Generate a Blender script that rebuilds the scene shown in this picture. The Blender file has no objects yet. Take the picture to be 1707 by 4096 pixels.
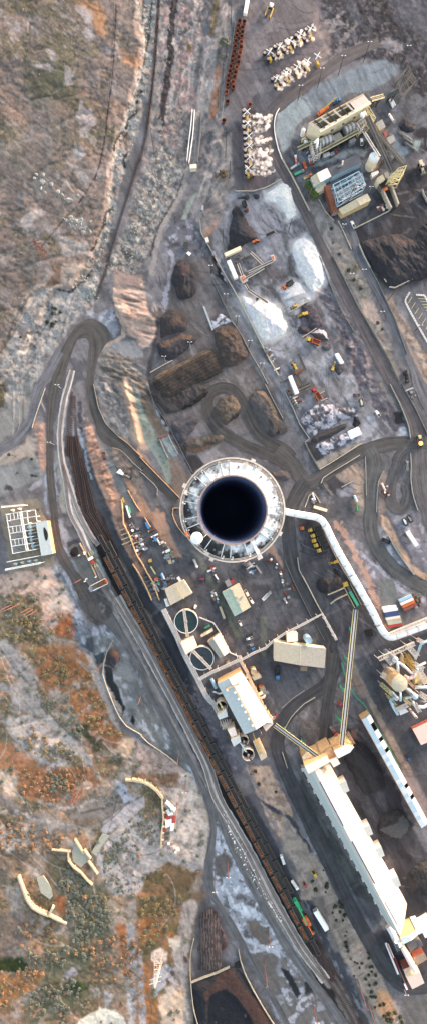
import bpy,bmesh,math,random
import numpy as np
from mathutils import Vector,Matrix
SC=bpy.context.scene
COL=SC.collection
H,K=440.0,0.215
R=math.radians
# camera, sky, sun, exposure
cd=bpy.data.cameras.new('camera');cam=bpy.data.objects.new('camera',cd);COL.objects.link(cam)
cam.location=(0,0,H);cam.rotation_euler=(0,0,0)
cd.sensor_fit='VERTICAL';cd.angle=2*math.atan(2048*K/H)
cd.clip_start=1;cd.clip_end=6000
SC.camera=cam
SC.cycles.volume_bounces=5
SUN_AZ,SUN_EL=46.0,6.0
wd=bpy.data.worlds.new('World');SC.world=wd;wd.use_nodes=True
nt=wd.node_tree
sky=nt.nodes.new('ShaderNodeTexSky');sky.sky_type='NISHITA';sky.sun_disc=False
sky.sun_elevation=R(SUN_EL);sky.sun_rotation=R(90-SUN_AZ)
sky.air_density=1.0;sky.dust_density=3.0;sky.ozone_density=0.6
hs=nt.nodes.new('ShaderNodeHueSaturation');hs.inputs['Saturation'].default_value=0.55
nt.links.new(sky.outputs[0],hs.inputs['Color'])
tint=nt.nodes.new('ShaderNodeMix');tint.data_type='RGBA';tint.blend_type='MULTIPLY'
tint.inputs[0].default_value=1.0;tint.inputs[7].default_value=(0.935,0.99,1.05,1)
nt.links.new(hs.outputs[0],tint.inputs[6])
bg=nt.nodes['Background'];bg.inputs[1].default_value=0.15
nt.links.new(tint.outputs[2],bg.inputs[0])
sl=bpy.data.lights.new('sun','SUN');sl.energy=1.5;sl.angle=R(11);sl.color=(1.0,0.65,0.46)
so=bpy.data.objects.new('sun',sl);COL.objects.link(so)
sd=Vector((math.cos(R(SUN_AZ))*math.cos(R(SUN_EL)),math.sin(R(SUN_AZ))*math.cos(R(SUN_EL)),math.sin(R(SUN_EL))))
so.rotation_euler=sd.to_track_quat('Z','Y').to_euler();so.location=(300,300,500)
vs=SC.view_settings;vs.view_transform='Standard';vs.look='None';vs.gamma=1;vs.use_curve_mapping=False
vs.exposure=2.58
GAIN=np.array((1.70,1.73,1.76))
# coordinates
ORX,TZ=(0,560,1137),1074/570
def _p(s):
 return np.array([[float(a)for a in q.split(',')]for q in s.split()])
def T(c,r,s):return _p(s)/TZ+np.array((ORX[c],512*r))
def V(s):return _p(s)*(1707/1074)
def Z(x,y,k,s):return _p(s)/k+np.array((x,y))
def W(px,py,z=0.0):
 f=K*(H-z)/H
 return Vector(((px-853.5)*f,(2048-py)*f,z))
def WP(pts,z=0.0):return[W(p[0],p[1],z)for p in pts]
# noise
_rt=np.random.RandomState(7).rand(256,256).astype(np.float32)
def vnoise(x,y,s):
 x=x+s*17.31;y=y+s*9.73
 xi=np.floor(x).astype(int);yi=np.floor(y).astype(int)
 fx=(x-xi).astype(np.float32);fy=(y-yi).astype(np.float32)
 fx=fx*fx*(3-2*fx);fy=fy*fy*(3-2*fy)
 a=_rt[xi&255,yi&255];b=_rt[(xi+1)&255,yi&255]
 c=_rt[xi&255,(yi+1)&255];d=_rt[(xi+1)&255,(yi+1)&255]
 return(a*(1-fx)+b*fx)*(1-fy)+(c*(1-fx)+d*fx)*fy
def fbm(x,y,sc,o=4,s=0,ang=0,st=1.0):
 if ang or st!=1.0:
  ca,sa=math.cos(R(ang)),math.sin(R(ang))
  x,y=(x*ca+y*sa)/st,(-x*sa+y*ca)
 t=0;a=.5;n=0;f=1.0/sc
 for i in range(o):
  t=t+a*vnoise(x*f,y*f,s+i*3.7);n+=a;a*=.55;f*=2.03
 return t/n
def sstep(a,b,x):
 t=np.clip((x-a)/(b-a),0,1);return t*t*(3-2*t)
def inpoly(x,y,P):
 ins=np.zeros(x.shape,bool);n=len(P);j=n-1
 for i in range(n):
  xi,yi=P[i];xj,yj=P[j]
  if yi!=yj:
   ins^=((yi>y)!=(yj>y))&(x<(xj-xi)*(y-yi)/(yj-yi)+xi)
  j=i
 return ins
def pldist(x,y,P,closed=False):
 d=np.full(x.shape,1e9,np.float32);n=len(P)
 for i in range(n if closed else n-1):
  ax,ay=P[i];bx,by=P[(i+1)%n];dx,dy=bx-ax,by-ay
  L=dx*dx+dy*dy or 1e-9
  t=np.clip(((x-ax)*dx+(y-ay)*dy)/L,0,1)
  d=np.minimum(d,(x-ax-t*dx)**2+(y-ay-t*dy)**2)
 return np.sqrt(d)
def smooth(P,n=4,closed=False):
 P=np.asarray(P,float);m=len(P)
 if m<3:return P
 out=[]
 for i in range(m if closed else m-1):
  g=(lambda k:P[k%m])if closed else(lambda k:P[min(max(k,0),m-1)])
  a,b,c,d=g(i-1),g(i),g(i+1),g(i+2)
  for k in range(n):
   t=k/n
   out.append(.5*(2*b+(c-a)*t+(2*a-5*b+4*c-d)*t*t+(3*b-a-3*c+d)*t**3))
 if not closed:out.append(P[-1])
 return np.array(out)
def resample(P,n):
 P=np.asarray(P,float);s=np.r_[0,np.cumsum(np.hypot(*np.diff(P,axis=0).T))]
 t=np.linspace(0,s[-1],n)
 return np.stack([np.interp(t,s,P[:,0]),np.interp(t,s,P[:,1])],1)
def plen(P):return float(np.hypot(*np.diff(np.asarray(P),axis=0).T).sum())
def lin(c):
 c=np.asarray(c,float)/255
 return np.where(c<=.04045,c/12.92,((c+.055)/1.055)**2.4)
def alb(c):
 c=np.clip((110+(np.asarray(c,float)-110)*1.14)*(1.0,1.0,1.015),20,252)
 return np.clip(lin(c)/GAIN,.004,.9)
 # materials
def _mat(name):
 m=bpy.data.materials.new(name);m.use_nodes=True
 n=m.node_tree.nodes;return m,n,m.node_tree.links,n['Principled BSDF']
def mat(name,rgb,rough=.7,metal=0,var=.18,sc=.5,bump=0.0,rust=None,rthr=.6,stretch=(1,1,1),srgb=True):
 """rgb: the thing's own colour (sRGB 0-255); var: grime variation; rust: second colour in patches"""
 m,n,L,b=_mat(name)
 c=lin(rgb)if srgb else np.asarray(rgb)
 tc=n.new('ShaderNodeTexCoord');mp=n.new('ShaderNodeMapping');mp.inputs['Scale'].default_value=stretch
 L.new(tc.outputs['Object'],mp.inputs[0])
 nz=n.new('ShaderNodeTexNoise');nz.inputs['Scale'].default_value=sc;nz.inputs['Detail'].default_value=6
 nz.inputs['Roughness'].default_value=.65;L.new(mp.outputs[0],nz.inputs['Vector'])
 cr=n.new('ShaderNodeValToRGB');L.new(nz.outputs[0],cr.inputs[0])
 e=cr.color_ramp.elements;e[0].position=.3;e[1].position=.7
 e[0].color=(*np.clip(c*(1-var),0,1),1);e[1].color=(*np.clip(c*(1+var),0,.92),1)
 out=cr.outputs[0]
 if rust is not None:
  n2=n.new('ShaderNodeTexNoise');n2.inputs['Scale'].default_value=sc*1.7;n2.inputs['Detail'].default_value=8
  n2.inputs['Roughness'].default_value=.7;L.new(tc.outputs['Object'],n2.inputs['Vector'])
  r2=n.new('ShaderNodeValToRGB');L.new(n2.outputs[0],r2.inputs[0])
  r2.color_ramp.elements[0].position=rthr-.06;r2.color_ramp.elements[1].position=rthr+.06
  mx=n.new('ShaderNodeMix');mx.data_type='RGBA';L.new(r2.outputs[0],mx.inputs[0]);L.new(out,mx.inputs[6])
  mx.inputs[7].default_value=(*lin(rust),1);out=mx.outputs[2]
 L.new(out,b.inputs['Base Color']);b.inputs['Roughness'].default_value=rough;b.inputs['Metallic'].default_value=metal
 if bump:
  bp=n.new('ShaderNodeBump');bp.inputs['Strength'].default_value=bump;bp.inputs['Distance'].default_value=.2
  L.new(nz.outputs[0],bp.inputs['Height']);L.new(bp.outputs[0],b.inputs['Normal'])
 return m
 # mesh builder and scene tree
class MB:
 def __init__(s):s.v=[];s.f=[]
 def add(s,v,f):
  o=len(s.v);s.v+=[tuple(p)for p in v];s.f+=[tuple(i+o for i in q)for q in f];return s
 def box(s,c,d,rz=0,tilt=0):
  x,y,z=d[0]/2,d[1]/2,d[2]/2
  m=Matrix.Translation(c)@Matrix.Rotation(rz,4,'Z')@Matrix.Rotation(tilt,4,'Y')
  P=[m@Vector((a*x,b*y,k*z))for k in(-1,1)for b in(-1,1)for a in(-1,1)]
  return s.add(P,[(0,2,3,1),(4,5,7,6),(0,1,5,4),(2,6,7,3),(0,4,6,2),(1,3,7,5)])
 def prism(s,poly,z0,z1,taper=None):
  n=len(poly);a=sum(poly[i][0]*poly[(i+1)%n][1]-poly[(i+1)%n][0]*poly[i][1]for i in range(n))
  if a<0:poly=poly[::-1]
  zz=z1 if hasattr(z1,'__len__')else[z1]*n
  if a<0 and hasattr(z1,'__len__'):zz=list(zz)[::-1]
  P=[(p[0],p[1],z0)for p in poly]+[(p[0],p[1],zz[i])for i,p in enumerate(poly)]
  F=[tuple(range(n))[::-1],tuple(range(n,2*n))]+[(i,(i+1)%n,n+(i+1)%n,n+i)for i in range(n)]
  return s.add(P,F)
 def pxp(s,px,z1,z0=0.0):return s.prism([tuple(W(p[0],p[1],z1)[:2])for p in px],z0,z1)
 def beam(s,p,q,w=.3,h=None):
  p,q=Vector(p),Vector(q);h=h or w;d=q-p
  if d.length<1e-6:return s
  d.normalize();u=d.cross(Vector((0,0,1)))
  if u.length<.01:u=Vector((1,0,0))
  u.normalize();t=u.cross(d);a,b=u*w/2,t*h/2
  P=[p-a-b,p+a-b,p+a+b,p-a+b,q-a-b,q+a-b,q+a+b,q-a+b]
  return s.add(P,[(0,1,2,3),(7,6,5,4),(0,4,5,1),(1,5,6,2),(2,6,7,3),(3,7,4,0)])
 def tube(s,pts,r,n=10,cap=True):
  pts=[Vector(p)for p in pts];m=len(pts);rr=r if hasattr(r,'__len__')else[r]*m
  base=len(s.v);ref=None;V_=[];F=[]
  for i in range(m):
   d=(pts[min(i+1,m-1)]-pts[max(i-1,0)]).normalized()
   if ref is None:
    ref=d.cross(Vector((0,0,1)))
    if ref.length<.05:ref=Vector((1,0,0))
   ref=(ref-d*ref.dot(d)).normalized();t=d.cross(ref)
   for k in range(n):
    a=2*math.pi*k/n;V_.append(pts[i]+(ref*math.cos(a)+t*math.sin(a))*rr[i])
  for i in range(m-1):
   for k in range(n):
    F.append((i*n+k,(i+1)*n+k,(i+1)*n+(k+1)%n,i*n+(k+1)%n))
  if cap:F+=[tuple(range(n)),tuple(range((m-1)*n,m*n))[::-1]]
  return s.add(V_,F)
 def lathe(s,c,prof,n=24,a0=0):
  c=Vector(c);V_=[];F=[]
  for r,z in prof:
   for k in range(n):
    a=a0+2*math.pi*k/n;V_.append(c+Vector((r*math.cos(a),r*math.sin(a),z)))
  m=len(prof)
  for i in range(m-1):
   for k in range(n):F.append((i*n+k,i*n+(k+1)%n,(i+1)*n+(k+1)%n,(i+1)*n+k))
  s.add(V_,F);return s
 def cyl(s,c,r,h,n=16,r2=None):
  r2=r if r2 is None else r2
  return s.lathe(c,[(0.01,0),(r,0),(r2,h),(0.01,h)],n)
 def quad(s,*p):return s.add(p,[tuple(range(len(p)))])
def root_of(o):
 while o.parent:o=o.parent
 return o
def link(o,parent=None):
 COL.objects.link(o)
 if parent:o.parent=parent
 return o
def thing(name,label,cat,loc=(0,0,0),rz=0,group=None):
 o=bpy.data.objects.new(name,None);o.location=loc;o.rotation_euler=(0,0,rz);o.empty_display_size=.5
 o['label']=label;o['category']=cat
 if group:o['group']=group
 return link(o)
def ob(name,mb,m,parent=None,local=False,shade=False,loc=None):
 """one mesh object; world coordinates unless local, made relative to the root thing"""
 off=Vector((0,0,0))
 if parent is not None and not local:off=Vector(root_of(parent).location)
 elif loc is not None and not local:off=Vector(loc)
 me=bpy.data.meshes.new(name)
 me.from_pydata([(p[0]-off.x,p[1]-off.y,p[2]-off.z)for p in mb.v],[],mb.f);me.materials.append(m)
 if shade:me.shade_smooth()
 o=bpy.data.objects.new(name,me)
 if parent is None and loc is not None:o.location=loc
 return link(o,parent)
def tag(o,label,cat,group=None):
 o['label']=label;o['category']=cat
 if group:o['group']=group
 return o
def kind(o,k):o['kind']=k;return o
def dup(o,loc=None,rz=None,label=None,group=None,parent=None,scale=None):
 c=o.copy();COL.objects.link(c)
 if parent:c.parent=parent
 if loc is not None:c.location=loc
 if rz is not None:c.rotation_euler=(0,0,rz)
 if scale is not None:c.scale=scale if hasattr(scale,'__len__')else(scale,)*3
 if label:c['label']=label
 if group:c['group']=group
 for ch in list(o.children):dup(ch,parent=c)
 return c
RND=random.Random(3)
_O='first second third fourth fifth sixth seventh eighth ninth tenth eleventh twelfth thirteenth fourteenth fifteenth sixteenth seventeenth eighteenth nineteenth twentieth'.split()
def nth(i):return _O[i]if i<20 else 'twenty-'+_O[i-20]
# the ground: height and base colour, built on one grid; pink soils hold painted sunlight
ST=4;GX=np.arange(-220,1932,ST);GY=np.arange(-220,4320,ST)
PX,PY=np.meshgrid(GX,GY);PX=PX.astype(np.float32);PY=PY.astype(np.float32)
ALB=np.zeros(PX.shape+(3,),np.float32);HZ=np.zeros(PX.shape,np.float32);RGH=np.full(PX.shape,.05,np.float32)
n1=fbm(PX,PY,140,5,1)
ALB[:]=alb((116,115,118));
def win(P,pad):
 x0,y0=P.min(0)-pad;x1,y1=P.max(0)+pad
 i0=max(int((x0-GX[0])/ST),0);i1=min(int((x1-GX[0])/ST)+2,len(GX))
 j0=max(int((y0-GY[0])/ST),0);j1=min(int((y1-GY[0])/ST)+2,len(GY))
 return np.s_[j0:j1,i0:i1]
_sd=[0]
def mask(P,edge=8,soft=6):
 w=win(P,edge+soft+6);_sd[0]+=1
 x,y=PX[w],PY[w]
 if x.size==0:return w,x
 if edge:
  x=x+(fbm(x,y,26,4,_sd[0])-.5)*edge*4;y=y+(fbm(PX[w],y,26,4,_sd[0]+50)-.5)*edge*4
 m=inpoly(x,y,P).astype(np.float32)
 if soft:
  d=pldist(x,y,P,True);m=np.where(m>0,.5+.5*np.minimum(d/soft,1),.5-.5*np.minimum(d/soft,1))
 return w,m
def put(w,m,rgb):
 m=m[...,None];ALB[w]=ALB[w]*(1-m)+alb(rgb)*m
def fill(P,rgb,edge=7,soft=5,a=1.0,rough=None):
 w,m=mask(P,edge,soft)
 if m.size==0:return
 put(w,m*a,rgb)
 if rough is not None:RGH[w]=RGH[w]*(1-m)+rough*m
def patch(P,rgb,sc=60,thr=.5,a=1.0,sharp=.07,ang=0,st=1.0,oct=5,soft=20):
 w,m=mask(P,6,soft);_sd[0]+=1
 if m.size==0:return
 n=fbm(PX[w],PY[w],sc,oct,_sd[0],ang,st);put(w,m*sstep(thr-sharp,thr+sharp,n)*a,rgb)
def line(P,wd,rgb,a=1.0,edge=2,soft=2):
 w=win(P,wd+edge*3+6);_sd[0]+=1;x,y=PX[w],PY[w]
 if x.size==0:return
 d=pldist(x,y,P)+(fbm(x,y,14,3,_sd[0])-.5)*edge*4
 put(w,a*(1-sstep(wd/2-soft,wd/2+soft,d)),rgb)
def relief(P,amp,sc,ang=0,st=1.0,soft=30,oct=4,ridge=False):
 w,m=mask(P,4,soft);_sd[0]+=1
 if m.size==0:return
 n=fbm(PX[w],PY[w],sc,oct,_sd[0],ang,st)-.5
 if ridge:n=.5-np.abs(n)*2.5
 HZ[w]+=m*n*amp
def raise_(P,h,soft=30,edge=6):
 w,m=mask(P,edge,soft)
 if m.size:HZ[w]+=m*h
def berm(P,wd,h):
 w=win(P,wd*2+6);x,y=PX[w],PY[w]
 if x.size==0:return
 d=pldist(x,y,P)+(fbm(x,y,30,3,wd)-.5)*wd*.5;HZ[w]+=h*np.exp(-(d/(wd*.5))**2)
ALL=np.array([(-220,-220),(1930,-220),(1930,4318),(-220,4318)],float)
patch(ALL,(138,137,141),150,.55,.7);patch(ALL,(96,96,100),110,.58,.7);patch(ALL,(160,158,162),45,.66,.4)
# upper-left hillside, cliff band and gullied slopes
HU=V("-130,-130 352,-130 352,0 345,60 362,110 348,180 330,260 300,330 280,420 270,530 240,620 180,720 130,740 60,880 -20,990 -130,990")
fill(HU,(144,131,125),10,8,rough=.11)
patch(HU,(158,132,116),110,.54,.6,ang=30,st=2);patch(HU,(112,108,84),90,.55,.7);patch(HU,(118,110,106),70,.58,.5)
patch(HU,(172,163,162),38,.66,.75,ang=40,st=2.4);patch(HU,(92,86,74),9,.6,.45,oct=3);patch(HU,(168,152,140),7,.66,.45,oct=2)
HD=V("-130,220 120,200 190,330 150,420 230,500 150,620 90,720 -130,860")
patch(HD,(112,108,105),120,.42,.65,soft=60);patch(HD,(150,145,143),34,.63,.5,ang=-50,st=2)
patch(V("60,150 200,160 200,260 90,260"),(96,98,76),60,.4,.7,soft=40)
for s in("560,30 640,40 720,110 700,180 720,280 640,280 620,240 660,190 610,120 560,70","590,740 690,840 740,910 690,960 600,940 580,880 600,800","350,370 410,380 430,470 380,440","490,500 560,560 540,630 490,640","260,480 390,490 400,540 300,520","480,330 510,340 500,365"):
 fill(T(0,0,s),(182,172,170),8,4,.85)
for s in("600,10 660,-10 690,60 640,90 600,60","570,110 650,150 640,200 590,250 520,220 560,170","440,340 520,420 560,490 480,430","150,680 230,610 320,600 330,650 250,700 220,770 180,770","530,690 610,680 680,760 640,790 540,760","500,250 590,300 690,390 640,410 560,340","460,820 560,850 680,860 690,965 470,965"):
 fill(T(0,1,s),(174,168,165),9,5,.8)
fill(T(0,0,"560,-5 740,-5 800,100 800,240 740,270 700,200 720,120"),(176,136,104),9,10,.8)
fill(T(0,0,"900,350 1060,440 1074,560 1000,500 930,470"),(176,138,110),9,10,.8)
line(T(0,0,"880,-200 878,0 872,200 850,580 820,800 800,965"),4.5,(70,60,58))
line(T(0,0,"862,-200 860,0 858,200 838,560 808,800"),2.5,(95,85,80),.7)
line(T(0,1,"808,-20 780,150 750,280 720,370 640,500 580,590 500,670 400,790 320,890"),4.5,(72,64,62))
line(T(0,1,"780,340 720,470 640,560 560,640 500,690"),7,(140,130,124),.6)
CB=V("352,-130 406,-130 400,0 385,130 378,190 352,300 345,340 318,410 300,470 285,560 262,640 243,720 232,780 200,760 180,720 240,620 270,530 280,420 300,330 330,260 348,180 362,110 345,60")
fill(CB,(166,163,158),8,4,rough=.4)
patch(CB,(96,94,92),16,.58,.8,oct=4);patch(CB,(200,196,190),22,.62,.6);patch(CB,(150,120,105),50,.62,.6)
for t,s in((0,"1074,690 1040,740 1030,850 970,900 950,970"),(1,"920,20 870,110 860,170"),(1,"960,40 930,100"),(1,"960,190 935,240 940,290"),(1,"845,600 800,640 790,720 740,820 720,890 690,920")):
 line(T(0,t,s),7,(52,50,50),.9,4)
line(T(1,0,"90,20 80,120 70,280 40,400 30,520"),6,(58,56,56),.8,4)
raise_(HU,4,14,4);relief(HU,2.5,200,oct=3);relief(HU,.45,40,35,2.5)
relief(CB,2.4,42,oct=5)
# light ground between the hillside and the loop road
LG=T(0,2,"200,270 380,235 560,270 600,210 720,60 760,200 740,330 640,390 560,500 430,690 330,860 275,965 240,1100 -200,1100 -200,965 0,840 60,600")
fill(LG,(164,162,160),8,8,rough=.15);patch(LG,(120,117,115),60,.55,.7);patch(LG,(186,182,178),30,.6,.6);patch(LG,(88,86,84),8,.68,.6,oct=2)
fill(T(0,2,"380,150 430,60 480,60 470,190 420,230 350,210"),(132,110,98),6,5)
fill(T(0,2,"480,60 720,50 640,190 570,240 500,250 400,230 470,190"),(166,155,146),6,5)
patch(T(0,2,"140,560 280,520 300,650 180,700"),(90,84,82),20,.42,.8)
for x,y in((350,400),(410,390),(400,430),(455,420),(360,500),(395,510),(390,530),(160,610)):line(T(0,2,"%d,%d %d,%d"%(x,y,x+12,y+6)),12,(80,80,76),.8,4)
line(T(0,2,"400,130 230,290 150,420 85,570 30,720 -20,830"),20,(160,150,142),.9,4,4);line(T(0,2,"210,310 130,450 70,590 10,730"),12,(104,94,86),.9,5,4)
line(T(0,2,"240,320 170,430 110,640 60,740 20,860"),8,(176,168,160),.9,4,3)
line(T(0,2,"380,235 470,260 540,275 580,230 640,190 720,70"),6,(70,68,66),.9,4)
relief(LG,3,60)
# slopes between the upper rail line and the slag pad
SU=T(1,0,"150,-200 480,-200 470,0 420,500 400,840 380,1200 340,1230 180,1400 30,1900 -150,1900 -60,1500 60,1100 110,700")
fill(SU,(152,142,139),8,6,rough=.25);patch(SU,(180,150,146),70,.52,.8);patch(SU,(128,121,120),26,.56,.7,ang=-55,st=4);patch(SU,(184,180,176),18,.62,.6,ang=-55,st=3);patch(SU,(100,96,94),8,.66,.6,oct=2)
relief(SU,1.3,26,-55,4,ridge=True);relief(SU,1,90)
line(T(1,0,"145,-200 140,0 105,560 50,970"),8,(84,66,64));line(T(1,0,"180,-200 165,0 130,560 90,965"),16,(150,146,142),.8,4)
line(T(1,0,"265,-200 262,0 245,120 225,330 240,390 215,500 200,650 175,830 150,970"),24,(68,63,66),.95,5)
line(T(1,1,"150,-40 110,60 70,250 30,420 -20,520"),26,(150,146,145),.9,6)
fill(T(1,0,"500,290 590,280 560,600 480,965 400,1100 400,960 450,600"),(168,163,161),6,5);patch(T(1,0,"480,290 600,280 560,900 440,965"),(126,120,120),20,.55,.8,ang=-50,st=4)
line(T(1,0,"470,-50 450,200 420,420 390,640"),8,(180,176,174),.8,6);fill(T(1,0,"555,-20 610,-20 560,270 520,270"),(112,104,84),7,6)
fill(T(1,0,"585,460 612,560 580,800 550,900 530,880 570,600"),(164,124,100),6,6);fill(T(1,0,"600,-10 700,60 690,400 640,600 615,900 590,900 610,500 590,200"),(154,146,143),6,6)
patch(T(1,0,"600,-10 700,60 690,400 640,600 615,900 530,900 610,500 590,200"),(190,186,184),24,.58,.7);relief(T(1,0,"400,0 690,0 600,965 400,965"),2.4,24,-55,4,ridge=True)
SR=T(1,1,"0,430 60,300 140,100 340,250 360,290 320,340 310,450 240,590 120,760 60,965 -40,1100 -300,1100 -120,800")
fill(SR,(146,141,137),6,6,rough=.35);patch(SR,(108,104,102),14,.55,.8);patch(SR,(190,186,180),12,.6,.8,oct=3);relief(SR,1.2,34,oct=5)
line(T(1,1,"345,300 320,400 280,520 200,640 130,770 80,960"),8,(74,72,74),.9,3);line(T(1,1,"365,310 335,420 300,520 220,650 150,780 110,960 90,1100"),20,(160,154,150),.9,5)
fill(T(1,1,"420,500 400,500 330,640 310,690 345,690"),(158,164,158),2,2)
line(T(1,1,"590,-30 575,150 530,320 480,470 440,600 420,700"),40,(154,148,146),.9,6,8);line(T(1,1,"560,200 520,330 470,480"),6,(110,105,105),.6,3)
fill(T(1,1,"620,60 690,40 700,400 640,620 560,700 480,800 470,740 560,480 600,300"),(150,142,138),8,6);patch(T(1,1,"470,380 700,60 700,400 640,620 480,800"),(184,176,170),20,.55,.8,ang=-50,st=3);relief(T(1,1,"430,0 690,0 660,640 480,800"),2.5,22,-50,3,ridge=True)
fill(T(1,1,"480,780 640,640 690,700 560,790 500,830"),(168,138,122),5,5)
BC=T(1,1,"210,720 420,680 450,800 530,970 560,1100 230,1100 190,900");fill(BC,(116,117,124),6,6);patch(BC,(176,178,190),22,.56,.85,oct=4);patch(BC,(74,74,80),24,.62,.8)
line(T(1,1,"340,640 370,560 420,500"),14,(150,160,150),.8,2)
# stockyard floor and the roads' edges
SY=T(1,2,"160,965 185,400 215,60 380,-20 520,40 560,400 640,420 830,760 1000,965 1074,1300 700,1300 200,1300 60,1100")
fill(SY,(120,115,115),5,8,rough=.04);patch(SY,(140,136,137),40,.56,.7,ang=60,st=3);patch(SY,(100,97,97),30,.58,.6,ang=60,st=3)
line(T(1,2,"235,-20 250,60 225,150 200,280 190,400 170,520"),12,(178,180,192),.8,8)
fill(T(1,2,"140,390 170,400 135,620 65,965 30,1000 30,965 105,600"),(84,82,86),3,4)
fill(T(1,2,"-20,390 40,400 100,480 100,620 40,690 -20,730"),(196,172,160),6,5)
PK=T(0,2,"860,280 1074,200 1110,400 1170,480 1170,610 1110,680 1074,640 960,590 930,520 880,400");fill(PK,(202,178,164),6,5,rough=.1)  # pink here is low sunlight painted on tan soil
patch(PK,(150,128,118),14,.56,.7,ang=15,st=5);relief(PK,3.0,22,15,5,ridge=True);berm(T(0,2,"900,420 980,480 1074,440 1150,450"),60,3)
fill(T(0,2,"860,100 1074,150 1074,200 860,280"),(164,146,138),6,6);fill(T(0,2,"750,710 900,640 1010,640 1074,700 1074,760 1000,780 850,720"),(150,152,155),4,4)
SM=T(0,2,"740,720 850,720 1000,800 1074,850 1120,1000 1074,1200 960,1200 740,1100");fill(SM,(136,131,126),6,6);patch(SM,(96,90,86),18,.56,.8,ang=20,st=3);patch(SM,(180,168,158),18,.62,.7,ang=20,st=3);relief(SM,3,24,20,3,ridge=True)
line(T(0,2,"865,250 870,330 890,440 930,520 930,600 880,640 790,680 750,710"),14,(190,172,158),.9,3)
fill(T(0,2,"660,430 850,410 880,480 900,560 860,620 800,530 720,480"),(150,156,168),8,6,.8);patch(T(0,2,"650,420 880,410 880,540 800,540"),(205,206,212),16,.58,.9)
fill(T(1,2,"540,-20 590,30 640,170 720,300 800,430 880,600 1000,800 1080,940 1040,965 960,800 820,560 700,330 620,190 530,110"),(96,92,93),3,4)
fill(T(1,2,"540,-20 590,50 690,260 780,400 760,420 640,200 540,120"),(56,51,52),4,4)
line(T(1,2,"560,-20 640,150 720,320 790,400 850,520 920,660 1030,880"),12,(188,186,196),.85,7)
patch(T(1,2,"530,60 640,130 830,560 1000,965 940,965 700,560"),(170,166,168),20,.62,.6,ang=60,st=4)
# white product yard
WY=V("585,480 740,470 830,720 845,760 930,1010 1000,1080 930,1130 800,1180 730,1050 640,870 590,770 560,660 530,600");fill(WY,(142,143,148),6,8);patch(WY,(176,178,186),40,.54,.8);patch(WY,(100,99,104),36,.57,.8,ang=60,st=2)
fill(T(1,1,"640,520 960,490 1074,620 1074,900 900,830 700,600"),(160,160,167),6,6)
line(T(1,1,"1074,820 1000,740 900,690 880,640 920,590 990,600 1030,660 1060,750"),4,(96,95,98),.8,2);line(T(1,1,"1040,790 940,720 895,650 930,610 985,620 1010,680"),4,(100,98,102),.8,2)
line(Z(890,960,2.685,"700,40 740,250 720,370 800,380 850,450 920,560 980,660 1060,800"),20,(92,90,92),.8,6);line(Z(890,960,2.685,"700,380 600,400 480,520 470,600 560,680 640,760 680,900"),12,(96,95,98),.7,6)
patch(Z(890,960,2.685,"420,300 620,260 660,420 520,480 430,430"),(112,102,104),30,.4,.8)
# slag pot pads
PD=V("600,60 700,-60 800,40 830,100 800,130 700,260 680,300 700,450 640,480 590,470 600,300 565,240");fill(PD,(128,122,124),4,6,rough=.03);patch(PD,(110,105,108),40,.54,.8,ang=70,st=4);patch(PD,(150,143,144),50,.58,.8)
fill(T(1,1,"690,-40 760,-40 780,380 880,370 1050,370 960,450 720,480 690,200"),(110,104,107),3,5)
patch(V("640,150 830,60 830,110 660,180"),(92,88,90),26,.5,.7);patch(V("620,280 670,280 680,450 610,450"),(96,90,92),26,.5,.7)
# upper-right slag field and quarry plant
DK=V("800,-130 1210,-130 1210,340 1030,260 1010,170 930,145 850,160 800,60");fill(DK,(68,69,76),8,8,rough=.15);patch(DK,(112,112,120),26,.56,.7);patch(DK,(62,61,66),60,.55,.8);patch(DK,(130,124,126),10,.64,.6,oct=3)
fill(V("940,-130 1210,-130 1210,140 1074,100 1000,50"),(98,99,107),14,20,.9)
for s in("440,90 380,160 270,180","470,190 400,170 340,230","330,380 430,300 500,230 540,180","420,380 500,380 560,330","680,360 760,310 860,330 880,370 800,400","300,480 400,410 430,300"):
 line(T(2,0,s),13,(158,151,152),.8,9)
fill(T(2,0,"700,340 790,270 880,350 870,390 760,370"),(150,146,150),12,8,.8)
fill(T(2,0,"-30,-40 250,-60 330,340 280,480 120,560 -40,600"),(130,123,125),6,8);patch(T(2,0,"200,20 300,60 360,420 280,480 220,300"),(178,160,152),40,.5,.7)
WL=T(2,0,"120,740 250,640 400,570 580,490 730,450 870,500 830,560 770,620 640,690 480,700 330,800 190,890 140,850");fill(WL,(140,150,158),5,4,rough=.03);patch(WL,(112,120,128),30,.6,.6,ang=80,st=4)
fill(V("757,238 700,280 693,330 712,385 745,375 740,320 790,275"),(158,170,174),4,4)
fill(T(2,0,"840,800 960,690 1074,750 1200,800 1200,1100 1000,1000 900,900"),(124,126,131),6,5);patch(T(2,0,"840,800 960,690 1200,800 1200,1100 900,900"),(94,95,100),14,.54,.8,ang=-40,st=4)
PF=V("715,385 760,300 1000,200 1035,250 1050,350 1000,420 970,500 900,545 800,540 740,470");fill(PF,(112,114,120),6,6);patch(PF,(146,149,154),34,.57,.8);patch(PF,(78,78,84),40,.6,.7)
fill(T(2,1,"400,190 480,160 620,170 600,230 520,190 330,260 200,300 190,270"),(164,170,170),5,5);fill(T(2,1,"820,60 930,180 900,230 800,220 780,120"),(150,158,164),6,5)
fill(T(2,1,"980,90 1030,95 1000,175 970,165"),(160,178,172),3,2);fill(T(2,1,"1000,20 1074,0 1074,180 1030,190 1040,90 980,80"),(58,58,64),8,6)
CY=V("880,590 1000,430 1210,380 1210,640 1070,650 990,722 960,710 905,620");fill(CY,(68,67,72),8,8);patch(CY,(106,104,109),44,.6,.6,ang=60,st=3);patch(CY,(60,59,63),40,.57,.7)
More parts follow.
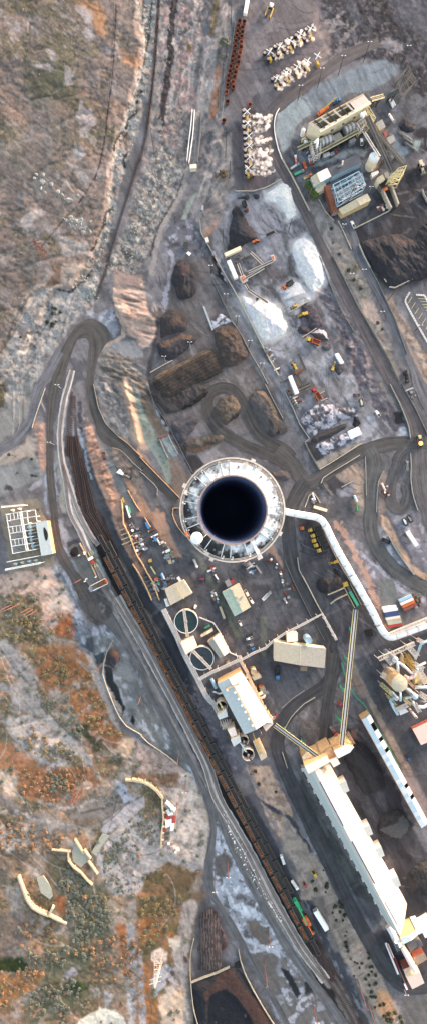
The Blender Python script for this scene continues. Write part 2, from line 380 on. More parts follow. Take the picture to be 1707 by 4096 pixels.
# banks and dirt between the right-hand roads
for s in("170,560 240,540 400,740 500,930 540,1000 350,1000 190,630",):fill(T(2,1,s),(166,160,155),5,4);patch(T(2,1,s),(124,118,114),14,.56,.7);relief(T(2,1,s),2,20)
BK=T(2,2,"370,0 520,0 650,250 640,320 760,600 850,850 870,965 800,850 700,650 560,400 540,300 450,160");fill(BK,(152,146,140),5,4);patch(BK,(112,106,100),22,.55,.7);patch(BK,(186,178,168),14,.6,.6);relief(BK,2,30)
fill(T(2,2,"570,340 640,310 680,380 720,500 700,560 600,430"),(186,170,160),7,6)
BR=T(2,2,"740,310 790,310 900,480 1000,650 1090,790 1150,1000 1074,965 1000,900 920,700 850,550");fill(BR,(176,160,148),5,4);patch(BR,(132,116,106),20,.55,.7);relief(BR,2.4,24)
fill(T(2,2,"870,300 940,270 1074,220 1250,200 1250,900 1074,700 1000,600"),(122,122,127),2,4,rough=.01)
SL=T(2,2,"220,270 330,200 380,330 480,450 560,600 640,750 660,900 700,1000 560,1000 480,800 400,600 320,420");fill(SL,(114,112,121),8,6,rough=.3);patch(SL,(84,82,88),22,.53,.8);patch(SL,(166,152,148),24,.6,.8);relief(SL,3.5,30)
fill(T(2,3,"590,0 700,0 780,80 800,150 920,300 940,380 850,400 800,330 700,230 620,80"),(104,103,111),8,6,rough=.25);patch(T(2,3,"600,0 720,0 860,300 800,330 700,230"),(160,152,150),18,.6,.7);fill(T(2,3,"850,330 900,330 910,390 850,400"),(186,192,200),9,5)
fill(T(2,3,"810,220 870,210 920,290 830,300"),(62,61,65),7,4)
for s in("730,0 800,130 840,200","1010,0 1080,200"):line(T(2,3,s),12,(150,140,134),.7,4)
fill(T(2,3,"225,585 540,445 600,440 260,645"),(164,158,150),4,3);fill(T(2,3,"150,430 220,420 300,560 230,590"),(72,71,74),4,3)
fill(T(2,3,"270,720 560,540 600,540 610,965 560,965 520,720 430,740 340,830 280,780"),(150,143,140),6,5);patch(T(2,3,"390,690 600,560 610,965 540,965 520,720"),(192,170,152),40,.42,.9)
fill(T(2,3,"290,730 350,670 430,740 470,820 360,830"),(82,80,84),5,4);fill(T(2,3,"400,790 510,750 520,820 470,850 400,840"),(150,152,160),8,5)
fill(T(2,3,"700,680 760,650 800,770 790,965 700,965"),(150,136,128),6,5);fill(T(2,3,"840,760 880,750 870,880 840,860"),(140,142,148),8,5)
fill(T(2,3,"160,830 230,810 270,890 300,965 150,965"),(112,110,112),5,4)
GD=T(2,4,"450,130 560,230 700,420 850,560 1074,640 1250,800 1000,760 860,640 720,700 640,600 540,350 430,160");fill(GD,(140,137,142),6,5);patch(GD,(190,192,203),20,.6,.8);patch(GD,(110,104,108),26,.55,.7)
line(T(2,4,"400,90 450,160 540,340 640,540 720,740 770,880"),26,(184,156,142),.95,8);line(T(2,4,"560,300 700,420 840,560 960,640"),10,(190,192,204),.6,10)
BP=T(2,4,"705,-10 770,60 860,200 970,400 1074,480 1250,600 1250,700 1074,570 980,490 840,280 740,110");fill(BP,(194,168,146),5,4);patch(BP,(150,128,112),24,.58,.7);relief(BP,2,26)
fill(T(2,4,"690,110 740,120 840,290 980,480 900,450 780,330 690,220"),(136,140,148),6,5);patch(T(2,4,"690,110 740,120 840,290 980,480 900,450 780,330 690,220"),(190,198,208),20,.55,.9)
fill(T(2,4,"770,-10 1000,-10 1074,180 1250,400 1250,600 1074,460 960,380 840,160"),(132,131,138),6,6);patch(T(2,4,"820,0 1000,0 1074,180 1074,400 900,200"),(184,188,200),22,.6,.8)
fill(T(2,4,"700,520 820,500 890,820 740,840"),(124,128,128),1,2,rough=.01)
fill(T(2,4,"100,30 260,80 400,350 560,620 720,900 640,1000 400,1000 250,700 130,480"),(98,97,101),4,5,rough=.02);patch(T(2,4,"100,30 260,80 420,380 300,480 130,480"),(84,83,87),40,.5,.6)
for s in("110,290 200,330 300,310 340,260","170,380 250,350 330,340","130,300 160,170 220,140","120,250 190,240"):line(T(2,4,s),4,(66,64,68),.7,1)
fill(T(2,4,"350,430 410,430 430,500 370,490"),(58,57,60),6,4)
# smelter yard asphalt
YA=V("300,1230 330,1200 400,1270 450,1290 470,1400 520,1410 650,1410 700,1380 740,1440 800,1550 830,1640 800,1700 690,1690 590,1660 500,1590 440,1530 400,1520 330,1380 300,1290")
fill(YA,(100,100,104),4,5,rough=.02);patch(YA,(118,117,120),60,.55,.7);patch(YA,(82,82,86),34,.6,.6)
# crack network in the asphalt
for i in range(46):
 r=random.Random(i);x,y=r.uniform(560,1200),r.uniform(2130,2600);a=r.uniform(0,6.28);q=[(x,y)]
 for k in range(r.randint(4,8)):
  a+=r.uniform(-.6,.6);x+=math.cos(a)*16;y+=math.sin(a)*16;q.append((x,y))
 if inpoly(np.array([q[0][0]]),np.array([q[0][1]]),YA)[0]:line(np.array(q),2.4,(66,66,70),.7,1,1.5)
fill(T(1,4,"455,410 500,390 560,540 610,640 700,780 780,930 720,950 650,790 560,600 520,520"),(116,120,110),2,2);fill(T(1,4,"380,285 440,310 490,390 460,410 430,340"),(130,132,124),2,2)
fill(T(1,4,"905,785 955,785 955,965 950,1100 915,1100 910,965"),(112,116,108),2,2);patch(T(1,4,"455,410 500,390 780,930 720,950"),(92,96,90),26,.5,.6)
fill(T(1,4,"930,240 1000,250 1074,380 1074,430 1000,330 950,310"),(170,142,128),6,4)
BA=V("262,1095 290,1110 330,1160 375,1240 412,1310 440,1370 452,1402 425,1400 395,1340 350,1270 310,1200 275,1140");fill(BA,(188,156,134),6,4,rough=.12);patch(BA,(140,112,98),14,.56,.8,ang=-30,st=3);relief(BA,2.6,18,-30,3,ridge=True)
fill(T(1,4,"40,0 180,0 240,180 310,330 300,350 230,260 120,120"),(182,150,130),6,4);relief(T(1,4,"40,0 180,0 240,180 310,330 300,350 230,260 120,120"),2,16,-30,3,ridge=True)
# bank left of the yard
BL=T(0,3,"625,200 650,240 700,300 740,420 830,640 900,850 940,1000 1000,1250 1074,1400 1074,1530 990,1330 880,1120 840,965 760,800 690,600 650,430");fill(BL,(184,152,134),6,4,rough=.12);patch(BL,(130,108,98),18,.55,.8,ang=-20,st=3);relief(BL,3.2,20,-20,3,ridge=True)
fill(T(0,3,"620,-20 655,-20 690,250 700,300 640,290"),(120,116,116),4,4)
SB=T(0,3,"720,-20 880,-20 970,200 1030,470 960,440 900,395 800,300 750,180");fill(SB,(152,147,144),6,4,rough=.1);patch(SB,(118,112,110),18,.55,.8,ang=75,st=3);patch(SB,(190,184,180),14,.62,.7);relief(SB,2.6,24,75,3)
RL=T(0,3,"890,-20 990,-20 1020,100 1074,280 1120,480 1074,500 1000,430 960,200");fill(RL,(190,165,146),6,6,rough=.1);berm(T(0,3,"930,-20 990,200 1040,430"),26,2.6)  # ridge tone is painted sunlight, warmer than the soil itself
fill(T(0,3,"985,-20 1030,50 1074,190 1074,300 1020,110"),(142,154,145),3,3);
fill(T(1,3,"-20,60 10,120 60,240 130,400 220,560 240,760 200,740 130,560 40,450 -20,240"),(144,154,146),4,3);patch(T(1,3,"-20,60 60,240 220,560 240,760 130,560"),(104,112,106),12,.66,.8,oct=3)
fill(T(1,3,"-10,-20 60,-20 100,170 220,370 150,400 130,400 20,180"),(118,110,102),5,4);patch(T(1,3,"-10,-20 60,-20 100,170 220,370 150,400"),(150,134,120),18,.56,.7)
fill(T(1,3,"-10,480 60,560 140,700 230,790 300,860 290,880 200,770 -10,560"),(190,160,140),4,3);fill(T(1,3,"215,570 290,560 380,700 300,850 250,780 235,650"),(132,120,112),5,4)
fill(T(1,3,"170,410 215,390 290,530 260,545 220,520"),(176,184,180),3,2)
line(T(1,3,"70,-20 110,130 180,270 260,400 340,530 400,670"),16,(72,70,74),.95,4);line(T(1,3,"60,0 110,170 215,350 260,420"),5,(180,188,200),.7,5)
fill(T(1,3,"350,530 430,540 480,610 400,680"),(70,68,71),4,3);fill(T(1,3,"440,530 560,480 630,540 500,620"),(150,148,150),5,3);fill(T(1,3,"-20,650 120,780 140,860 120,965 -20,965"),(120,116,116),6,5);fill(T(1,3,"-20,830 50,890 90,1000 -20,1000"),(188,154,132),5,4)
# lower-left hillside; orange ground mixes dry grass and painted warm sunlight
HL=V("-130,1430 140,1440 170,1470 190,1560 210,1640 250,1690 270,1780 310,1850 350,1900 420,1920 470,1930 500,1960 520,2060 510,2170 495,2260 480,2330 470,2480 490,2580 490,2710 -130,2710")
fill(HL,(158,143,131),10,8,rough=.13);patch(HL,(172,132,100),120,.53,.65);patch(HL,(106,104,80),110,.54,.8);patch(HL,(174,166,160),80,.6,.8);patch(HL,(112,104,88),10,.58,.5,oct=3);patch(HL,(190,160,132),8,.64,.5,oct=2)
relief(HL,4.0,190,oct=3);relief(HL,.5,34)
for s in("0,450 400,430 520,600 560,760 480,800 430,900 300,880 330,760 250,640 120,620 -200,640 -200,450",):fill(T(0,4,s),(206,182,168),14,8);patch(T(0,4,s),(160,138,126),26,.58,.8);patch(T(0,4,"130,560 290,560 300,700 180,720"),(112,100,84),24,.52,.8)
fill(T(0,4,"440,740 560,760 600,965 430,965 420,850"),(164,112,80),12,8)
TW=T(0,5,"-200,-100 -20,-10 40,0 130,100 200,150 270,220 280,290 260,420 330,520 470,650 560,740 640,820 720,965 760,1050 700,1050 610,870 530,790 400,680 270,550 130,490 90,400 0,380 -200,380 -200,320 0,330 90,340 180,350 100,240 0,90 -200,-40")
fill(TW,(180,174,170),9,5,rough=.06);patch(TW,(146,138,132),30,.57,.7,ang=55,st=4)
TX=T(0,5,"20,590 130,570 250,560 300,640 440,730 560,790 600,870 480,900 470,965 330,965 230,860 100,720");fill(TX,(170,164,161),10,6);patch(TX,(118,110,102),10,.62,.8,oct=3)
line(T(0,5,"-60,0 0,60 100,200 210,320 300,450 420,600 540,720 640,780"),7,(118,110,104),.8,4)
fill(T(0,5,"280,50 600,40 660,130 720,260 500,350 420,340 380,380 300,340 270,180"),(156,112,80),14,8,.85);fill(T(0,5,"540,380 720,380 850,560 830,660 950,720 900,840 760,760 690,680 600,600 520,500"),(168,116,82),14,8,.8)
fill(T(0,5,"-200,720 90,800 250,880 300,965 -200,965"),(180,130,98),14,10,.85);fill(T(0,5,"560,640 650,650 700,740 650,760 560,700"),(78,84,62),10,6,.9);fill(T(0,5,"640,720 780,760 820,850 720,850"),(90,86,66),10,8,.9)
patch(T(0,5,"300,40 700,150 720,260 850,560 940,720 700,700 520,480 300,340"),(196,140,96),20,.58,.7);patch(T(0,5,"300,40 700,150 720,260 850,560 940,720 700,700 520,480 300,340"),(112,96,70),16,.58,.7)
fill(T(0,5,"870,830 960,720 1030,750 960,880 900,870"),(214,186,160),8,5)
fill(T(0,6,"100,0 700,0 780,130 600,170 680,130 560,150 420,270 260,240 140,190 100,60"),(162,116,84),14,8,.8);fill(T(0,6,"-10,30 100,90 130,170 60,180 -10,120"),(216,192,168),9,5)
fill(T(0,6,"560,130 650,60 690,130 640,180 560,170"),(208,186,168),9,5);fill(T(0,6,"740,30 800,110 830,130 780,160 750,90"),(224,190,160),7,4)
WB=T(0,6,"-200,150 0,200 140,290 250,350 480,400 760,430 780,470 520,470 250,400 100,350 0,300 -200,260");fill(WB,(154,147,142),12,8);patch(WB,(112,104,96),16,.55,.8,ang=15,st=4)
WC=T(0,6,"520,270 760,210 880,180 1000,240 780,410 500,370");fill(WC,(146,138,132),12,8);patch(WC,(104,98,92),16,.55,.8,ang=-15,st=4)
fill(T(0,6,"870,100 920,100 980,200 1010,250 940,270 890,190"),(178,180,190),8,4);fill(T(0,6,"960,270 1090,215 1090,290 840,480 780,500 760,480 780,410"),(188,180,180),4,4)
line(T(0,6,"1074,210 950,280 860,370 780,430"),3,(110,104,102),.9,1);line(T(0,6,"1074,310 960,400 860,490"),5,(206,190,166),.9,2)
SS=T(0,6,"820,510 1000,370 1074,330 1300,560 1300,965 880,965 800,900 760,820 700,650");fill(SS,(204,193,186),6,6);patch(SS,(150,138,130),16,.58,.7,ang=80,st=3);patch(SS,(92,90,84),9,.69,.9,oct=2)
for s in("270,440 380,420 430,470 300,520","100,560 180,540 200,600 120,600"):fill(T(0,6,s),(170,164,160),12,6,.8)
patch(T(0,6,"380,600 520,680 700,900 500,965 350,900"),(104,104,84),60,.35,.8);patch(T(0,6,"-100,400 300,300 260,700 -100,900"),(112,102,92),60,.45,.7)
GG=T(0,7,"540,-100 830,-100 860,300 700,640 500,965 200,965 300,600 560,300");patch(GG,(108,108,88),80,.35,.85,soft=40)
fill(T(0,7,"-200,600 330,570 300,650 200,730 60,830 -200,900"),(186,134,88),14,10,.9);fill(T(0,7,"410,0 510,0 500,160 430,100"),(172,118,84),8,5);fill(T(0,7,"880,200 950,210 950,590 920,590"),(168,114,80),9,6)
fill(T(0,7,"960,200 1010,190 1074,260 1074,1200 1010,1200 960,400"),(168,163,163),10,5);fill(T(0,7,"-200,460 180,450 200,520 180,575 -200,560"),(64,74,44),10,8);fill(T(0,7,"520,650 650,650 660,720 500,720"),(74,90,54),12,8,.9)
fill(T(0,7,"580,970 650,900 750,845 860,850 920,900 970,970 970,1100 560,1100"),(238,226,208),7,4);fill(T(0,7,"960,700 1000,800 1030,1000 980,1000"),(190,186,184),7,4);fill(T(0,7,"800,700 850,750 830,840 780,830"),(176,172,170),8,4);fill(T(0,7,"480,600 560,540 590,570 520,640"),(176,168,170),8,5)
patch(T(0,7,"-100,150 260,100 240,420 -100,480"),(128,116,108),90,.35,.8)
LS=T(1,6,"130,170 360,-20 390,60 470,260 525,400 500,620 480,760 200,650 160,600 130,600 180,500 200,300");fill(LS,(204,192,182),7,6,rough=.08);patch(LS,(156,142,132),20,.57,.7);relief(LS,2,60)
fill(T(1,6,"-30,520 130,600 250,650 480,750 440,780 210,720 20,820 -30,900"),(180,172,168),6,6);BM=T(1,6,"210,710 430,790 420,850 360,965 340,1050 -20,1050 40,820");fill(BM,(134,110,86),6,5);patch(BM,(104,98,72),40,.5,.7);relief(BM,2,50)
fill(T(1,6,"-10,-30 300,-30 280,140 210,170 130,110 -10,70"),(146,118,98),10,8);patch(T(1,6,"-10,-30 300,-30 280,140 210,170"),(196,180,166),18,.55,.8)
L7=T(1,7,"-20,-20 480,-20 400,100 380,300 380,560 420,965 440,1200 -20,1200");fill(L7,(152,122,98),10,8);patch(L7,(176,124,82),60,.5,.8);patch(L7,(112,106,80),60,.55,.8)
LP=T(1,7,"330,60 430,20 440,90 400,180 380,330 370,600 440,960 450,1200 160,1200 170,780 280,600 240,420 300,260");fill(LP,(188,175,166),10,6,rough=.1);patch(LP,(150,138,130),16,.57,.7,ang=80,st=4);relief(LP,3,40,70,2)
fill(T(1,7,"140,770 330,680 330,1200 200,1200"),(220,194,170),8,6);fill(T(1,7,"210,310 280,300 300,370 240,460 250,400"),(220,204,188),7,4);fill(T(1,7,"90,420 150,390 210,430 200,500 130,520 80,480"),(226,206,190),5,4);fill(T(1,7,"90,600 200,500 270,560 250,640 100,760"),(176,176,180),9,5);fill(T(1,7,"-10,430 20,420 50,965 50,1200 -10,1200"),(168,163,163),5,4)
for x,y in((340,480),(245,580),(205,645)):line(T(1,7,"%d,%d %d,%d"%(x,y-12,x+4,y+12)),14,(112,70,60),.8,5)
# crusts and pools along the left of the tracks
CR=T(0,4,"410,400 460,390 560,600 620,800 700,860 830,870 900,965 960,1050 600,1050 540,760 480,560 420,470");fill(CR,(128,134,144),7,5);patch(CR,(186,194,206),22,.55,.9,ang=60,st=2);patch(CR,(78,82,90),22,.6,.8)
fill(T(0,4,"430,60 470,40 520,180 600,230 500,260 460,200"),(160,164,172),7,5);fill(T(0,4,"510,210 600,190 610,230 520,270"),(80,80,86),6,4)
PC=T(0,5,"610,-40 880,-40 1000,200 1090,350 1090,720 1074,700 930,630 850,480 770,280 760,180 690,120");fill(PC,(130,135,138),6,5,rough=.02);patch(PC,(172,180,190),28,.6,.7);patch(PC,(98,102,106),40,.56,.6)
for s,c in(("780,190 840,210 870,320 950,510 930,570 870,450 800,330",(44,51,57)),("995,562 1030,600 1010,640 975,610",(40,46,52)),("700,110 790,90 790,170 740,190",(72,82,90)),("640,-20 700,-20 720,100 660,60",(80,88,96))):fill(T(0,5,s),c,4,3)
line(T(0,5,"835,40 800,130 780,230 775,290 830,420"),12,(172,186,196),.8,6);fill(T(0,5,"640,90 690,130 760,290 840,480 900,680 860,640 780,480 700,270"),(184,172,166),6,4)
PC2=T(1,5,"-20,300 100,480 210,680 330,900 400,1000 300,1000 -20,740");fill(PC2,(124,128,128),5,5);patch(PC2,(178,182,192),18,.6,.9,ang=60,st=2);patch(PC2,(86,90,92),40,.56,.7,ang=60,st=2);fill(T(1,5,"-20,745 280,935 340,1000 -20,1000"),(186,168,158),5,4);patch(T(1,5,"-20,745 280,935 340,1000 -20,1000"),(146,130,122),12,.56,.8)
TR=T(1,6,"575,430 600,440 650,560 700,660 760,780 860,965 880,1010 570,1010 550,800 565,560");fill(TR,(176,184,196),5,4);patch(TR,(92,92,98),20,.56,.85);patch(TR,(224,228,234),16,.6,.8);fill(T(1,6,"560,660 640,640 700,720 640,830 560,810"),(112,109,108),7,5)
TB=T(1,7,"590,-20 860,-20 1000,250 1060,240 1250,500 1250,1200 1074,965 920,620 800,420 730,260 640,90");fill(TB,(148,151,158),5,5);patch(TB,(196,204,216),26,.53,.9);patch(TB,(92,92,94),26,.58,.85)
fill(T(1,7,"800,190 900,200 970,300 940,380 820,270"),(118,112,106),7,4);fill(T(1,7,"830,440 1000,420 1100,560 1100,900 960,700 870,560"),(120,115,113),7,6);line(T(1,7,"740,230 770,320 860,370 950,390 1030,340 1060,290"),10,(200,204,212),.8,5);line(T(1,7,"800,420 900,410 1000,400 1074,380"),12,(196,200,208),.7,5);line(T(1,7,"770,60 800,120 860,110 880,60"),9,(208,214,222),.8,4)
QB=T(2,7,"-40,430 140,620 380,965 450,1200 -40,1200");fill(QB,(122,119,118),5,5);patch(QB,(188,190,200),24,.58,.9);fill(T(2,7,"-30,540 30,560 130,740 90,770 20,640"),(54,57,62),4,3);line(T(2,7,"200,750 110,800 80,900 20,940"),10,(196,198,206),.8,6)
fill(T(2,7,"150,640 200,660 210,730 150,740"),(66,66,70),5,4)
# ballast of the tracks, dark strip, train bed
fill(T(0,3,"535,-30 520,60 600,-30 640,-20 640,300 660,430 600,370 490,390 480,260 500,100"),(140,137,140),4,5);patch(T(0,3,"600,-30 640,-20 640,300 600,370 580,100"),(104,102,106),20,.55,.7)
for s in("600,140 605,190","602,230 608,280","605,330 612,350"):line(T(0,3,s),16,(84,84,88),.9,4)
line(T(0,3,"590,330 620,450 650,600 690,700"),12,(172,184,198),.7,6)
line(T(0,2,"545,860 520,965"),16,(186,178,174),.9,3);WT=T(0,3,"530,-30 490,120 460,300 455,450 475,600 540,800 600,965 650,1080");line(WT,26,(194,186,181),1,3,3)
fill(T(0,3,"420,500 460,520 500,700 560,965 470,965 450,800"),(168,166,160),6,5);line(T(0,3,"560,200 555,330 560,400"),16,(186,180,177),.8,4)
fill(T(0,3,"500,390 590,390 640,560 700,800 740,965 760,1000 620,1000 570,800 540,600 500,540"),(74,66,66),5,4)
fill(T(0,3,"615,480 650,480 690,600 760,800 850,1000 740,1000 680,780"),(84,88,93),3,4,rough=.02);line(T(0,3,"620,380 640,500 670,650 700,720"),8,(170,182,196),.6,6)
fill(T(0,4,"735,-20 815,-20 880,130 930,250 990,350 1074,540 1110,640 1074,650 940,400 830,220 740,30"),(76,80,86),3,4,rough=.02);fill(T(1,4,"-20,500 160,760 290,1000 230,1000 60,760 -20,640"),(72,76,82),3,4)
fill(T(0,4,"540,-20 610,-20 760,260 660,270"),(150,150,146),6,5);line(T(0,4,"540,-30 600,140 660,290"),20,(190,182,178),.95,3);line(T(0,4,"585,-20 660,130 740,250"),13,(192,184,182),.9,3)
fill(T(0,4,"660,270 760,260 860,480 980,700 1074,880 1074,965 1020,965 850,600 790,500"),(132,138,136),8,6);patch(T(0,4,"660,270 760,260 1074,880 1020,965 790,500"),(164,178,174),18,.55,.7);line(T(0,4,"830,590 900,730 980,850 1074,1010"),14,(196,192,188),.8,6)
TBD=V("222,1290 262,1300 330,1480 430,1690 560,1960 690,2210 790,2390 850,2450 920,2600 860,2600 770,2420 640,2190 480,1880 360,1640 280,1470 235,1370");fill(TBD,(54,52,53),3,4)
DT=T(0,4,"620,-20 745,-20 840,230 860,330 800,330 640,60");fill(DT,(74,68,68),3,4)
line(V("262,1480 300,1560 352,1660 430,1810 530,2010 620,2180 700,2330"),17,(150,145,141),1,3,3);line(V("262,1480 300,1560 352,1660 430,1810 530,2010 620,2180 700,2330 780,2430"),3,(120,112,108),.5,1)
line(T(2,7,"-20,150 60,270 150,420 260,580 330,680"),20,(158,152,148),.9,3,4)
fill(T(2,7,"170,330 250,320 400,560 520,790 620,1000 700,1250 620,1250 540,965 330,640 230,480"),(84,74,74),4,4);patch(T(2,7,"170,330 250,320 620,1000 540,965 330,640"),(150,140,136),14,.6,.7,ang=60,st=4)
fill(T(2,7,"330,640 420,660 560,965 480,965 400,800"),(130,122,118),6,5)
DS=T(2,7,"90,-40 170,-40 240,80 330,230 480,560 640,965 740,1250 650,1250 590,965 400,600 250,270");fill(DS,(80,83,90),4,4);patch(DS,(150,158,170),20,.62,.8,ang=60,st=2)
fill(V("590,2010 620,2000 690,2110 760,2270 720,2280 650,2140"),(82,84,91),5,5)
MS=T(1,5,"420,380 470,480 560,640 700,860 780,1000 660,1000 560,760 420,420");fill(MS,(126,121,127),6,5);patch(MS,(172,168,176),18,.6,.7);patch(MS,(84,86,94),26,.55,.7);fill(T(1,5,"160,-20 275,-20 420,380 470,560 640,900 700,1010 640,1010 530,800 400,500 280,240"),(74,78,85),4,5);patch(T(1,5,"300,250 440,380 700,1000 640,1000"),(150,150,162),16,.62,.8)
LT=T(1,6,"800,-20 960,-20 1074,180 1150,330 1150,640 1074,560 1000,480 900,250 850,100");fill(LT,(204,178,158),7,5,rough=.1);patch(LT,(150,132,120),20,.57,.8);relief(LT,3,40)
line(T(1,6,"820,0 900,200 960,320 1040,480"),12,(140,138,142),.7,6);fill(T(1,6,"900,230 1000,290 1074,330 1074,360 960,310"),(84,84,92),5,4)
# right bank of the lower tracks
RB=T(2,6,"-10,340 60,380 140,520 230,640 330,850 420,1000 130,1000 60,700 -10,620");fill(RB,(178,166,154),6,5,rough=.1);patch(RB,(146,138,132),20,.55,.8);relief(RB,2.4,36);fill(T(2,6,"-10,350 50,360 130,500 220,620 200,640 130,540"),(84,85,93),6,4);line(T(2,6,"170,540 230,640"),8,(180,182,192),.7,5)
GS=T(2,6,"130,80 250,330 400,560 560,830 640,1000 520,960 330,640 200,370 110,150");fill(GS,(96,101,99),4,4);patch(GS,(72,75,76),34,.5,.8,ang=60,st=3)
TS=T(2,7,"240,-20 430,-20 560,260 700,530 800,760 880,900 940,1000 1000,1250 720,1250 700,965 620,760 480,560 330,230");fill(TS,(172,161,150),6,5,rough=.1);patch(TS,(142,132,124),14,.55,.7,ang=-30,st=4);relief(TS,2.0,16,-30,4,ridge=True);fill(T(2,7,"700,700 800,740 850,900 760,970 690,860"),(204,164,130),9,6)
fill(T(2,7,"200,20 290,0 340,230 420,420 380,420 270,180"),(134,128,124),6,5)
# concrete-slab asphalt round the acid plant, slab walk, coal floor
fill(T(2,5,"520,150 640,100 720,40 1250,-100 1250,1200 1074,1200 940,965 700,560 620,350"),(98,100,105),3,5,rough=.01);patch(T(2,5,"520,150 720,40 1250,-100 1250,1100 940,965 620,350"),(82,84,88),60,.52,.6)
fill(T(2,5,"500,190 530,180 640,420 800,700 960,990 900,990 700,620 560,340"),(154,148,141),3,3);patch(T(2,5,"510,190 560,220 960,990 900,990"),(120,112,106),14,.56,.7)
fill(T(2,5,"470,180 520,210 600,350 620,440 560,420 490,330"),(150,134,124),6,4);fill(T(2,5,"-20,190 290,220 260,330 60,480 -20,520"),(112,112,116),4,5);fill(T(2,5,"100,560 250,420 440,330 430,560 300,760 120,690"),(124,118,116),6,6);patch(T(2,5,"180,450 260,420 260,520 130,580"),(176,172,178),18,.56,.8)
CF=V("815,1850 890,1830 960,1920 1000,1990 1040,2090 1074,2150 1210,2300 1210,2500 1080,2400 1030,2330 960,2160 860,1980");fill(CF,(76,75,79),6,6,rough=.08);patch(CF,(104,102,106),44,.57,.7,ang=60,st=3);patch(CF,(58,57,60),40,.56,.7,ang=60,st=3)
fill(T(2,5,"490,680 540,660 560,780 500,770"),(140,112,100),8,6)
fill(T(2,7,"640,280 900,220 1074,100 1250,100 1250,640 1074,660 930,740 800,640 700,400"),(86,86,90),6,5);patch(T(2,7,"640,280 900,220 1074,300 1074,660 930,740"),(64,64,68),30,.54,.8)
fill(T(2,7,"880,780 1000,790 1074,740 1250,740 1250,1250 900,1250 900,900"),(120,118,116),5,5)
# substation pad
fill(Z(0,1980,4.475,"-100,200 690,50 730,200 850,460 1000,1240 230,1390 130,1200 60,700 20,350 -100,300"),(150,144,131),2,3,rough=.01);patch(Z(0,1980,4.475,"30,180 690,50 980,1240 230,1390"),(150,136,108),70,.5,.3)
fill(Z(0,1980,4.475,"-200,0 0,170 40,500 120,900 160,1200 240,1400 -200,1500"),(124,122,126),5,5)
patch(ALL,(70,68,68),6,.76,.3,oct=2)
fill(T(0,3,"250,300 285,282 345,300 355,500 352,640 310,655 290,560 280,420"),(178,150,136),5,4);relief(T(0,3,"250,300 285,282 345,300 352,640 310,655 290,560"),2,20,0,3,ridge=True)
fill(T(0,3,"-50,560 130,475 230,390 275,430 285,620 200,560 100,600 -50,640"),(176,166,156),8,6);fill(T(0,3,"-50,640 100,600 280,560 290,640 330,690 200,760 -50,860"),(146,148,148),8,6);fill(T(0,3,"230,680 280,670 290,690 250,705"),(70,70,76),8,4);fill(T(0,3,"40,760 100,755 100,790 50,800"),(84,84,88),8,4)
fill(T(0,3,"220,790 320,715 325,770 250,800"),(172,172,176),6,4);fill(T(0,3,"-20,-20 42,-20 45,120 30,190 -20,200"),(98,94,74),8,6);fill(T(0,3,"60,-20 240,-20 210,220 110,360 -20,450 -20,210 50,190"),(150,149,146),8,6)
line(T(0,3,"350,690 345,800 350,900 365,965"),9,(166,174,188),.8,4);line(T(0,3,"415,600 425,720 430,900 440,965"),12,(160,170,186),.7,6);line(T(0,4,"390,-10 400,60 430,160 470,250 520,320"),10,(172,182,198),.8,5)
fill(T(0,4,"590,560 690,560 780,600 845,690 855,770 800,845 740,852 680,835 635,760"),(98,96,95),3,4,rough=.02);fill(T(0,4,"510,270 605,232 735,490 640,545 600,470 545,370"),(126,127,124),2,2,rough=.02);line(T(0,4,"550,370 590,460 620,520"),10,(150,154,166),.8,5)
line(T(0,4,"765,695 795,720 780,745"),10,(150,152,156),.8,5)
line(T(1,6,"370,-10 440,130 480,220"),12,(168,184,200),.8,6);fill(T(0,4,"180,480 330,450 420,600 520,640 560,760 480,790 420,700 330,760 300,620 150,540"),(214,186,168),12,8,.7)
fill(T(0,3,"740,390 850,470 800,560 770,500"),(138,136,136),4,4);fill(T(0,3,"770,470 850,480 880,640 960,800 1050,970 960,970 860,740 790,600"),(128,130,132),4,4)
fill(T(0,3,"850,500 930,520 1074,680 1074,860 960,700 880,610"),(140,130,124),5,5);patch(T(0,3,"850,500 930,520 1074,680 1074,860 960,700"),(92,86,84),18,.56,.8)
fill(Z(1207,350,2.148,"60,440 480,290 570,350 540,400 130,620 60,560"),(66,66,70),5,5)
# erosion gullies and footpaths on the hillsides, tyre tracks in the yards
def strokes(P,n,seed,ang,spread,wd,cols,alpha,ln=(6,16),bend=.25,twin=0):
 r=random.Random(seed);x0,y0=P.min(0);x1,y1=P.max(0);k=0
 for _ in range(n*12):
  if k>=n:break
  x,y=r.uniform(x0,x1),r.uniform(y0,y1)
  if not inpoly(np.array([x]),np.array([y]),P)[0]:continue
  k+=1;a=R(ang+r.uniform(-spread,spread));b=r.uniform(-bend,bend);q=[(x,y)]
  for i in range(r.randint(*ln)):a+=b*.25+r.uniform(-bend,bend)*.3;x+=math.cos(a)*13;y+=math.sin(a)*13;q.append((x,y))
  q=np.array(q);c=r.choice(cols);line(q,wd*r.uniform(.7,1.4),c,alpha,1,1.6)
  if twin:line(q+(twin,twin*.4),wd,c,alpha,1,1.6)
strokes(HL,46,1,55,35,4,((196,186,178),(96,88,78),(186,176,168)),.6,(10,26),.35);strokes(HU,40,2,40,30,3.4,((178,168,162),(114,106,100)),.35,(8,20),.3);strokes(LG,24,3,110,30,4,((190,186,182),(112,108,104)),.6,(8,18),.25)
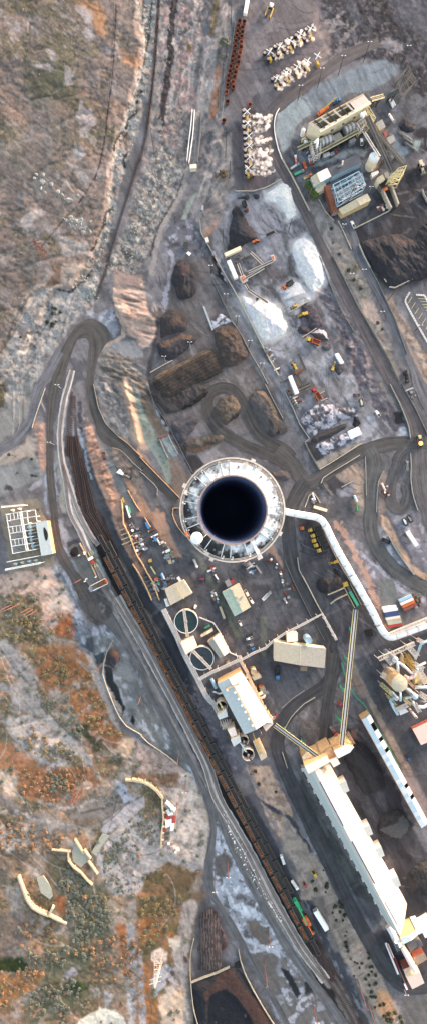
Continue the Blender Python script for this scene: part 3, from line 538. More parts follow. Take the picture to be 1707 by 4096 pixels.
for i,(P,n)in enumerate(((SY,40),(WY,70),(PD,40),(YA,34),(PF,26),(V("700,1200 800,1200 860,1500 790,1560 740,1420"),30),(T(2,3,"0,480 1000,420 1000,900 600,960 0,960"),40),(T(2,5,"0,300 400,80 420,400 300,800 60,800"),46),(CF,40),(CY,40),(T(2,4,"100,30 260,80 420,380 720,900 400,1000 250,700"),34),(DK,30),(T(0,4,"560,450 850,700 800,860 640,760"),10))):
 strokes(P,n,20+i,60,40 if i not in(2,8,9)else 90,2.6,((74,73,76),(80,79,82),(148,146,149)),.42,(6,22),.5,7)
for q,w_,c_ in(("300,-40 290,200 270,420 250,640 230,900",7,(176,170,166)),("350,-40 330,200 315,420 300,640 290,900",5,(120,113,112)),("420,-40 410,150 385,420 370,640 360,800",9,(182,176,172)),("520,280 480,520 450,760 430,900",10,(186,180,177)),("500,320 470,540 450,700",4,(104,99,99)),("640,420 610,640 590,900",6,(112,106,104)),("660,-20 640,200 625,420",7,(184,178,174))):line(T(1,0,q),w_,c_,.75,4)
for q,w_,c_ in(("560,100 520,280 470,430 430,560",6,(186,180,176)),("620,80 590,250 545,400 500,600",7,(120,114,113)),("640,200 600,380 560,560",8,(180,172,166)),("150,330 120,480 60,640",6,(120,115,112)),("250,350 200,500 140,640 80,800",5,(178,172,166))):line(T(1,1,q),w_,c_,.7,4)
for q in("560,120 700,260 850,420 930,560","300,450 420,560 520,640","60,240 180,330 300,420","740,480 640,520 560,600","850,560 780,660 720,780"):line(T(0,5,q),9,(190,180,170),.55,8,4)
for q in("0,330 160,340 300,390 520,430","300,250 420,300 560,300 700,250","60,620 200,560 330,480","480,800 560,900 600,965","860,760 880,560 960,420","930,520 940,700 930,900"):line(T(0,6,q),9,(196,188,180),.6,8,4)
for q in("200,30 330,180 420,320 560,420","60,420 240,400 420,440 640,560","300,965 420,800 480,640","820,700 800,860 760,965"):line(T(0,7,q),8,(176,162,146),.5,8,4)
for P in(T(0,5,"20,590 300,560 640,860 480,965 200,860"),T(0,6,"-20,20 130,40 130,200 -20,160"),T(0,6,"0,430 240,420 200,620 0,600"),T(0,4,"60,460 460,440 560,760 420,800 300,620 60,560"),T(0,6,"480,480 700,480 640,640 520,600")):patch(P,(212,198,186),34,.5,.75)
# roads (each a draped strip), then the ground mesh itself
def J(*a):return np.concatenate(a)
def centre(P,wpx):
 P=smooth(P,5);d=np.gradient(P,axis=0);d/=np.maximum(np.hypot(d[:,0],d[:,1])[:,None],1e-6)
 nrm=np.stack([-d[:,1],d[:,0]],1)*wpx/2
 return P+nrm,P-nrm
ROADS=[]
def road(name,L,Rr,rgb,sm=True):
 if sm:L=smooth(L,4);Rr=smooth(Rr,4)
 ROADS.append((name,L,Rr,rgb))
road('haul_road',J(T(0,4,"620,690 590,630 520,480 430,330 400,150 380,0"),T(0,3,"355,700 352,500 355,250 375,0"),T(0,2,"385,930 430,780 500,640 560,545 640,485 720,478 800,530 835,600 790,680 740,770 712,900"),T(0,3,"712,0 745,180 800,300 900,395 1074,555"),T(1,3,"60,590 200,750 300,860")),J(T(0,4,"735,625 690,570 560,420 480,260 450,130 440,0"),T(0,3,"412,700 405,500 410,250 450,0"),T(0,2,"475,960 520,800 575,650 610,622 640,615 660,622 672,640 676,665 668,720 662,800 656,900"),T(0,3,"650,0 680,200 715,300 760,420 850,480 920,500 1000,590 1074,660"),T(1,3,"10,670 130,780 260,920")),(98,95,93))
road('country_road',J(T(0,2,"430,690 330,860 285,950"),T(0,3,"250,0 215,230 120,370 0,465 -200,560 -420,640")),J(T(0,2,"480,740 410,880 385,950"),T(0,3,"350,10 290,200 245,330 130,460 0,545 -200,640 -420,720")),(124,124,129))
road('service_road',J(T(0,4,"780,830 830,890 900,965"),T(0,5,"930,60 1000,150 1074,320"),T(1,5,"100,490 210,690 330,900 380,965"),T(1,6,"430,120 490,270 520,400 525,500 500,620 482,760 490,860 520,965"),T(1,7,"620,140 700,280 780,410 870,580 960,740 1074,960 1180,1200")),J(T(0,4,"860,780 900,840 955,940"),T(0,5,"985,30 1074,190 1110,260"),T(1,5,"100,370 250,640 360,850 420,965"),T(1,6,"500,150 555,260 572,390 577,500 562,620 550,780 556,870 580,965"),T(1,7,"660,120 740,260 820,410 920,590 1000,730 1100,900 1250,1200")),(112,112,114))
road('access_road',J(T(1,6,"555,300 640,550 720,720 790,850 850,965"),T(1,7,"930,140 1000,260 1074,400"),T(2,7,"140,610 270,790 380,965 520,1200")),J(T(1,6,"590,300 690,540 790,740 870,870 920,965"),T(1,7,"990,130 1060,250 1110,330"),T(2,7,"180,560 330,750 480,965 620,1200")),(118,118,120))
road('haul_road',J(T(2,0,"700,280 560,330 420,390 290,490 120,600 -30,700"),Z(940,380,5.37,"680,280 615,500 620,800 680,1150 820,1500"),T(2,1,"0,430 140,690 260,940"),T(2,2,"400,270 560,560 690,830 770,965"),T(2,3,"880,180 930,300 950,430")),J(T(2,0,"720,350 600,410 400,520 260,620 100,730 -10,830"),Z(940,380,5.37,"850,430 835,600 850,900 920,1200 1010,1440"),T(2,1,"20,290 180,620 340,940"),T(2,2,"470,230 640,550 770,780 860,965"),T(2,3,"980,180 1074,370 1100,440")),(112,106,107))
road('haul_road',J(T(2,3,"955,400 948,560 960,720 1000,900 1030,965"),T(2,4,"1074,140 1200,330")),J(T(2,3,"1140,430 1160,600 1190,800 1230,965"),T(2,4,"1280,140 1400,330")),(110,108,110))
road('plant_road',J(T(2,1,"430,640 480,760 530,965"),T(2,2,"620,180 720,350 790,520 850,650 900,760 950,880"),T(2,3,"970,20 1080,250 1140,380")),J(T(2,1,"500,700 550,820 600,965"),T(2,2,"680,170 760,330 830,480 900,620 960,760 1040,930"),T(2,3,"1074,20 1190,250 1250,380")),(120,120,125))
def croad(name,P,w,rgb):ROADS.append((name,*centre(P,w*1.22),tuple(c*.93 for c in rgb)))
croad('dirt_road',T(1,3,"1120,610 960,530 800,470 650,380 560,310 510,200 520,90 590,35 690,45 770,140 830,280 920,400 1074,490 1140,560"),38,(94,92,92))
croad('dirt_road',T(2,3,"-60,500 40,580 110,680 190,745 350,645 500,555 640,490 800,450 960,445 1060,430"),46,(104,102,102))
croad('dirt_road',J(T(2,3,"150,740 100,820 50,920 20,1010"),T(2,4,"30,150 50,330 110,520 200,700 290,860 350,965"),T(2,5,"345,60 375,200 320,330 180,430 50,530 -25,640"),V("698,1880 716,1935 748,2010 792,2100 830,2180 866,2255 900,2320 929,2372 962,2430 989,2462 1020,2482 1074,2484 1200,2470")),46,(92,92,95))
croad('dirt_road',T(2,5,"365,100 345,300 320,500 310,650 290,800"),40,(100,98,98))
croad('plant_road',J(T(2,3,"630,490 680,590 655,760 652,965"),T(2,4,"650,120 690,250 790,390 900,480 1000,540 1100,590 1300,690")),44,(110,111,112))
croad('dirt_road',T(2,3,"930,480 870,540 840,640 800,760 800,880 840,940 900,930 930,840 920,760"),36,(108,107,109))
# level the ground below roads, yards and everything industrial
FL=np.zeros(PX.shape,np.float32)
for nm,L,Q,c in ROADS:
 P=np.concatenate([L,Q[::-1]]);w=win(P,34)
 x,y=PX[w],PY[w]
 if x.size==0:continue
 d=pldist(x,y,P,True);d[inpoly(x,y,P)]=0
 FL[w]=np.maximum(FL[w],1-sstep(6,30,d))
for P in(YA,TBD,V("0,1240 120,1230 150,1440 0,1450")):
 w=win(P,40);x,y=PX[w],PY[w];d=pldist(x,y,P,True);d[inpoly(x,y,P)]=0;FL[w]=np.maximum(FL[w],1-sstep(6,30,d))
nat=np.zeros(PX.shape,np.float32)
for P in(HU,HL,SU,SR,LG,CB):
 w,m=mask(P,4,20);nat[w]=np.maximum(nat[w],m)
rid=1-np.abs(fbm(PX,PY,46,4,21,35,2.2)-.5)*6;rid=np.clip(rid,0,1)**2
gul_=1-np.abs(fbm(PX,PY,120,5,23,-20,1.6)-.5)*9;gul_=np.clip(gul_,0,1)**2
fine=fbm(PX,PY,9,3,31)-.5;mid=fbm(PX,PY,28,4,33)-.5;trk=fbm(PX,PY,11,3,35,62,9)-.5
ALB*=(1+nat*(.14+fine*.7+mid*.5-rid*.2-gul_*.2)+(1-nat)*(fine*.35+mid*.4+trk*.6))[...,None]
HZ-=nat*(rid*.25+gul_*.7);ALB=np.clip(ALB,.006,.9)
HZ+=(fbm(PX,PY,15,3,77)-.5)*RGH*4
HZ*=1-FL
HZ=np.maximum(HZ,-1.2)
def hz(x,y):
 i=(x-GX[0])/ST;j=(y-GY[0])/ST
 i=min(max(i,0),len(GX)-1.001);j=min(max(j,0),len(GY)-1.001);a,b=int(i),int(j);u,v=i-a,j-b
 return float((HZ[b,a]*(1-u)+HZ[b,a+1]*u)*(1-v)+(HZ[b+1,a]*(1-u)+HZ[b+1,a+1]*u)*v)
def G(x,y):return W(x,y,hz(x,y))
def grid_mesh(name,X,Y,Zz,rgb=None):
 ny,nx=X.shape;f=K*(H-Zz)/H
 co=np.stack([(X-853.5)*f,(2048-Y)*f,Zz],-1).reshape(-1,3).astype(np.float32)
 idx=np.arange(nx*ny).reshape(ny,nx);q=np.stack([idx[:-1,:-1],idx[1:,:-1],idx[1:,1:],idx[:-1,1:]],-1).reshape(-1,4)
 me=bpy.data.meshes.new(name);me.vertices.add(len(co));me.vertices.foreach_set('co',co.ravel())
 me.loops.add(q.size);me.loops.foreach_set('vertex_index',q.ravel().astype(np.int32))
 me.polygons.add(len(q));me.polygons.foreach_set('loop_start',np.arange(0,q.size,4,dtype=np.int32))
 me.polygons.foreach_set('use_smooth',np.ones(len(q),bool))
 me.update(calc_edges=True)
 if rgb is not None:
  a=me.attributes.new('albedo','FLOAT_COLOR','POINT');c=np.ones((len(co),4),np.float32);c[:,:3]=rgb.reshape(-1,3);a.data.foreach_set('color',c.ravel())
 return me
def attr_mat(name,amp=.2,fine=2.2,bump=.25,rough=.9):
 m,n,L,b=_mat(name)
 at=n.new('ShaderNodeAttribute');at.attribute_name='albedo';tc=n.new('ShaderNodeTexCoord');o=at.outputs['Color']
 for sc,a in((fine,amp),(fine*.28,amp*.8)):
  nz=n.new('ShaderNodeTexNoise');nz.inputs['Scale'].default_value=sc;nz.inputs['Detail'].default_value=5;nz.inputs['Roughness'].default_value=.7
  L.new(tc.outputs['Object'],nz.inputs['Vector'])
  mr=n.new('ShaderNodeMapRange');mr.inputs[1].default_value=.25;mr.inputs[2].default_value=.75;mr.inputs[3].default_value=1-a;mr.inputs[4].default_value=1+a
  L.new(nz.outputs[0],mr.inputs[0]);vm=n.new('ShaderNodeVectorMath');vm.operation='SCALE';L.new(o,vm.inputs[0]);L.new(mr.outputs[0],vm.inputs['Scale']);o=vm.outputs[0]
 L.new(o,b.inputs['Base Color']);b.inputs['Roughness'].default_value=rough;b.inputs['Specular IOR Level'].default_value=.2
 bp=n.new('ShaderNodeBump');bp.inputs['Strength'].default_value=bump;bp.inputs['Distance'].default_value=.25;L.new(nz.outputs[0],bp.inputs['Height']);L.new(bp.outputs[0],b.inputs['Normal'])
 return m
M_GROUND=attr_mat('bare earth')
gm=grid_mesh('ground',PX,PY,HZ,ALB);gm.materials.append(M_GROUND)
g=bpy.data.objects.new('ground',gm);kind(link(g),'structure')
# the plain beyond, out to the horizon
M_FAR=mat('far plain',(104,96,90),.95,sc=.01,var=.3)
far=MB();e=[W(-216,-216),W(1924,-216),W(1924,4312),W(-216,4312)];o4=[(-3500,3500),(3500,3500),(3500,-3500),(-3500,-3500)]
for i in range(4):
 j=(i+1)%4;far.quad((e[i].x,e[i].y,-.6),(o4[i][0],o4[i][1],-2),(o4[j][0],o4[j][1],-2),(e[j].x,e[j].y,-.6))
kind(ob('plain',far,M_FAR),'structure')
def road_mat(name,rgb):
 m,n,L,b=_mat(name);c=alb(rgb)
 uv=n.new('ShaderNodeUVMap');tc=n.new('ShaderNodeTexCoord');outs=[]
 for sx,sy,det in((1.1,.035,4),(.35,.02,3)):
  mp=n.new('ShaderNodeMapping');mp.inputs['Scale'].default_value=(sx,sy,1);L.new(uv.outputs[0],mp.inputs[0])
  nz=n.new('ShaderNodeTexNoise');nz.inputs['Scale'].default_value=1;nz.inputs['Detail'].default_value=det;L.new(mp.outputs[0],nz.inputs['Vector']);outs.append(nz.outputs[0])
 nz=n.new('ShaderNodeTexNoise');nz.inputs['Scale'].default_value=.12;nz.inputs['Detail'].default_value=8;nz.inputs['Roughness'].default_value=.7;L.new(tc.outputs['Object'],nz.inputs['Vector']);outs.append(nz.outputs[0])
 s=None
 for k,w_ in zip(outs,(1.0,.9,1.0)):
  mm=n.new('ShaderNodeMath');mm.operation='MULTIPLY_ADD';L.new(k,mm.inputs[0]);mm.inputs[1].default_value=w_
  if s is None:mm.inputs[2].default_value=-.95
  else:L.new(s,mm.inputs[2])
  s=mm.outputs[0]
 mr=n.new('ShaderNodeMapRange');mr.inputs[1].default_value=.15;mr.inputs[2].default_value=.85;mr.inputs[3].default_value=.52;mr.inputs[4].default_value=1.5;L.new(s,mr.inputs[0])
 vm=n.new('ShaderNodeVectorMath');vm.operation='SCALE';vm.inputs[0].default_value=tuple(c);L.new(mr.outputs[0],vm.inputs['Scale']);L.new(vm.outputs[0],b.inputs['Base Color'])
 b.inputs['Roughness'].default_value=.85;b.inputs['Specular IOR Level'].default_value=.25
 bp=n.new('ShaderNodeBump');bp.inputs['Strength'].default_value=.3;bp.inputs['Distance'].default_value=.1;L.new(s,bp.inputs['Height']);L.new(bp.outputs[0],b.inputs['Normal'])
 return m
_rm={}
def ribbon(name,L,Q,m,zoff,nc=7,step=9,ragged=True):
 n=max(int(max(plen(L),plen(Q))/step),3)
 A,B=resample(L,n),resample(Q,n)
 t=np.linspace(0,1,nc)[None,:,None]
 P=A[:,None]*(1-t)+B[:,None]*t
 X,Y=P[...,0].copy(),P[...,1].copy()
 if ragged:
  for k,s in((0,1),(-1,-1)):
   w_=(fbm(X[:,k],Y[:,k],22,3,5)-.5)*7*s;d=(B-A);d/=np.hypot(d[:,0],d[:,1])[:,None]+1e-6
   X[:,k]+=d[:,0]*w_;Y[:,k]+=d[:,1]*w_
 zz=np.array([[hz(a,b)for a,b in zip(r1,r2)]for r1,r2 in zip(X,Y)])+zoff
 me=grid_mesh(name,X,Y,zz);me.materials.append(m)
 uv=me.uv_layers.new(name='UVMap');al=np.r_[0,np.cumsum(np.hypot(*np.diff((A+B)/2,axis=0).T))]*K
 wd_=np.hypot(*(B-A).T)*K;U=np.linspace(0,1,nc)[None,:]*wd_.mean();Uv=np.stack([np.repeat(U,n,0),np.repeat(al[:,None],nc,1)],-1).reshape(-1,2)
 li=np.zeros(len(me.loops),np.int32);me.loops.foreach_get('vertex_index',li);uv.data.foreach_set('uv',Uv[li].astype(np.float32).ravel())
 return link(bpy.data.objects.new(name,me))
for i,(nm,L,Q,c)in enumerate(ROADS):
 if c not in _rm:_rm[c]=road_mat('road surface',c)
 kind(ribbon(nm,L,Q,_rm[c],.10+.012*i),'structure')
 # materials of built things
M=dict(white=mat('white paint',(232,230,226),.5,var=.06),cream=mat('cream cladding',(222,206,178),.6,var=.1),pinkw=mat('pale cladding',(224,208,196),.6,var=.07),roofw=mat('white roof',(224,226,228),.45,var=.12,sc=.35,rust=(176,168,158),rthr=.66),roofg=mat('grey roof sheet',(176,184,184),.5,var=.1,sc=.4),rooft=mat('tan roof sheet',(190,176,154),.6,var=.14,sc=.6),rooftg=mat('weathered grey roof',(150,146,138),.7,var=.2,sc=.7),green=mat('pale green roof',(160,174,158),.6,var=.15,sc=.5),beige=mat('beige roof',(178,168,144),.6,var=.2,sc=.8),dkroof=mat('dark roof felt',(84,84,90),.8,var=.15),tan=mat('tan wall',(190,164,124),.7,var=.15),orangew=mat('sunlit ochre wall',(202,164,122),.7,var=.2),brick=mat('red brown wall',(136,74,62),.8,var=.2),conc=mat('concrete',(146,143,137),.85,var=.2,sc=.6,rust=(120,112,104),rthr=.62),concl=mat('pale concrete',(172,162,144),.85,var=.2,sc=.5),concd=mat('dark concrete',(104,102,99),.9,var=.25,sc=.6),steel=mat('galvanised steel',(176,178,182),.4,.5,var=.15),steelw=mat('pale steelwork',(206,196,186),.5,var=.12,rust=(150,110,86),rthr=.66),dark=mat('dark steel',(44,43,44),.7,var=.25),black=mat('black',(18,18,20),.8),rust=mat('rusty steel',(104,58,42),.9,var=.35,sc=1.5,bump=.4),yellow=mat('yellow paint',(192,154,62),.5,var=.12),yelp=mat('pale yellow paint',(200,188,140),.6,var=.15),orange=mat('orange paint',(198,102,50),.5,var=.15),red=mat('red paint',(164,58,52),.5,var=.15),blue=mat('blue paint',(62,122,170),.5,var=.15),navy=mat('navy paint',(52,72,112),.5,var=.12),teal=mat('green paint',(70,160,120),.5,var=.12),grn=mat('bright green paint',(48,158,104),.5,var=.12),glass=mat('window glass',(26,32,40),.12),tyre=mat('tyre rubber',(28,28,29),.9),silver=mat('silver cladding',(200,200,200),.3,.55,var=.1),wood=mat('weathered timber',(112,78,58),.9,var=.25),redpole=mat('rusty red pole',(112,70,56),.8,var=.2),duct=mat('white duct coating',(236,236,238),.45,var=.04,sc=.3),ltblue=mat('pale blue paint',(160,190,206),.5,var=.1),greyp=mat('grey paint',(128,130,134),.6,var=.15),brown=mat('brown roof',(132,118,104),.7,var=.2),salmon=mat('salmon roof',(206,184,172),.6,var=.08),bed=mat('dusty steel bed',(96,92,88),.8,var=.3),shaft=mat('stack concrete',(170,168,164),.9,var=.15,sc=.2),)  # orangew: orange sunlight on walls and kerbs put into the colour
def U2(v):return Vector((v[0],v[1])).normalized()
# the tall chimney
SCX,SCY=700+535/2.335,1800+560/2.335
SZ=370.0;SK=K*(H-SZ)/H/2.335
c0=W(SCX,SCY,SZ);SB=(c0.x,c0.y,0)
st=thing('chimney','very tall round chimney with a dark open mouth and a white streaked collar','chimney',SB)
r_o,r_i=490*SK,318*SK
sh=MB();sh.lathe(SB,[(15.5,0),(13,60),(10.4,180),(8.0,300),(r_o-.9,SZ-6),(r_o-.35,SZ-1.4)],64);ob('shaft',sh,M['shaft'],st,shade=True)
def collar_mat():
 m,n,L,b=_mat('streaked white collar')
 tc=n.new('ShaderNodeTexCoord');gm_=n.new('ShaderNodeNewGeometry')
 n1_=n.new('ShaderNodeTexNoise');n1_.inputs['Scale'].default_value=.55;n1_.inputs['Detail'].default_value=7;n1_.inputs['Roughness'].default_value=.62;L.new(tc.outputs['Object'],n1_.inputs['Vector'])
 # soot: more on the rim, and a broad dirty side to the south-west (wind-blown deposit)
 sp=n.new('ShaderNodeSeparateXYZ');L.new(tc.outputs['Object'],sp.inputs[0])
 ln=n.new('ShaderNodeVectorMath');ln.operation='LENGTH';cb=n.new('ShaderNodeCombineXYZ');L.new(sp.outputs[0],cb.inputs[0]);L.new(sp.outputs[1],cb.inputs[1]);L.new(cb.outputs[0],ln.inputs[0])
 rr=n.new('ShaderNodeMapRange');L.new(ln.outputs['Value'],rr.inputs[0]);rr.inputs[1].default_value=r_i*1.15;rr.inputs[2].default_value=r_o;rr.inputs[3].default_value=-.02;rr.inputs[4].default_value=.13
 sw=n.new('ShaderNodeVectorMath');sw.operation='DOT_PRODUCT';L.new(cb.outputs[0],sw.inputs[0]);sw.inputs[1].default_value=(-.014,-.016,0)
 a1=n.new('ShaderNodeMath');L.new(n1_.outputs[0],a1.inputs[0]);L.new(rr.outputs[0],a1.inputs[1]);a2=n.new('ShaderNodeMath');L.new(a1.outputs[0],a2.inputs[0]);L.new(sw.outputs['Value'],a2.inputs[1])
 cr=n.new('ShaderNodeValToRGB');L.new(a2.outputs[0],cr.inputs[0]);e=cr.color_ramp.elements
 e[0].position=.46;e[0].color=(*lin((222,224,226)),1);e[1].position=.63;e[1].color=(*lin((50,52,54)),1)
 x=e.new(.54);x.color=(*lin((150,154,158)),1);x=e.new(.74);x.color=(*lin((26,28,31)),1)
 L.new(cr.outputs[0],b.inputs['Base Color']);b.inputs['Roughness'].default_value=.7;return m
M_COL=collar_mat()
NR=22;ang=[(i+.5)*2*math.pi/NR+(.05 if i%2 else-.04)for i in range(NR)]
for i in range(NR):
 a0,a1=ang[i],ang[(i+1)%NR]+(2*math.pi if i==NR-1 else 0);q=MB();n=5;top=[];V_=[]
 for k in range(n+1):
  a=a0+(a1-a0)*k/n
  for r_,z in((r_i+.05,SZ-.15),(r_o*.93,SZ-1.0),(r_o*.93,SZ-1.25)):V_.append((SB[0]+r_*math.cos(a),SB[1]+r_*math.sin(a),z))
 F=[]
 for k in range(n):
  o=k*3;F+=[(o,o+1,o+4,o+3),(o+1,o+2,o+5,o+4)]
 q.add(V_,F);ob('collar_panel',q,M_COL,st)
 d=Vector((math.cos(a0),math.sin(a0),0));b_=Vector(SB)
 ob('collar_rib',MB().beam(b_+d*(r_i+.1)+Vector((0,0,SZ-.05)),b_+d*r_o*.925+Vector((0,0,SZ-.92)),.11,.16),M['white'],st)
 if i%2==0:
  a=(a0+a1)/2;d=Vector((math.cos(a),math.sin(a),0));hb=MB().box(b_+d*(r_i+1.35)+Vector((0,0,SZ-.52)),(.26,.26,.16),a);hp=ob('hatch',hb,M['greyp'],st)
  ob('hatch_vent',MB().cyl(b_+d*(r_i+1.35)+Vector((0,0,SZ-.44)),.06,.1,8),M['black'],hp)
 a=a0+.03;d=Vector((math.cos(a),math.sin(a),0));t=Vector((-d.y,d.x,0))
 bx=MB().box(b_+d*(r_o*.955)+Vector((0,0,SZ-.75)),(.2,.3,.3),a).box(b_+d*(r_o*.915)+t*.12+Vector((0,0,SZ-.8)),(.22,.18,.22),a+.3);ob('junction_box',bx,M['white'],st)
def ring(r1,r2,z1,z2,n=96):return MB().lathe(SB,[(r1,z1),(r2,z1),(r2,z2),(r1,z2),(r1,z1)],n)
ob('liner',MB().lathe(SB,[(r_i*.99,SZ+.2),(r_i*.94,SZ-.6),(r_i*.92,SZ-4),(r_i*.9,SZ-24),(.05,SZ-24)],72),mat('sooty hazy flue liner',(58,68,98),.8,var=.25,sc=.3),st,shade=True)  # bluish sky haze put into the colour; floor raised to catch light
ob('liner_rim',ring(r_i*.99,r_i*1.035,SZ-.2,SZ+.22),mat('scorched rim',(150,128,116),.7,var=.35,sc=2),st)
ob('gallery_floor',ring(r_o*.93,r_o*1.0,SZ-1.35,SZ-1.2),M['dark'],st)
for r_,z,w_ in((r_o*1.0,-.1,.07),(r_o*.985,-.45,.06),(r_o*.962,-.6,.06),(r_o*1.0,-.75,.06),(r_o*.945,-.95,.08)):
 ob('guard_rail',ring(r_-w_/2,r_+w_/2,SZ+z-.04,SZ+z+.04),M['steelw'],st)
for k in range(66):
 pm=MB();a=k*2*math.pi/66;pm.beam((SB[0]+r_o*math.cos(a),SB[1]+r_o*math.sin(a),SZ-1.3),(SB[0]+r_o*math.cos(a),SB[1]+r_o*math.sin(a),SZ-.06),.05);ob('rail_post',pm,M['steelw'],st)
def S(x,y,z=0):return Vector((SB[0]+(x-535)*SK,SB[1]-(y-560)*SK,SZ+z))
for x,y in((730,95),(85,330),(100,395),(300,968),(340,1027),(985,783),(790,1012),(972,712),(790,170),(658,130)):
 a=math.atan2(560-y,x-535);ob('platform',MB().box(S(x,y,-.5),(28*SK,42*SK,.12),a),M['steelw'],st)
ob('gangway',MB().box(S(775,960,-.6),(34*SK,130*SK,.1),R(28)),M['white'],st)
tk=MB().lathe(S(203,822,0),[(.02,1.25),(54*SK,1.05),(57*SK,.95),(57*SK,-1.0),(.02,-1.0)],32)
tk=ob('white_drum',tk,M['white'],None,shade=False,loc=S(203,822,-1));tag(tk,'round white drum tank standing on the chimney collar beside an orange pipe','tank')
pp=MB().tube([S(100,765,-.2),S(105,790,-.2),S(120,805,-.25),S(148,812,-.4)],13*SK,12);tag(ob('orange_hose',pp,M['orange'],None,loc=S(100,765,-.3)),'short curved orange pipe at the chimney rim beside the white drum','pipe')
# building helpers
def base_of(px):
 c=np.asarray(px).mean(0);w=W(c[0],c[1],0);return(w.x,w.y,hz(c[0],c[1]))
def corners(px,z):return[W(p[0],p[1],z)for p in px]
def inset(P,d):
 c=sum(P,Vector((0,0,0)))/len(P);return[p+(c-p).normalized()*d for p in P]
def rect_of(px,z):return corners(px,z)
def seams(a,b,c,d,n,m,parent,w=.12,name='roof_seam',h=.12):
 q=MB()
 for i in range(1,n):
  t=i/n;q.beam(Vector(a).lerp(b,t)+Vector((0,0,.05)),Vector(d).lerp(c,t)+Vector((0,0,.05)),w,h)
 return ob(name,q,m,parent)
def slab(a,b,c,d,th=.2):
 a,b,c,d=map(Vector,(a,b,c,d));n=(b-a).cross(c-a).normalized()
 if n.z<0:n=-n
 return MB().add([a,b,c,d,a-n*th,b-n*th,c-n*th,d-n*th],[(0,1,2,3),(7,6,5,4),(0,4,5,1),(1,5,6,2),(2,6,7,3),(3,7,4,0)])
def sheets(a,b,c,d,n,m,parent,name='roof_sheet',skip=(),alt=None,mk=3):
 """roof built of n sheets side by side from edge ab to edge dc"""
 L_=max((Vector(b)-Vector(a)).length,.1)
 for i in range(n):
  if i in skip:continue
  t0,t1=i/n+.015/L_,(i+1)/n-.015/L_;dz=Vector((0,0,.03*(i%2)))
  A,B,C,D=[Vector(p)for p in(a,b,c,d)]
  q=slab(A.lerp(B,t0)+dz,A.lerp(B,t1)+dz,D.lerp(C,t1)+dz,D.lerp(C,t0)+dz)
  ob(name,q,(alt if alt and RND.random()<1/mk else m),parent)
def gable(name,label,px,ze,zr,wall,r1,r2=None,n=10,cat='building',asym=.5,z0=0):
 """px: corners a,b,c,d of the eaves as seen, ridge from mid(ab) to mid(cd)"""
 A,B,C,D=corners(px,ze);b0=base_of(px);t=thing(name,label,cat,b0)
 mz=Vector((0,0,zr-ze));E=A.lerp(B,asym)+mz;F_=D.lerp(C,asym)+mz
 P=inset([A,B,C,D],.5);q=MB();a,b,c,d=P;e=a.lerp(b,asym)+mz*.97;f=d.lerp(c,asym)+mz*.97
 g=[Vector((p.x,p.y,z0))for p in P]
 q.add([*g,a,b,c,d,e,f],[(0,1,5,8,4),(2,3,7,9,6),(1,2,6,5),(3,0,4,7)]);ob('wall',q,wall,t)
 sheets(A,D,F_,E,n,r1,t);sheets(E,F_,C,B,n,r2 or r1,t)
 ob('ridge_cap',MB().beam(E+Vector((0,0,.1)),F_+Vector((0,0,.1)),.5,.15),r1,t)
 return t
def flat(name,label,px,z,wall,roof,n=5,cat='building',z0=0,over=.25):
 P=corners(px,z);t=thing(name,label,cat,base_of(px));q=MB();I=inset(P,.3)
 q.prism([(p.x,p.y)for p in I],z0,z-.05);ob('wall',q,wall,t)
 if len(P)==4 and n>1:sheets(P[0],P[1],P[2],P[3],n,roof,t)
 else:ob('roof',MB().prism([(p.x,p.y)for p in P],z-.05,z+.2),roof,t)
 return t
def add_windows(t,p,q,z,n,w=1.2,h=1.2,out=.08,mg='glass'):
 p,q=Vector(p),Vector(q);d=(q-p);L_=d.length;d.normalize();a=math.atan2(d.y,d.x)
 for i in range(n):
  c=p+d*L_*(i+.5)/n;f=ob('window',MB().box((c.x,c.y,z),(w,out*2,h),a),M['steelw'],t);ob('pane',MB().box((c.x,c.y,z),(w*.8,out*2+.06,h*.8),a),M[mg],f)
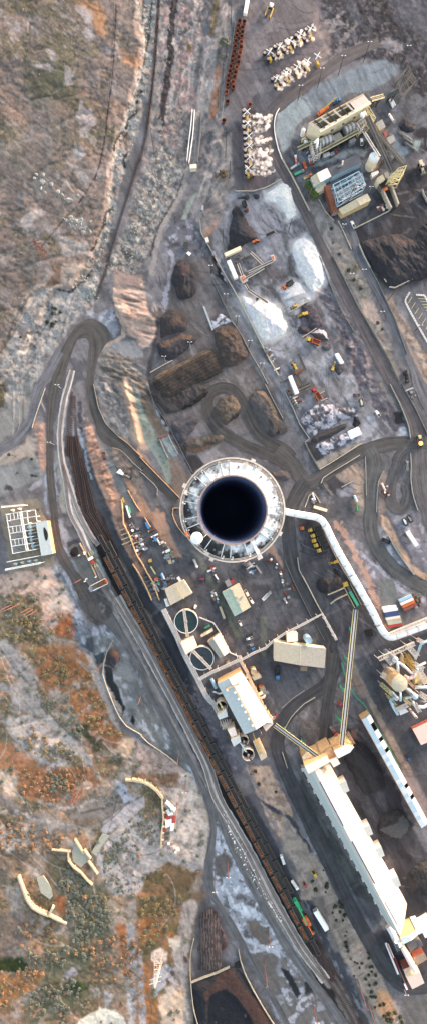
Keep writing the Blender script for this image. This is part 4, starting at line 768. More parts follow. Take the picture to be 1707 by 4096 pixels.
  # piles of material
M_PILE=attr_mat('stockpiled material',.3,1.4,.6,.95)
def pile(px,h,slope,rgb,label,name='stockpile',rgb2=None,thr=.55,sc=22,ang=0,st=1,gul=.8,gsc=18,edge=6,cat='pile',lit=None,stripes=None,step=3.2,group=None,bowl=None,sm=True):  # lit: patch colours; warm crests and flanks are sunlight painted on
 dk=lambda c,k:tuple(np.asarray(c)*(1-k)+np.array((72,71,74))*k)if max(c)<172 else c
 rgb=dk(rgb,.55);rgb2=rgb2 and dk(rgb2,.45);lit=lit and[(q,dk(c,.4))for q,c in lit]
 px=smooth(np.asarray(px),4,True)if sm else np.asarray(px);x0,y0=px.min(0)-12;x1,y1=px.max(0)+12
 X,Y=np.meshgrid(np.arange(x0,x1,step),np.arange(y0,y1,step));_sd[0]+=1;s=_sd[0]
 xx=X+(fbm(X,Y,24,3,s)-.5)*edge*3;yy=Y+(fbm(X,Y,24,3,s+9)-.5)*edge*3
 ins=inpoly(xx,yy,px);d=pldist(xx,yy,px,True)*np.where(ins,1,-1)*K
 nz=fbm(X,Y,gsc,4,s+3,ang,st)
 h*=.45;gul*=.55;z=h*np.tanh((np.maximum(d,0)*slope*.62)**1.25/h)
 z=z*(1+(fbm(X,Y,40,3,s+5)-.5)*.7)+(1-np.abs(nz-.5)*4)*gul*np.clip(d/2,0,1)*.6
 if bowl is not None:
  B=smooth(np.asarray(bowl),4,True);db=pldist(xx,yy,B,True)*np.where(inpoly(xx,yy,B),1,0)*K;z=z-np.minimum(db*.8,h*.9)
 bz=HZ[np.clip(((Y-GY[0])/ST).astype(int),0,len(GY)-1),np.clip(((X-GX[0])/ST).astype(int),0,len(GX)-1)]
 z=np.where(d>0,bz+z,bz-.5+np.maximum(d,-1)*.4)
 c=np.empty(X.shape+(3,),np.float32);c[:]=alb(rgb)
 if rgb2 is not None:
  m=sstep(thr-.08,thr+.08,fbm(X,Y,sc,5,s+7,ang,st))[...,None];c=c*(1-m)+alb(rgb2)*m
 if lit is not None:
  for P,col in lit:
   m=inpoly(xx,yy,P);c[m]=alb(col)
 if stripes is not None:
  a_,per,col=stripes;u=(X*math.cos(R(a_))+Y*math.sin(R(a_)))+(fbm(X,Y,30,2,s)-.5)*10
  m=sstep(.45,.75,.5+.5*np.sin(u*6.283/per)+(fbm(X,Y,20,3,s+1)-.5)*1.7)[...,None]*.8;c=c*(1-m)+alb(col)*m
 w_,m_=mask(px.mean(0)+(px-px.mean(0))*1.1,9,14);put(w_,m_*.7,rgb)
 me=grid_mesh(name,X,Y,z,c);bm=bmesh.new();bm.from_mesh(me);bm.verts.ensure_lookup_table()
 keep=(d>-1.2).ravel();bmesh.ops.delete(bm,geom=[v for v in bm.verts if not keep[v.index]],context='VERTS')
 ctr=px.mean(0);o0=W(ctr[0],ctr[1],0);bmesh.ops.translate(bm,verts=bm.verts,vec=(-o0.x,-o0.y,0));bm.to_mesh(me);bm.free();me.materials.append(M_PILE)
 o=link(bpy.data.objects.new(name,me));o.location=o0;return tag(o,label,cat,group)
ZC=lambda s:Z(890,960,2.685,s)
pile(T(1,1,"700,600 740,590 800,700 880,820 870,845 680,925 665,880 670,760 690,680"),8,.55,(64,64,70),'large black pile with a brown flank below the horseshoe tyre tracks',rgb2=(80,80,88),lit=[(T(1,1,"750,660 800,700 880,820 870,840 840,800 780,720"),(108,90,86))],gul=1.4,ang=40,st=3)
pile(T(1,1,"950,500 1000,460 1074,410 1130,440 1160,560 1170,650 1100,680 1060,590 1000,560 960,540"),4,.35,(238,236,236),'bright white pile beside the haul road, uppermost of the white piles',gul=1,cat='pile')
pile(ZC("745,50 850,-30 950,0 1010,130 1085,240 1085,450 960,560 870,430 800,300 750,150"),8,.5,(226,227,231),'long white pile along the haul road with a rippled pinkish crest',rgb2=(250,243,238),thr=.5,ang=60,st=2.5,gul=1.4,gsc=20)
pile(ZC("195,620 240,600 330,640 480,645 560,690 640,800 690,980 500,1074 410,1074 340,960 280,800 210,700"),8,.5,(238,238,240),'broad white pile under the tip of the thin stacking conveyor',rgb2=(222,224,229),ang=80,st=2.5,gul=1.2)
pile(ZC("610,560 700,480 760,440 830,470 930,600 940,650 860,680 730,775 690,740 700,700"),2.2,.35,(222,223,226),'low scraped white bed with a loader on its edge',rgb2=(168,170,176),ang=-20,st=4,gul=.3)
pile(ZC("840,740 940,680 1000,760 1075,900 970,960 900,900"),3,.5,(92,88,98),'purplish grey rubble pile behind the yellow loader',rgb2=(128,122,134),sc=8,gul=1.2,gsc=8)
pile(ZC("800,940 850,905 940,940 935,1000 880,1020 815,1000"),3.4,.6,(88,84,94),'small purplish grey cone of rubble left of the speckled heap',rgb2=(116,108,118),sc=8,gul=.8,gsc=8)
pile(T(2,2,"195,575 270,545 320,580 328,630 270,647 220,620"),4,.6,(104,106,114),'grey heap with a white cap behind the dump truck',lit=[(T(2,2,"195,575 270,545 320,580 328,630 290,590 240,575"),(190,190,196))],gul=.8)
pile(T(2,2,"280,680 320,660 355,675 345,710 290,712"),2,.6,(110,106,114),'small grey rubble heap below the dump truck',rgb2=(140,134,140),sc=8,gul=.8,gsc=8)
pile(T(2,2,"380,830 430,820 455,860 420,895 380,880"),2.4,.6,(96,96,104),'small dark rubble heap beside the excavator',rgb2=(128,124,132),sc=8,gul=.8,gsc=8)
pile(T(1,2,"270,60 340,35 390,80 410,160 412,290 380,322 300,322 262,270 240,160"),6,.6,(72,70,74),'dark scalloped pile at the top of the stockyard',rgb2=(96,84,82),ang=90,st=2,gul=2.0,gsc=16,lit=[(T(1,2,"285,60 340,45 350,140 300,150"),(98,84,82))])
pile(T(1,2,"170,440 290,415 350,450 360,540 320,580 200,612 155,605"),5,.6,(84,79,80),'dark brown pile with a scraped shelf below the scalloped one',rgb2=(104,90,84),gul=.9,lit=[(T(1,2,"230,480 300,455 310,500 255,525"),(128,106,92))])
pile(T(1,2,"140,660 230,610 330,575 400,600 420,640 370,690 270,770 180,775 140,730"),7.5,.6,(74,73,79),'rounded dark grey pile with sunlit orange crest beside two light masts',rgb2=(90,88,92),gul=1.0,lit=[(T(1,2,"150,655 320,580 400,600 360,640 300,620 220,670 170,690"),(128,104,90))])  # orange crest is low sunlight painted on the dark pile
pile(T(1,2,"560,550 660,520 730,540 780,640 810,740 760,800 650,830 600,760 570,640"),9,.6,(112,99,90),'lumpy brown pile right of the striped plateau',rgb2=(146,118,96),ang=0,gul=2.6,gsc=24)
pile(V("386,958 398,940 470,905 528,878 552,905 558,935 500,968 425,1012 395,990"),6,.8,(62,57,55),'wide dark plateau of material striped with pale rake marks',stripes=(62,13,(88,80,73)),gul=.4,edge=2,lit=[(V("382,962 395,938 470,902 528,875 532,884 470,914 405,950"),(158,132,104))])
pile(J(T(1,3,"60,60 150,170 200,225 300,205 500,50 470,10"),T(1,2,"560,930 300,965")),3,.5,(104,99,94),'grey scalloped apron along the lower side of the striped plateau',rgb2=(76,72,70),ang=60,st=2,gul=1.6)
pile(T(1,3,"308,190 330,150 400,110 500,38 508,80 430,140 370,180 330,203"),2.6,.7,(40,37,37),'black row of tipped heaps below the striped plateau',gul=1.4,gsc=14)
pile(T(1,3,"232,290 300,260 400,235 445,280 400,340 330,442 270,420"),4,.5,(98,100,110),'blue-grey flat pile with white crusted edges near the slurry channel',rgb2=(128,126,132),ang=-30,st=3,gul=.7)
pile(T(1,3,"545,190 600,120 690,80 740,130 760,190 720,260 630,310 590,270"),6,.6,(120,112,102),'brown and grey pile inside the loop of the dirt road',rgb2=(150,130,108),gul=1.6,lit=[(T(1,3,"650,300 760,190 750,250 700,275 640,312"),(62,58,56))])
pile(T(1,3,"808,120 870,60 930,50 980,110 1065,290 1030,385 980,400 930,330 860,230"),7,.6,(92,90,88),'elongated grey pile with a tan flank right of the looped road',rgb2=(120,118,118),ang=60,st=3,gul=1.0,lit=[(T(1,3,"870,60 930,50 990,110 1065,290 1000,230 940,100"),(168,144,118))])
pile(T(1,3,"328,495 360,430 600,375 625,420 560,462 380,522"),4,.6,(96,89,82),'ridge of dark brown material above the chimney',rgb2=(122,114,104),ang=75,st=2,gul=1.4,lit=[(T(1,3,"340,510 570,450 640,420 660,450 560,480 380,530"),(170,126,94))])
pile(T(1,3,"985,665 1030,655 1074,650 1130,670 1120,720 1060,735 1000,705"),3,.5,(126,118,118),'low layered grey mound right of the chimney',rgb2=(158,126,104),ang=0,st=3,gul=.8)
pile(T(2,3,"130,240 250,160 380,150 500,180 548,230 400,290 200,392 150,330"),6,.55,(122,127,138),'widest pale blue-grey windrow with pink ripples',rgb2=(186,186,196),thr=.5,sc=14,gul=2.2,gsc=14,lit=None)
pile(T(2,3,"213,400 440,298 452,342 240,444"),5,.7,(94,90,90),'smooth dark windrow between two crusted pale ones',gul=.6,ang=60,edge=2)
pile(T(2,3,"232,460 470,370 510,420 370,500 280,537 250,485"),5,.6,(120,126,140),'crusted blue-grey windrow next to the white bags',rgb2=(192,194,206),thr=.5,sc=12,gul=1.6,gsc=14)
pile(T(2,3,"508,265 540,245 568,290 525,322"),2,.7,(42,42,46),'small black heap at the end of the windrows',gul=.8)
pile(T(2,4,"233,520 280,485 350,510 420,488 442,560 340,622 280,612 240,570"),5,.6,(82,79,78),'dark and brown pile in front of the yellow hopper',rgb2=(110,100,92),gul=1.2,lit=[(T(2,4,"233,520 280,485 320,520 330,610 280,612 240,570"),(58,57,61))])
pile(V("905,622 935,600 990,588 1040,600 1074,560 1210,560 1210,640 1100,690 995,722 960,705"),8,.6,(60,60,65),'big black coal pile beside the car park',rgb2=(82,80,84),ang=50,st=3,gul=2.0,lit=[(T(2,1,"810,750 850,760 870,840 980,850 960,870 880,885 830,830"),(92,78,74))])
pile(T(2,6,"420,-150 560,-200 700,-60 755,130 690,180 620,205 560,150"),4,.5,(56,55,56),'long black ribbed pile inside the curved yard beside the long shed',rgb2=(78,76,76),ang=62,st=5,gul=1.0)
pile(T(2,6,"695,450 720,370 800,310 890,320 930,400 940,470 880,530 820,547 730,520"),5,.6,(68,65,62),'hollowed dark pile with a pale scraped face',rgb2=(86,83,78),gul=1.2,lit=[(T(2,6,"720,460 790,430 850,410 880,350 920,380 940,460 860,530 800,525"),(128,126,122))])
pile(T(2,6,"920,810 1000,720 1074,700 1250,760 1250,1000 1074,965 960,940"),7,.6,(88,85,80),'grey brown pile at the right edge below the hollowed one',rgb2=(64,62,60),gul=1.6)
pile(T(1,7,"445,180 470,130 520,95 580,130 600,200 612,520 560,562 450,562 435,520"),5,.8,(98,80,76),'reddish brown ribbed pile in the walled bay',stripes=(0,11,(126,112,108)),gul=.6,edge=3,lit=[(T(1,7,"440,190 480,110 520,90 585,130 600,165 480,160"),(62,52,50))])
pile(T(1,7,"600,200 625,250 650,300 655,380 615,420 605,330"),2.4,.6,(128,82,74),'small red heap against the ribbed pile',rgb2=(170,140,130),gul=.8)
pile(T(1,7,"392,655 530,600 670,530 760,570 850,720 960,860 1060,1080 1000,1200 440,1200 405,860"),4.5,.5,(84,78,76),'huge dark ring of reddish material around a black hollow',rgb2=(60,60,64),gul=1.2,edge=2,bowl=T(1,7,"500,800 540,740 640,700 720,760 780,840 840,930 860,1100 520,1100"),lit=[(T(1,7,"465,740 560,660 610,540 700,570 790,700 960,850 1040,1040 900,1040 780,840 700,740 640,700 560,740 500,800"),(110,78,68)),(T(1,7,"500,800 540,740 640,700 720,760 780,840 840,930 860,1100 520,1100"),(38,41,50)),(T(1,7,"395,700 470,720 500,820 510,1000 560,1200 430,1200 400,860"),(44,47,55))])
pile(T(1,7,"705,505 740,485 765,515 745,545 710,540"),2,.7,(58,56,58),'round dark heap at the end of the bay wall',gul=.3)
pile(T(0,5,"800,120 850,50 900,75 917,150 860,182 870,212 800,192"),4,.6,(98,90,92),'dark heap with a ribbed brown top in the drained pond',rgb2=(76,74,80),gul=.9,lit=[(T(0,5,"830,60 870,50 915,110 910,150 880,170 850,110"),(134,104,92))],ang=0)
pile(T(0,4,"526,300 550,272 590,275 592,320 560,338 532,325"),1.6,.5,(40,34,34),'round near-black hole built as a low mound on the concrete pad',gul=.3)  # near-black mound stands in for a dark hole
pile(T(0,4,"668,565 700,560 715,595 690,605"),1.6,.6,(190,186,190),'pale spilled heap at the mouth of the loading ramp',gul=.6)
pile(T(2,0,"860,920 920,880 960,930 1000,940 960,1000 880,990"),4,.6,(60,60,66),'dark bluish pile beside the plant conveyors',rgb2=(110,116,130),sc=12,gul=1.0)
pile(T(1,1,"730,525 800,505 835,530 800,548"),2,.6,(80,80,86),'small dark heap under the white pile road edge',gul=.6)
pile(T(1,1,"840,510 880,500 895,530 865,540"),2,.6,(76,76,82),'small charcoal heap left of the bright white pile',gul=.6)
pile(T(1,2,"525,550 540,490 600,430 690,480 695,495 620,520 560,552"),1.8,.5,(120,114,116),'crusted grey bank with white streaks above the lumpy brown pile',rgb2=(196,200,212),thr=.5,sc=14,gul=1.0)
_c=np.ones((ALB.shape[0]*ALB.shape[1],4),np.float32);_c[:,:3]=ALB.reshape(-1,3);gm.attributes['albedo'].data.foreach_set('color',_c.ravel())
# the concentrator building
KB=lambda s:Z(840,2600,3.836,s)
t=gable('smelter_hall','long bright white roofed hall with a row of round vents along its ridge',KB("107,515 465,330 870,1110 525,1300"),14,16.5,M['orangew'],M['roofg'],M['roofw'],n=12)  # grey left and white right slope: shade and sun in the roof colours
for s in("258,618","442,520","378,657","430,757","483,857","535,957","588,1060","648,1163"):
 q=KB(s)[0];w=W(q[0],q[1],17.2);v=ob('roof_vent',MB().lathe((w.x,w.y,15.4),[(.75,0),(.75,1.3),(1.0,1.5),(.95,2.0),(.03,2.2)],14),M['white'],t);ob('vent_curb',MB().box((w.x,w.y,15.5),(2.4,2.0,.5),R(28)),M['dark'],v)
for s in("362,560 500,800 700,1215","235,605 340,555 450,500","590,985 615,965"):
 q=KB(s);mb=MB();P=[W(a,b,17)for a,b in q]
 for a,b in zip(P[:-1],P[1:]):mb.beam(a,b,.9,.15);n_=(b-a).normalized().cross(Vector((0,0,1)))*.45;mb.beam(a+n_+Vector((0,0,.9)),b+n_+Vector((0,0,.9)),.1);mb.beam(a-n_+Vector((0,0,.9)),b-n_+Vector((0,0,.9)),.1)
 ob('catwalk',mb,M['orangew'],t)
P=corners(KB("107,515 465,330 560,420 962,1120 870,1110"),14)
A,D=W(*KB("468,335")[0],13.4),W(*KB("872,1112")[0],13.4);B,C=W(*KB("520,400")[0],9),W(*KB("950,1110")[0],9)
ob('lean_to',slab(A,D,C,B,.3),M['cream'],t);ob('lean_to_wall',MB().quad((B.x,B.y,0),(C.x,C.y,0),C,B),M['orangew'],t)
for k in range(9):
 p=B.lerp(C,(k+.5)/9);ob('pipe_bent',MB().box((p.x+.8,p.y+.4,4.5),(1.0,1.8,7),R(-62)),M['orangew']if k%2 else M['steelw'],t)
flat('annex','pinkish flat annex at the lower right corner of the white hall',KB("800,1165 950,1075 965,1135 852,1250"),9,M['cream'],M['salmon'],4)
flat('annex','dark grey flat annex at the lower end of the white hall',KB("570,1300 740,1200 800,1310 640,1402"),6,M['tan'],M['dkroof'],4)
t=flat('gallery_house','narrow tan shed with a yellow railed catwalk at the end of the dark annex',KB("650,1400 742,1358 870,1640 778,1702"),8,M['tan'],M['rooft'],5)
q=KB("650,1270 690,1380 730,1400 790,1590 760,1600 690,1410");mb=MB();P=[W(a,b,9.2)for a,b in q]
for a,b in zip(P[:-1],P[1:]):mb.beam(a,b,.25);mb.beam(a-Vector((0,0,.9)),b-Vector((0,0,.9)),.6,.1)
ob('catwalk',mb,M['yellow'],t)
def tank(label,c,r,h,rim,fill_m,name='open_tank',lvl=.8,wallm=None,n=40,cat='tank'):
 """c: px centre of the top rim, r: px radius of the rim"""
 w=W(c[0],c[1],h);rr=r*K*(H-h)/H;t=thing(name,label,cat,(w.x,w.y,0))
 ob('shell',MB().lathe((w.x,w.y,0),[(rr,0),(rr,h),(rr*.975,h),(rr*.975,h*lvl-.2)],n),wallm or M['pinkw'],t,shade=False)
 ob('contents',MB().lathe((w.x,w.y,0),[(rr*.976,h*lvl),(rr*.5,h*lvl-.02),(.05,h*lvl)],n),fill_m,t)
 ob('rim',MB().lathe((w.x,w.y,0),[(rr*.97,h-.05),(rr*1.02,h-.05),(rr*1.02,h+.2),(rr*.97,h+.2),(rr*.97,h-.05)],n),rim,t);return t,w,rr
def water_mat(name,rgb,rough=.12):
 m=mat(name,rgb,rough,var=.25,sc=.25);return m
M_TEAL=water_mat('teal process water',(38,58,59));M_SLATE=water_mat('slate process water',(52,62,68));M_PIT=mat('tank darkness',(26,26,28),.8)
for c,r,h,lb in(((178,865),82,10,'open steel tank with yellow mixer beside the white hall, nearest the thickeners'),((515,1395),72,9,'smaller open steel tank of the pair beside the hall end'),((580,1610),92,9,'larger open steel tank of the pair beside the hall end')):
 q=KB('%d,%d'%c)[0];t,w,rr=tank(lb,q,r/3.836,h,M['steelw'],M_PIT,lvl=.25)
 a=R(60);d=Vector((math.cos(a),-math.sin(a),0));ob('bridge',MB().beam(w-d*rr*1.1+Vector((0,0,.4)),w+d*rr*1.1+Vector((0,0,.4)),1.2,.4),M['yelp']if r==82 else M['dark'],t);ob('mixer',MB().box((w.x,w.y,h+.8),(1.6,1.4,1.4),a),M['yelp']if r==82 else M['greyp'],t)
for s,z,lb,m1,m2 in(("105,1010 240,910 272,1020 140,1070",14,'white box house on stilts between the round tanks and hall','cream','roofg'),("262,1225 372,1185 412,1305 320,1342",13,'pale box house with two orange roof openings','cream','pinkw'),("312,1380 452,1318 472,1405 360,1485",15,'pale box house overlooking the pair of open tanks','cream','roofg')):
 flat('tank_house',lb,KB(s),z,M[m1],M[m2],3)
mb=MB()
for k in range(26):
 a=W(*KB("%d,%d"%(150+k%6*34,1060+k//6*26))[0],2+k%4*2);b=W(*KB("%d,%d"%(190+k%5*36,1180+k%7*8))[0],3+k%3*3);mb.beam(a,b,.28)
tag(ob('pipe_rack',mb,M['steelw'],None,loc=W(*KB("230,1110")[0],0)),'tangle of pale pipes between two box houses beside the white hall','pipes')
mb=MB().beam(W(*KB("470,1440")[0],10.5),W(*KB("545,1565")[0],10.5),.9,.2);tag(ob('conveyor_cover',mb,M['ltblue'],None,loc=W(*KB("500,1500")[0],0)),'pale blue plank walkway reaching over the larger open tank','walkway')
mb=MB().tube([W(*KB("20,440")[0],1.6),W(*KB("95,585")[0],1.6)],1.5,12);tag(ob('blue_tank',mb,M['ltblue'],None,loc=W(*KB("55,510")[0],0)),'long blue cylinder tank left of the white hall','tank')
mb=MB().tube([W(*KB("50,640")[0],3),W(*KB("90,650")[0],4),W(*KB("130,670")[0],4),W(*KB("185,660")[0],5)],.8,10);tag(ob('elbow_duct',mb,M['silver'],None,loc=W(*KB("100,650")[0],0)),'grey elbow duct joining the white hall above the round tank','duct')
for s,z,lb,m1,m2 in(("630,405 740,355 790,420 670,470",6,'tan flat shed beside the round hopper right of the white hall','tan','beige'),("750,600 820,560 860,640 790,670",6,'rust brown box shed right of the white hall','tan','brown'),("800,660 880,625 900,660 825,710",4,'grey box shed next to the curved pale duct','greyp','greyp'),("740,560 785,545 795,565 750,585",5,'small orange box right of the white hall','orange','orange')):
 flat('shed',lb,KB(s),z,M[m1],M[m2],2)
t,w,rr=tank('round tan hopper on a stand right of the white hall',KB("665,335")[0],43/3.836,9,M['orangew'],M['rooft'],name='hopper',lvl=.93,wallm=M['orangew'],n=20)
mb=MB().tube([W(*KB("725,690")[0],6),W(*KB("800,650")[0],6)],1.5,12).tube([W(*KB("755,745")[0],5),W(*KB("820,720")[0],5),W(*KB("830,690")[0],4)],1.2,12);tag(ob('curved_duct',mb,M['cream'],None,loc=W(*KB("780,700")[0],0)),'pale curved duct pair right of the white hall','duct')
# thickeners and their surroundings
QB_=lambda s:Z(660,2260,3.159,s)
def truss(mb,a,b,w,h,n,th=.16):
 a,b=Vector(a),Vector(b);d=(b-a).normalized();s=d.cross(Vector((0,0,1))).normalized()*w/2;u=Vector((0,0,h))
 for q in(s,-s):mb.beam(a+q,b+q,th*1.6);mb.beam(a+q+u,b+q+u,th*1.6)
 for i in range(n):
  p,r_=a.lerp(b,i/n),a.lerp(b,(i+1)/n);e=1 if i%2 else-1
  mb.beam(p+s,p-s,th);mb.beam(p+s+u,p-s+u,th);mb.beam(p+s*e+u,r_-s*e+u,th)
  for q in(s,-s):mb.beam(p+q,p+q+u,th);mb.beam(p+q,r_+q+u,th)
 return mb
for c,wm,lb,a,b in((("268,715"),M_TEAL,'round thickener tank of teal water, upper of the pair',"240,552","287,905"),(("465,1178"),M_SLATE,'round thickener tank of dark slate water, lower of the pair',"362,1088","583,1312")):
 t,w,rr=tank(lb,QB_(c)[0],149/3.159,6,M['white'],wm,name='thickener',lvl=.86,n=56,wallm=M['cream'])
 pa,pb=W(*QB_(a)[0],7),W(*QB_(b)[0],7);ob('walkway_truss',truss(MB(),pa,pb,1.9,1.6,14),M['steelw'],t);ob('walkway_floor',MB().beam(pa,pb,1.5,.1),M['conc'],t)
 ob('centre_drive',MB().cyl((w.x,w.y,5.2),1.3,2.6,16),M['greyp'],t)
t=flat('control_house','cream box control house between the two round thickeners',QB_("195,985 352,925 402,1040 266,1135"),12,M['cream'],M['pinkw'],4)
flat('workshop','low tan roofed workshop beside the upper thickener',QB_("-5,305 235,185 348,358 68,512"),6,M['cream'],M['rooft'],8)
mb=MB();P=[W(*q,6.9)for q in QB_("150,250 165,305 190,330 205,380 240,430")]
for a,b in zip(P[:-1],P[1:]):mb.beam(a,b,.5)
tag(ob('roof_pipe',mb,M['yelp'],None,loc=P[0]),'yellowish pipe crossing the tan workshop roof','pipe')
t=gable('pump_house','tan and grey gabled house squeezed beside the lower thickener',QB_("535,968 690,858 808,1105 690,1178"),8,9.6,M['orangew'],M['rooftg'],M['salmon'],n=7,asym=.45)
t=gable('maintenance_shop','pale green and beige roofed shop in the middle of the yard',QB_("718,345 935,232 1080,530 875,650"),7,8,M['cream'],M['green'],M['beige'],n=6,asym=.48)
for s in("785,425","905,408","975,402","935,490","850,325"):
 q=QB_(s)[0];w=W(q[0],q[1],8);ob('roof_vent',MB().box((w.x,w.y,8.2),(1.6,1.6,1.0),R(28)),M['steel'],t)
flat('bunker_shed','small grey flat shed touching the green roofed shop',QB_("750,210 805,178 842,248 785,282"),4,M['greyp'],M['greyp'],2)
gable('storage_shed','narrow cream roofed shed between the thickeners',QB_("448,885 600,795 608,833 458,915"),4,5,M['tan'],M['cream'],n=6)
flat('container_office','long beige site cabin in the middle of the yard',QB_("678,530 705,520 762,672 735,686"),3,M['beige'],M['beige'],7,cat='cabin')
flat('switch_room','green roofed small cabin above the cream shed',QB_("497,795 565,755 572,772 503,808"),3,M['teal'],M['teal'],5,cat='cabin')
mb=MB().tube([W(*QB_("8,425")[0],2),W(*QB_("40,520")[0],2)],1.5,14);tag(ob('gas_tank',mb,M['white'],None,loc=W(*QB_("5,470")[0],0)),'long white cylinder tank left of the tan workshop','tank')
tank('small white upright tank beside the teal thickener',QB_("382,535")[0],17/3.159,6,M['white'],M['white'],name='dosing_tank',lvl=.98,n=18,wallm=M['white'])
# pipe racks
def piperack(label,px,z,wd=3,n=4,m='steelw',leg=5,r=.28,name='pipe_rack'):
 px=np.asarray(px);t=thing(name,label,'pipe rack',base_of(px));P=[W(a,b,z)for a,b in px]
 for k in range(n):
  off=(k-(n-1)/2)*wd/n;Q=[]
  for i,p in enumerate(P):
   d=(P[min(i+1,len(P)-1)]-P[max(i-1,0)]).normalized();s=d.cross(Vector((0,0,1))).normalized()*off;Q.append(p+s)
  ob('pipe',MB().tube(Q,r,8),M[m if k%2==0 else 'steel'],t)
 for a,b in zip(P[:-1],P[1:]):
  L_=(b-a).length;k=max(int(L_/8),1);d=(b-a).normalized();s=d.cross(Vector((0,0,1))).normalized()*wd/2
  for i in range(k):
   c=a.lerp(b,(i+.5)/k);mb=MB().beam(c+s-Vector((0,0,.5)),c-s-Vector((0,0,.5)),.3);mb.beam((c.x+s.x,c.y+s.y,0),c+s,.3);mb.beam((c.x-s.x,c.y-s.y,0),c-s,.3);ob('bent',mb,M[m],t)
 return t
piperack('long pipe rack running beside the thickeners and the train',J(QB_("-20,560 150,900 240,1120 400,1420"),KB("-70,690 0,780 60,830 140,980")),6,4.5,6)
piperack('white pipe bridge crossing the dirt road above the tan warehouse',J(T(2,4,"390,965 283,768 140,845 0,915"),T(1,5,"1000,10 965,40 945,60 860,95 770,145")),7,2.2,3)
piperack('pipe rack in front of the white hall end',T(1,5,"440,300 540,245 640,200 770,140"),8,3,4)
piperack('white pipe line from the teal thickener to the tan gabled house',QB_("430,660 610,730 690,850 820,1110 960,1170"),5,1.0,2)
piperack('pipe rack down the right side of the white hall',J(KB("445,80 480,200 560,330"),KB("640,520 730,700 820,900 930,1040")),8,2.6,4,'orangew')
# warehouse with corrugated roof
t=gable('warehouse','wide warehouse with a corrugated tan roof beside the dirt road',T(2,5,"-80,10 312,62 300,212 -82,155"),9,11.5,M['cream'],M['rooft'],M['rooftg'],n=26,asym=.5)
flat('roof_shed','small pale shed above the corrugated warehouse',V("720,1593 748,1592 748,1614 721,1616"),8,M['cream'],M['pinkw'],2)
t,w,rr=tank('small pale blue silo top with yellow frame behind the warehouse',V("776,1612")[0],14,12,M['yellow'],M['ltblue'],name='silo',lvl=.97,n=18,wallm=M['ltblue'])
flat('loading_box','brown loading box below the warehouse eave',T(2,5,"118,200 172,200 168,235 116,232"),4,M['brick'],M['brown'],2,cat='shed')
# long storage shed and its transfer houses
Ls=[T(2,6,"112,-10")[0],T(2,7,"630,0")[0],T(2,7,"775,205")[0]]
eL=[W(*T(2,6,s)[0],6)for s in("128,0 610,965".split())];rg=[W(*T(2,6,s)[0],24)for s in("215,0 722,965".split())];eR=[W(*T(2,6,s)[0],8)for s in("352,0 895,965".split())]
fx=1.18
def ext(a,b,k):return a+(b-a)*k
eL[1]=W(*T(2,7,"770,205")[0],6);rg[1]=W(*T(2,7,"868,300")[0],24);eR[1]=W(*T(2,6,"920,1025")[0],8)
mL0,mL1=eL[0].lerp(rg[0],.62),eL[1].lerp(rg[1],.62)
mR0,mR1=rg[0].lerp(eR[0],.45)+Vector((0,0,2.0)),rg[1].lerp(eR[1],.45)+Vector((0,0,2.0))
t=thing('storage_hall','very long storage hall with a sunlit right roof slope and grey left slope','building',(eL[0].x,eL[0].y,0))
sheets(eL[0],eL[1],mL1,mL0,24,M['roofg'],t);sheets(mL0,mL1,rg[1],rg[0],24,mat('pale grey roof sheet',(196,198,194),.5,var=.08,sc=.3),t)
M['sun']=mat('sunlit roof sheet',(196,176,150),.6,var=.1,sc=.3,rust=(170,148,120),rthr=.64);sheets(rg[0],rg[1],mR1,mR0,20,M['salmon'],t);sheets(mR0,mR1,eR[1],eR[0],20,M['sun'],t)  # right slope: warm sunlight put into the sheet colour
q=MB();g0=lambda p:(p.x,p.y,0)
for pr in((eL[0],mL0,rg[0],mR0,eR[0]),(eL[1],mL1,rg[1],mR1,eR[1])):
 q.add([g0(pr[0]),g0(pr[-1])[:3],*reversed(pr)],[tuple(range(7))])
q.quad(g0(eL[0]),g0(eL[1]),eL[1],eL[0]);q.quad(g0(eR[0]),g0(eR[1]),eR[1],eR[0]);ob('wall',q,M['pinkw'],t)
for s0,s1 in(("262,100","440,435"),("505,550","676,870")):
 a,b=W(*T(2,6,s0)[0],25),W(*T(2,6,s1)[0],25);ob('ridge_monitor',MB().beam(a,b,1.6,1.0),M['steel'],t);ob('monitor_slot',MB().beam(a+Vector((0,0,.6)),b+Vector((0,0,.6)),.5,.4),M['dark'],t)
a,b=W(*T(2,7,"750,40")[0],25),W(*T(2,7,"846,215")[0],25);ob('ridge_monitor',MB().beam(a,b,1.4,1.0),M['steel'],t)
ob('ridge_line',MB().beam(rg[0].lerp(eR[0],.32)+Vector((0,0,.5)),rg[1].lerp(eR[1],.32)+Vector((0,0,.5)),.4,.25),M['orangew'],t)
for i in range(14):
 p=eL[0].lerp(eL[1],(i+.3)/14);d=(p-eL[0].lerp(eL[1],i/14)).normalized().cross(Vector((0,0,1)));ob('buttress',MB().box((p.x+d.x*.6,p.y+d.y*.6,2.5),(1.4,.6,5),math.atan2(d.y,d.x)),M['white'],t)
for s in("400,125 460,95 487,172 432,200","575,460 640,430 665,498 605,525","665,622 728,592 752,660 695,690","782,848 850,815 875,885 815,912"):
 flat('dormer_house',{'4':'grey dormer house on the long hall side, uppermost of four','5':'grey dormer house on the long hall side, second from the top','6':'grey dormer house on the long hall side, third from the top','7':'grey dormer house on the long hall side, lowest of four'}[s[0]],T(2,6,s),10,M['pinkw'],M['roofg'],2)
NB=lambda s:Z(1180,2880,3.978,s)
flat('transfer_house','pale transfer house across the head of the long hall',NB("140,735 505,562 552,668 205,857"),26,M['orangew'],M['pinkw'],6)
flat('transfer_house','lower pale transfer house beside the head of the long hall',NB("535,640 640,590 712,695 605,757"),22,M['orangew'],M['pinkw'],3)
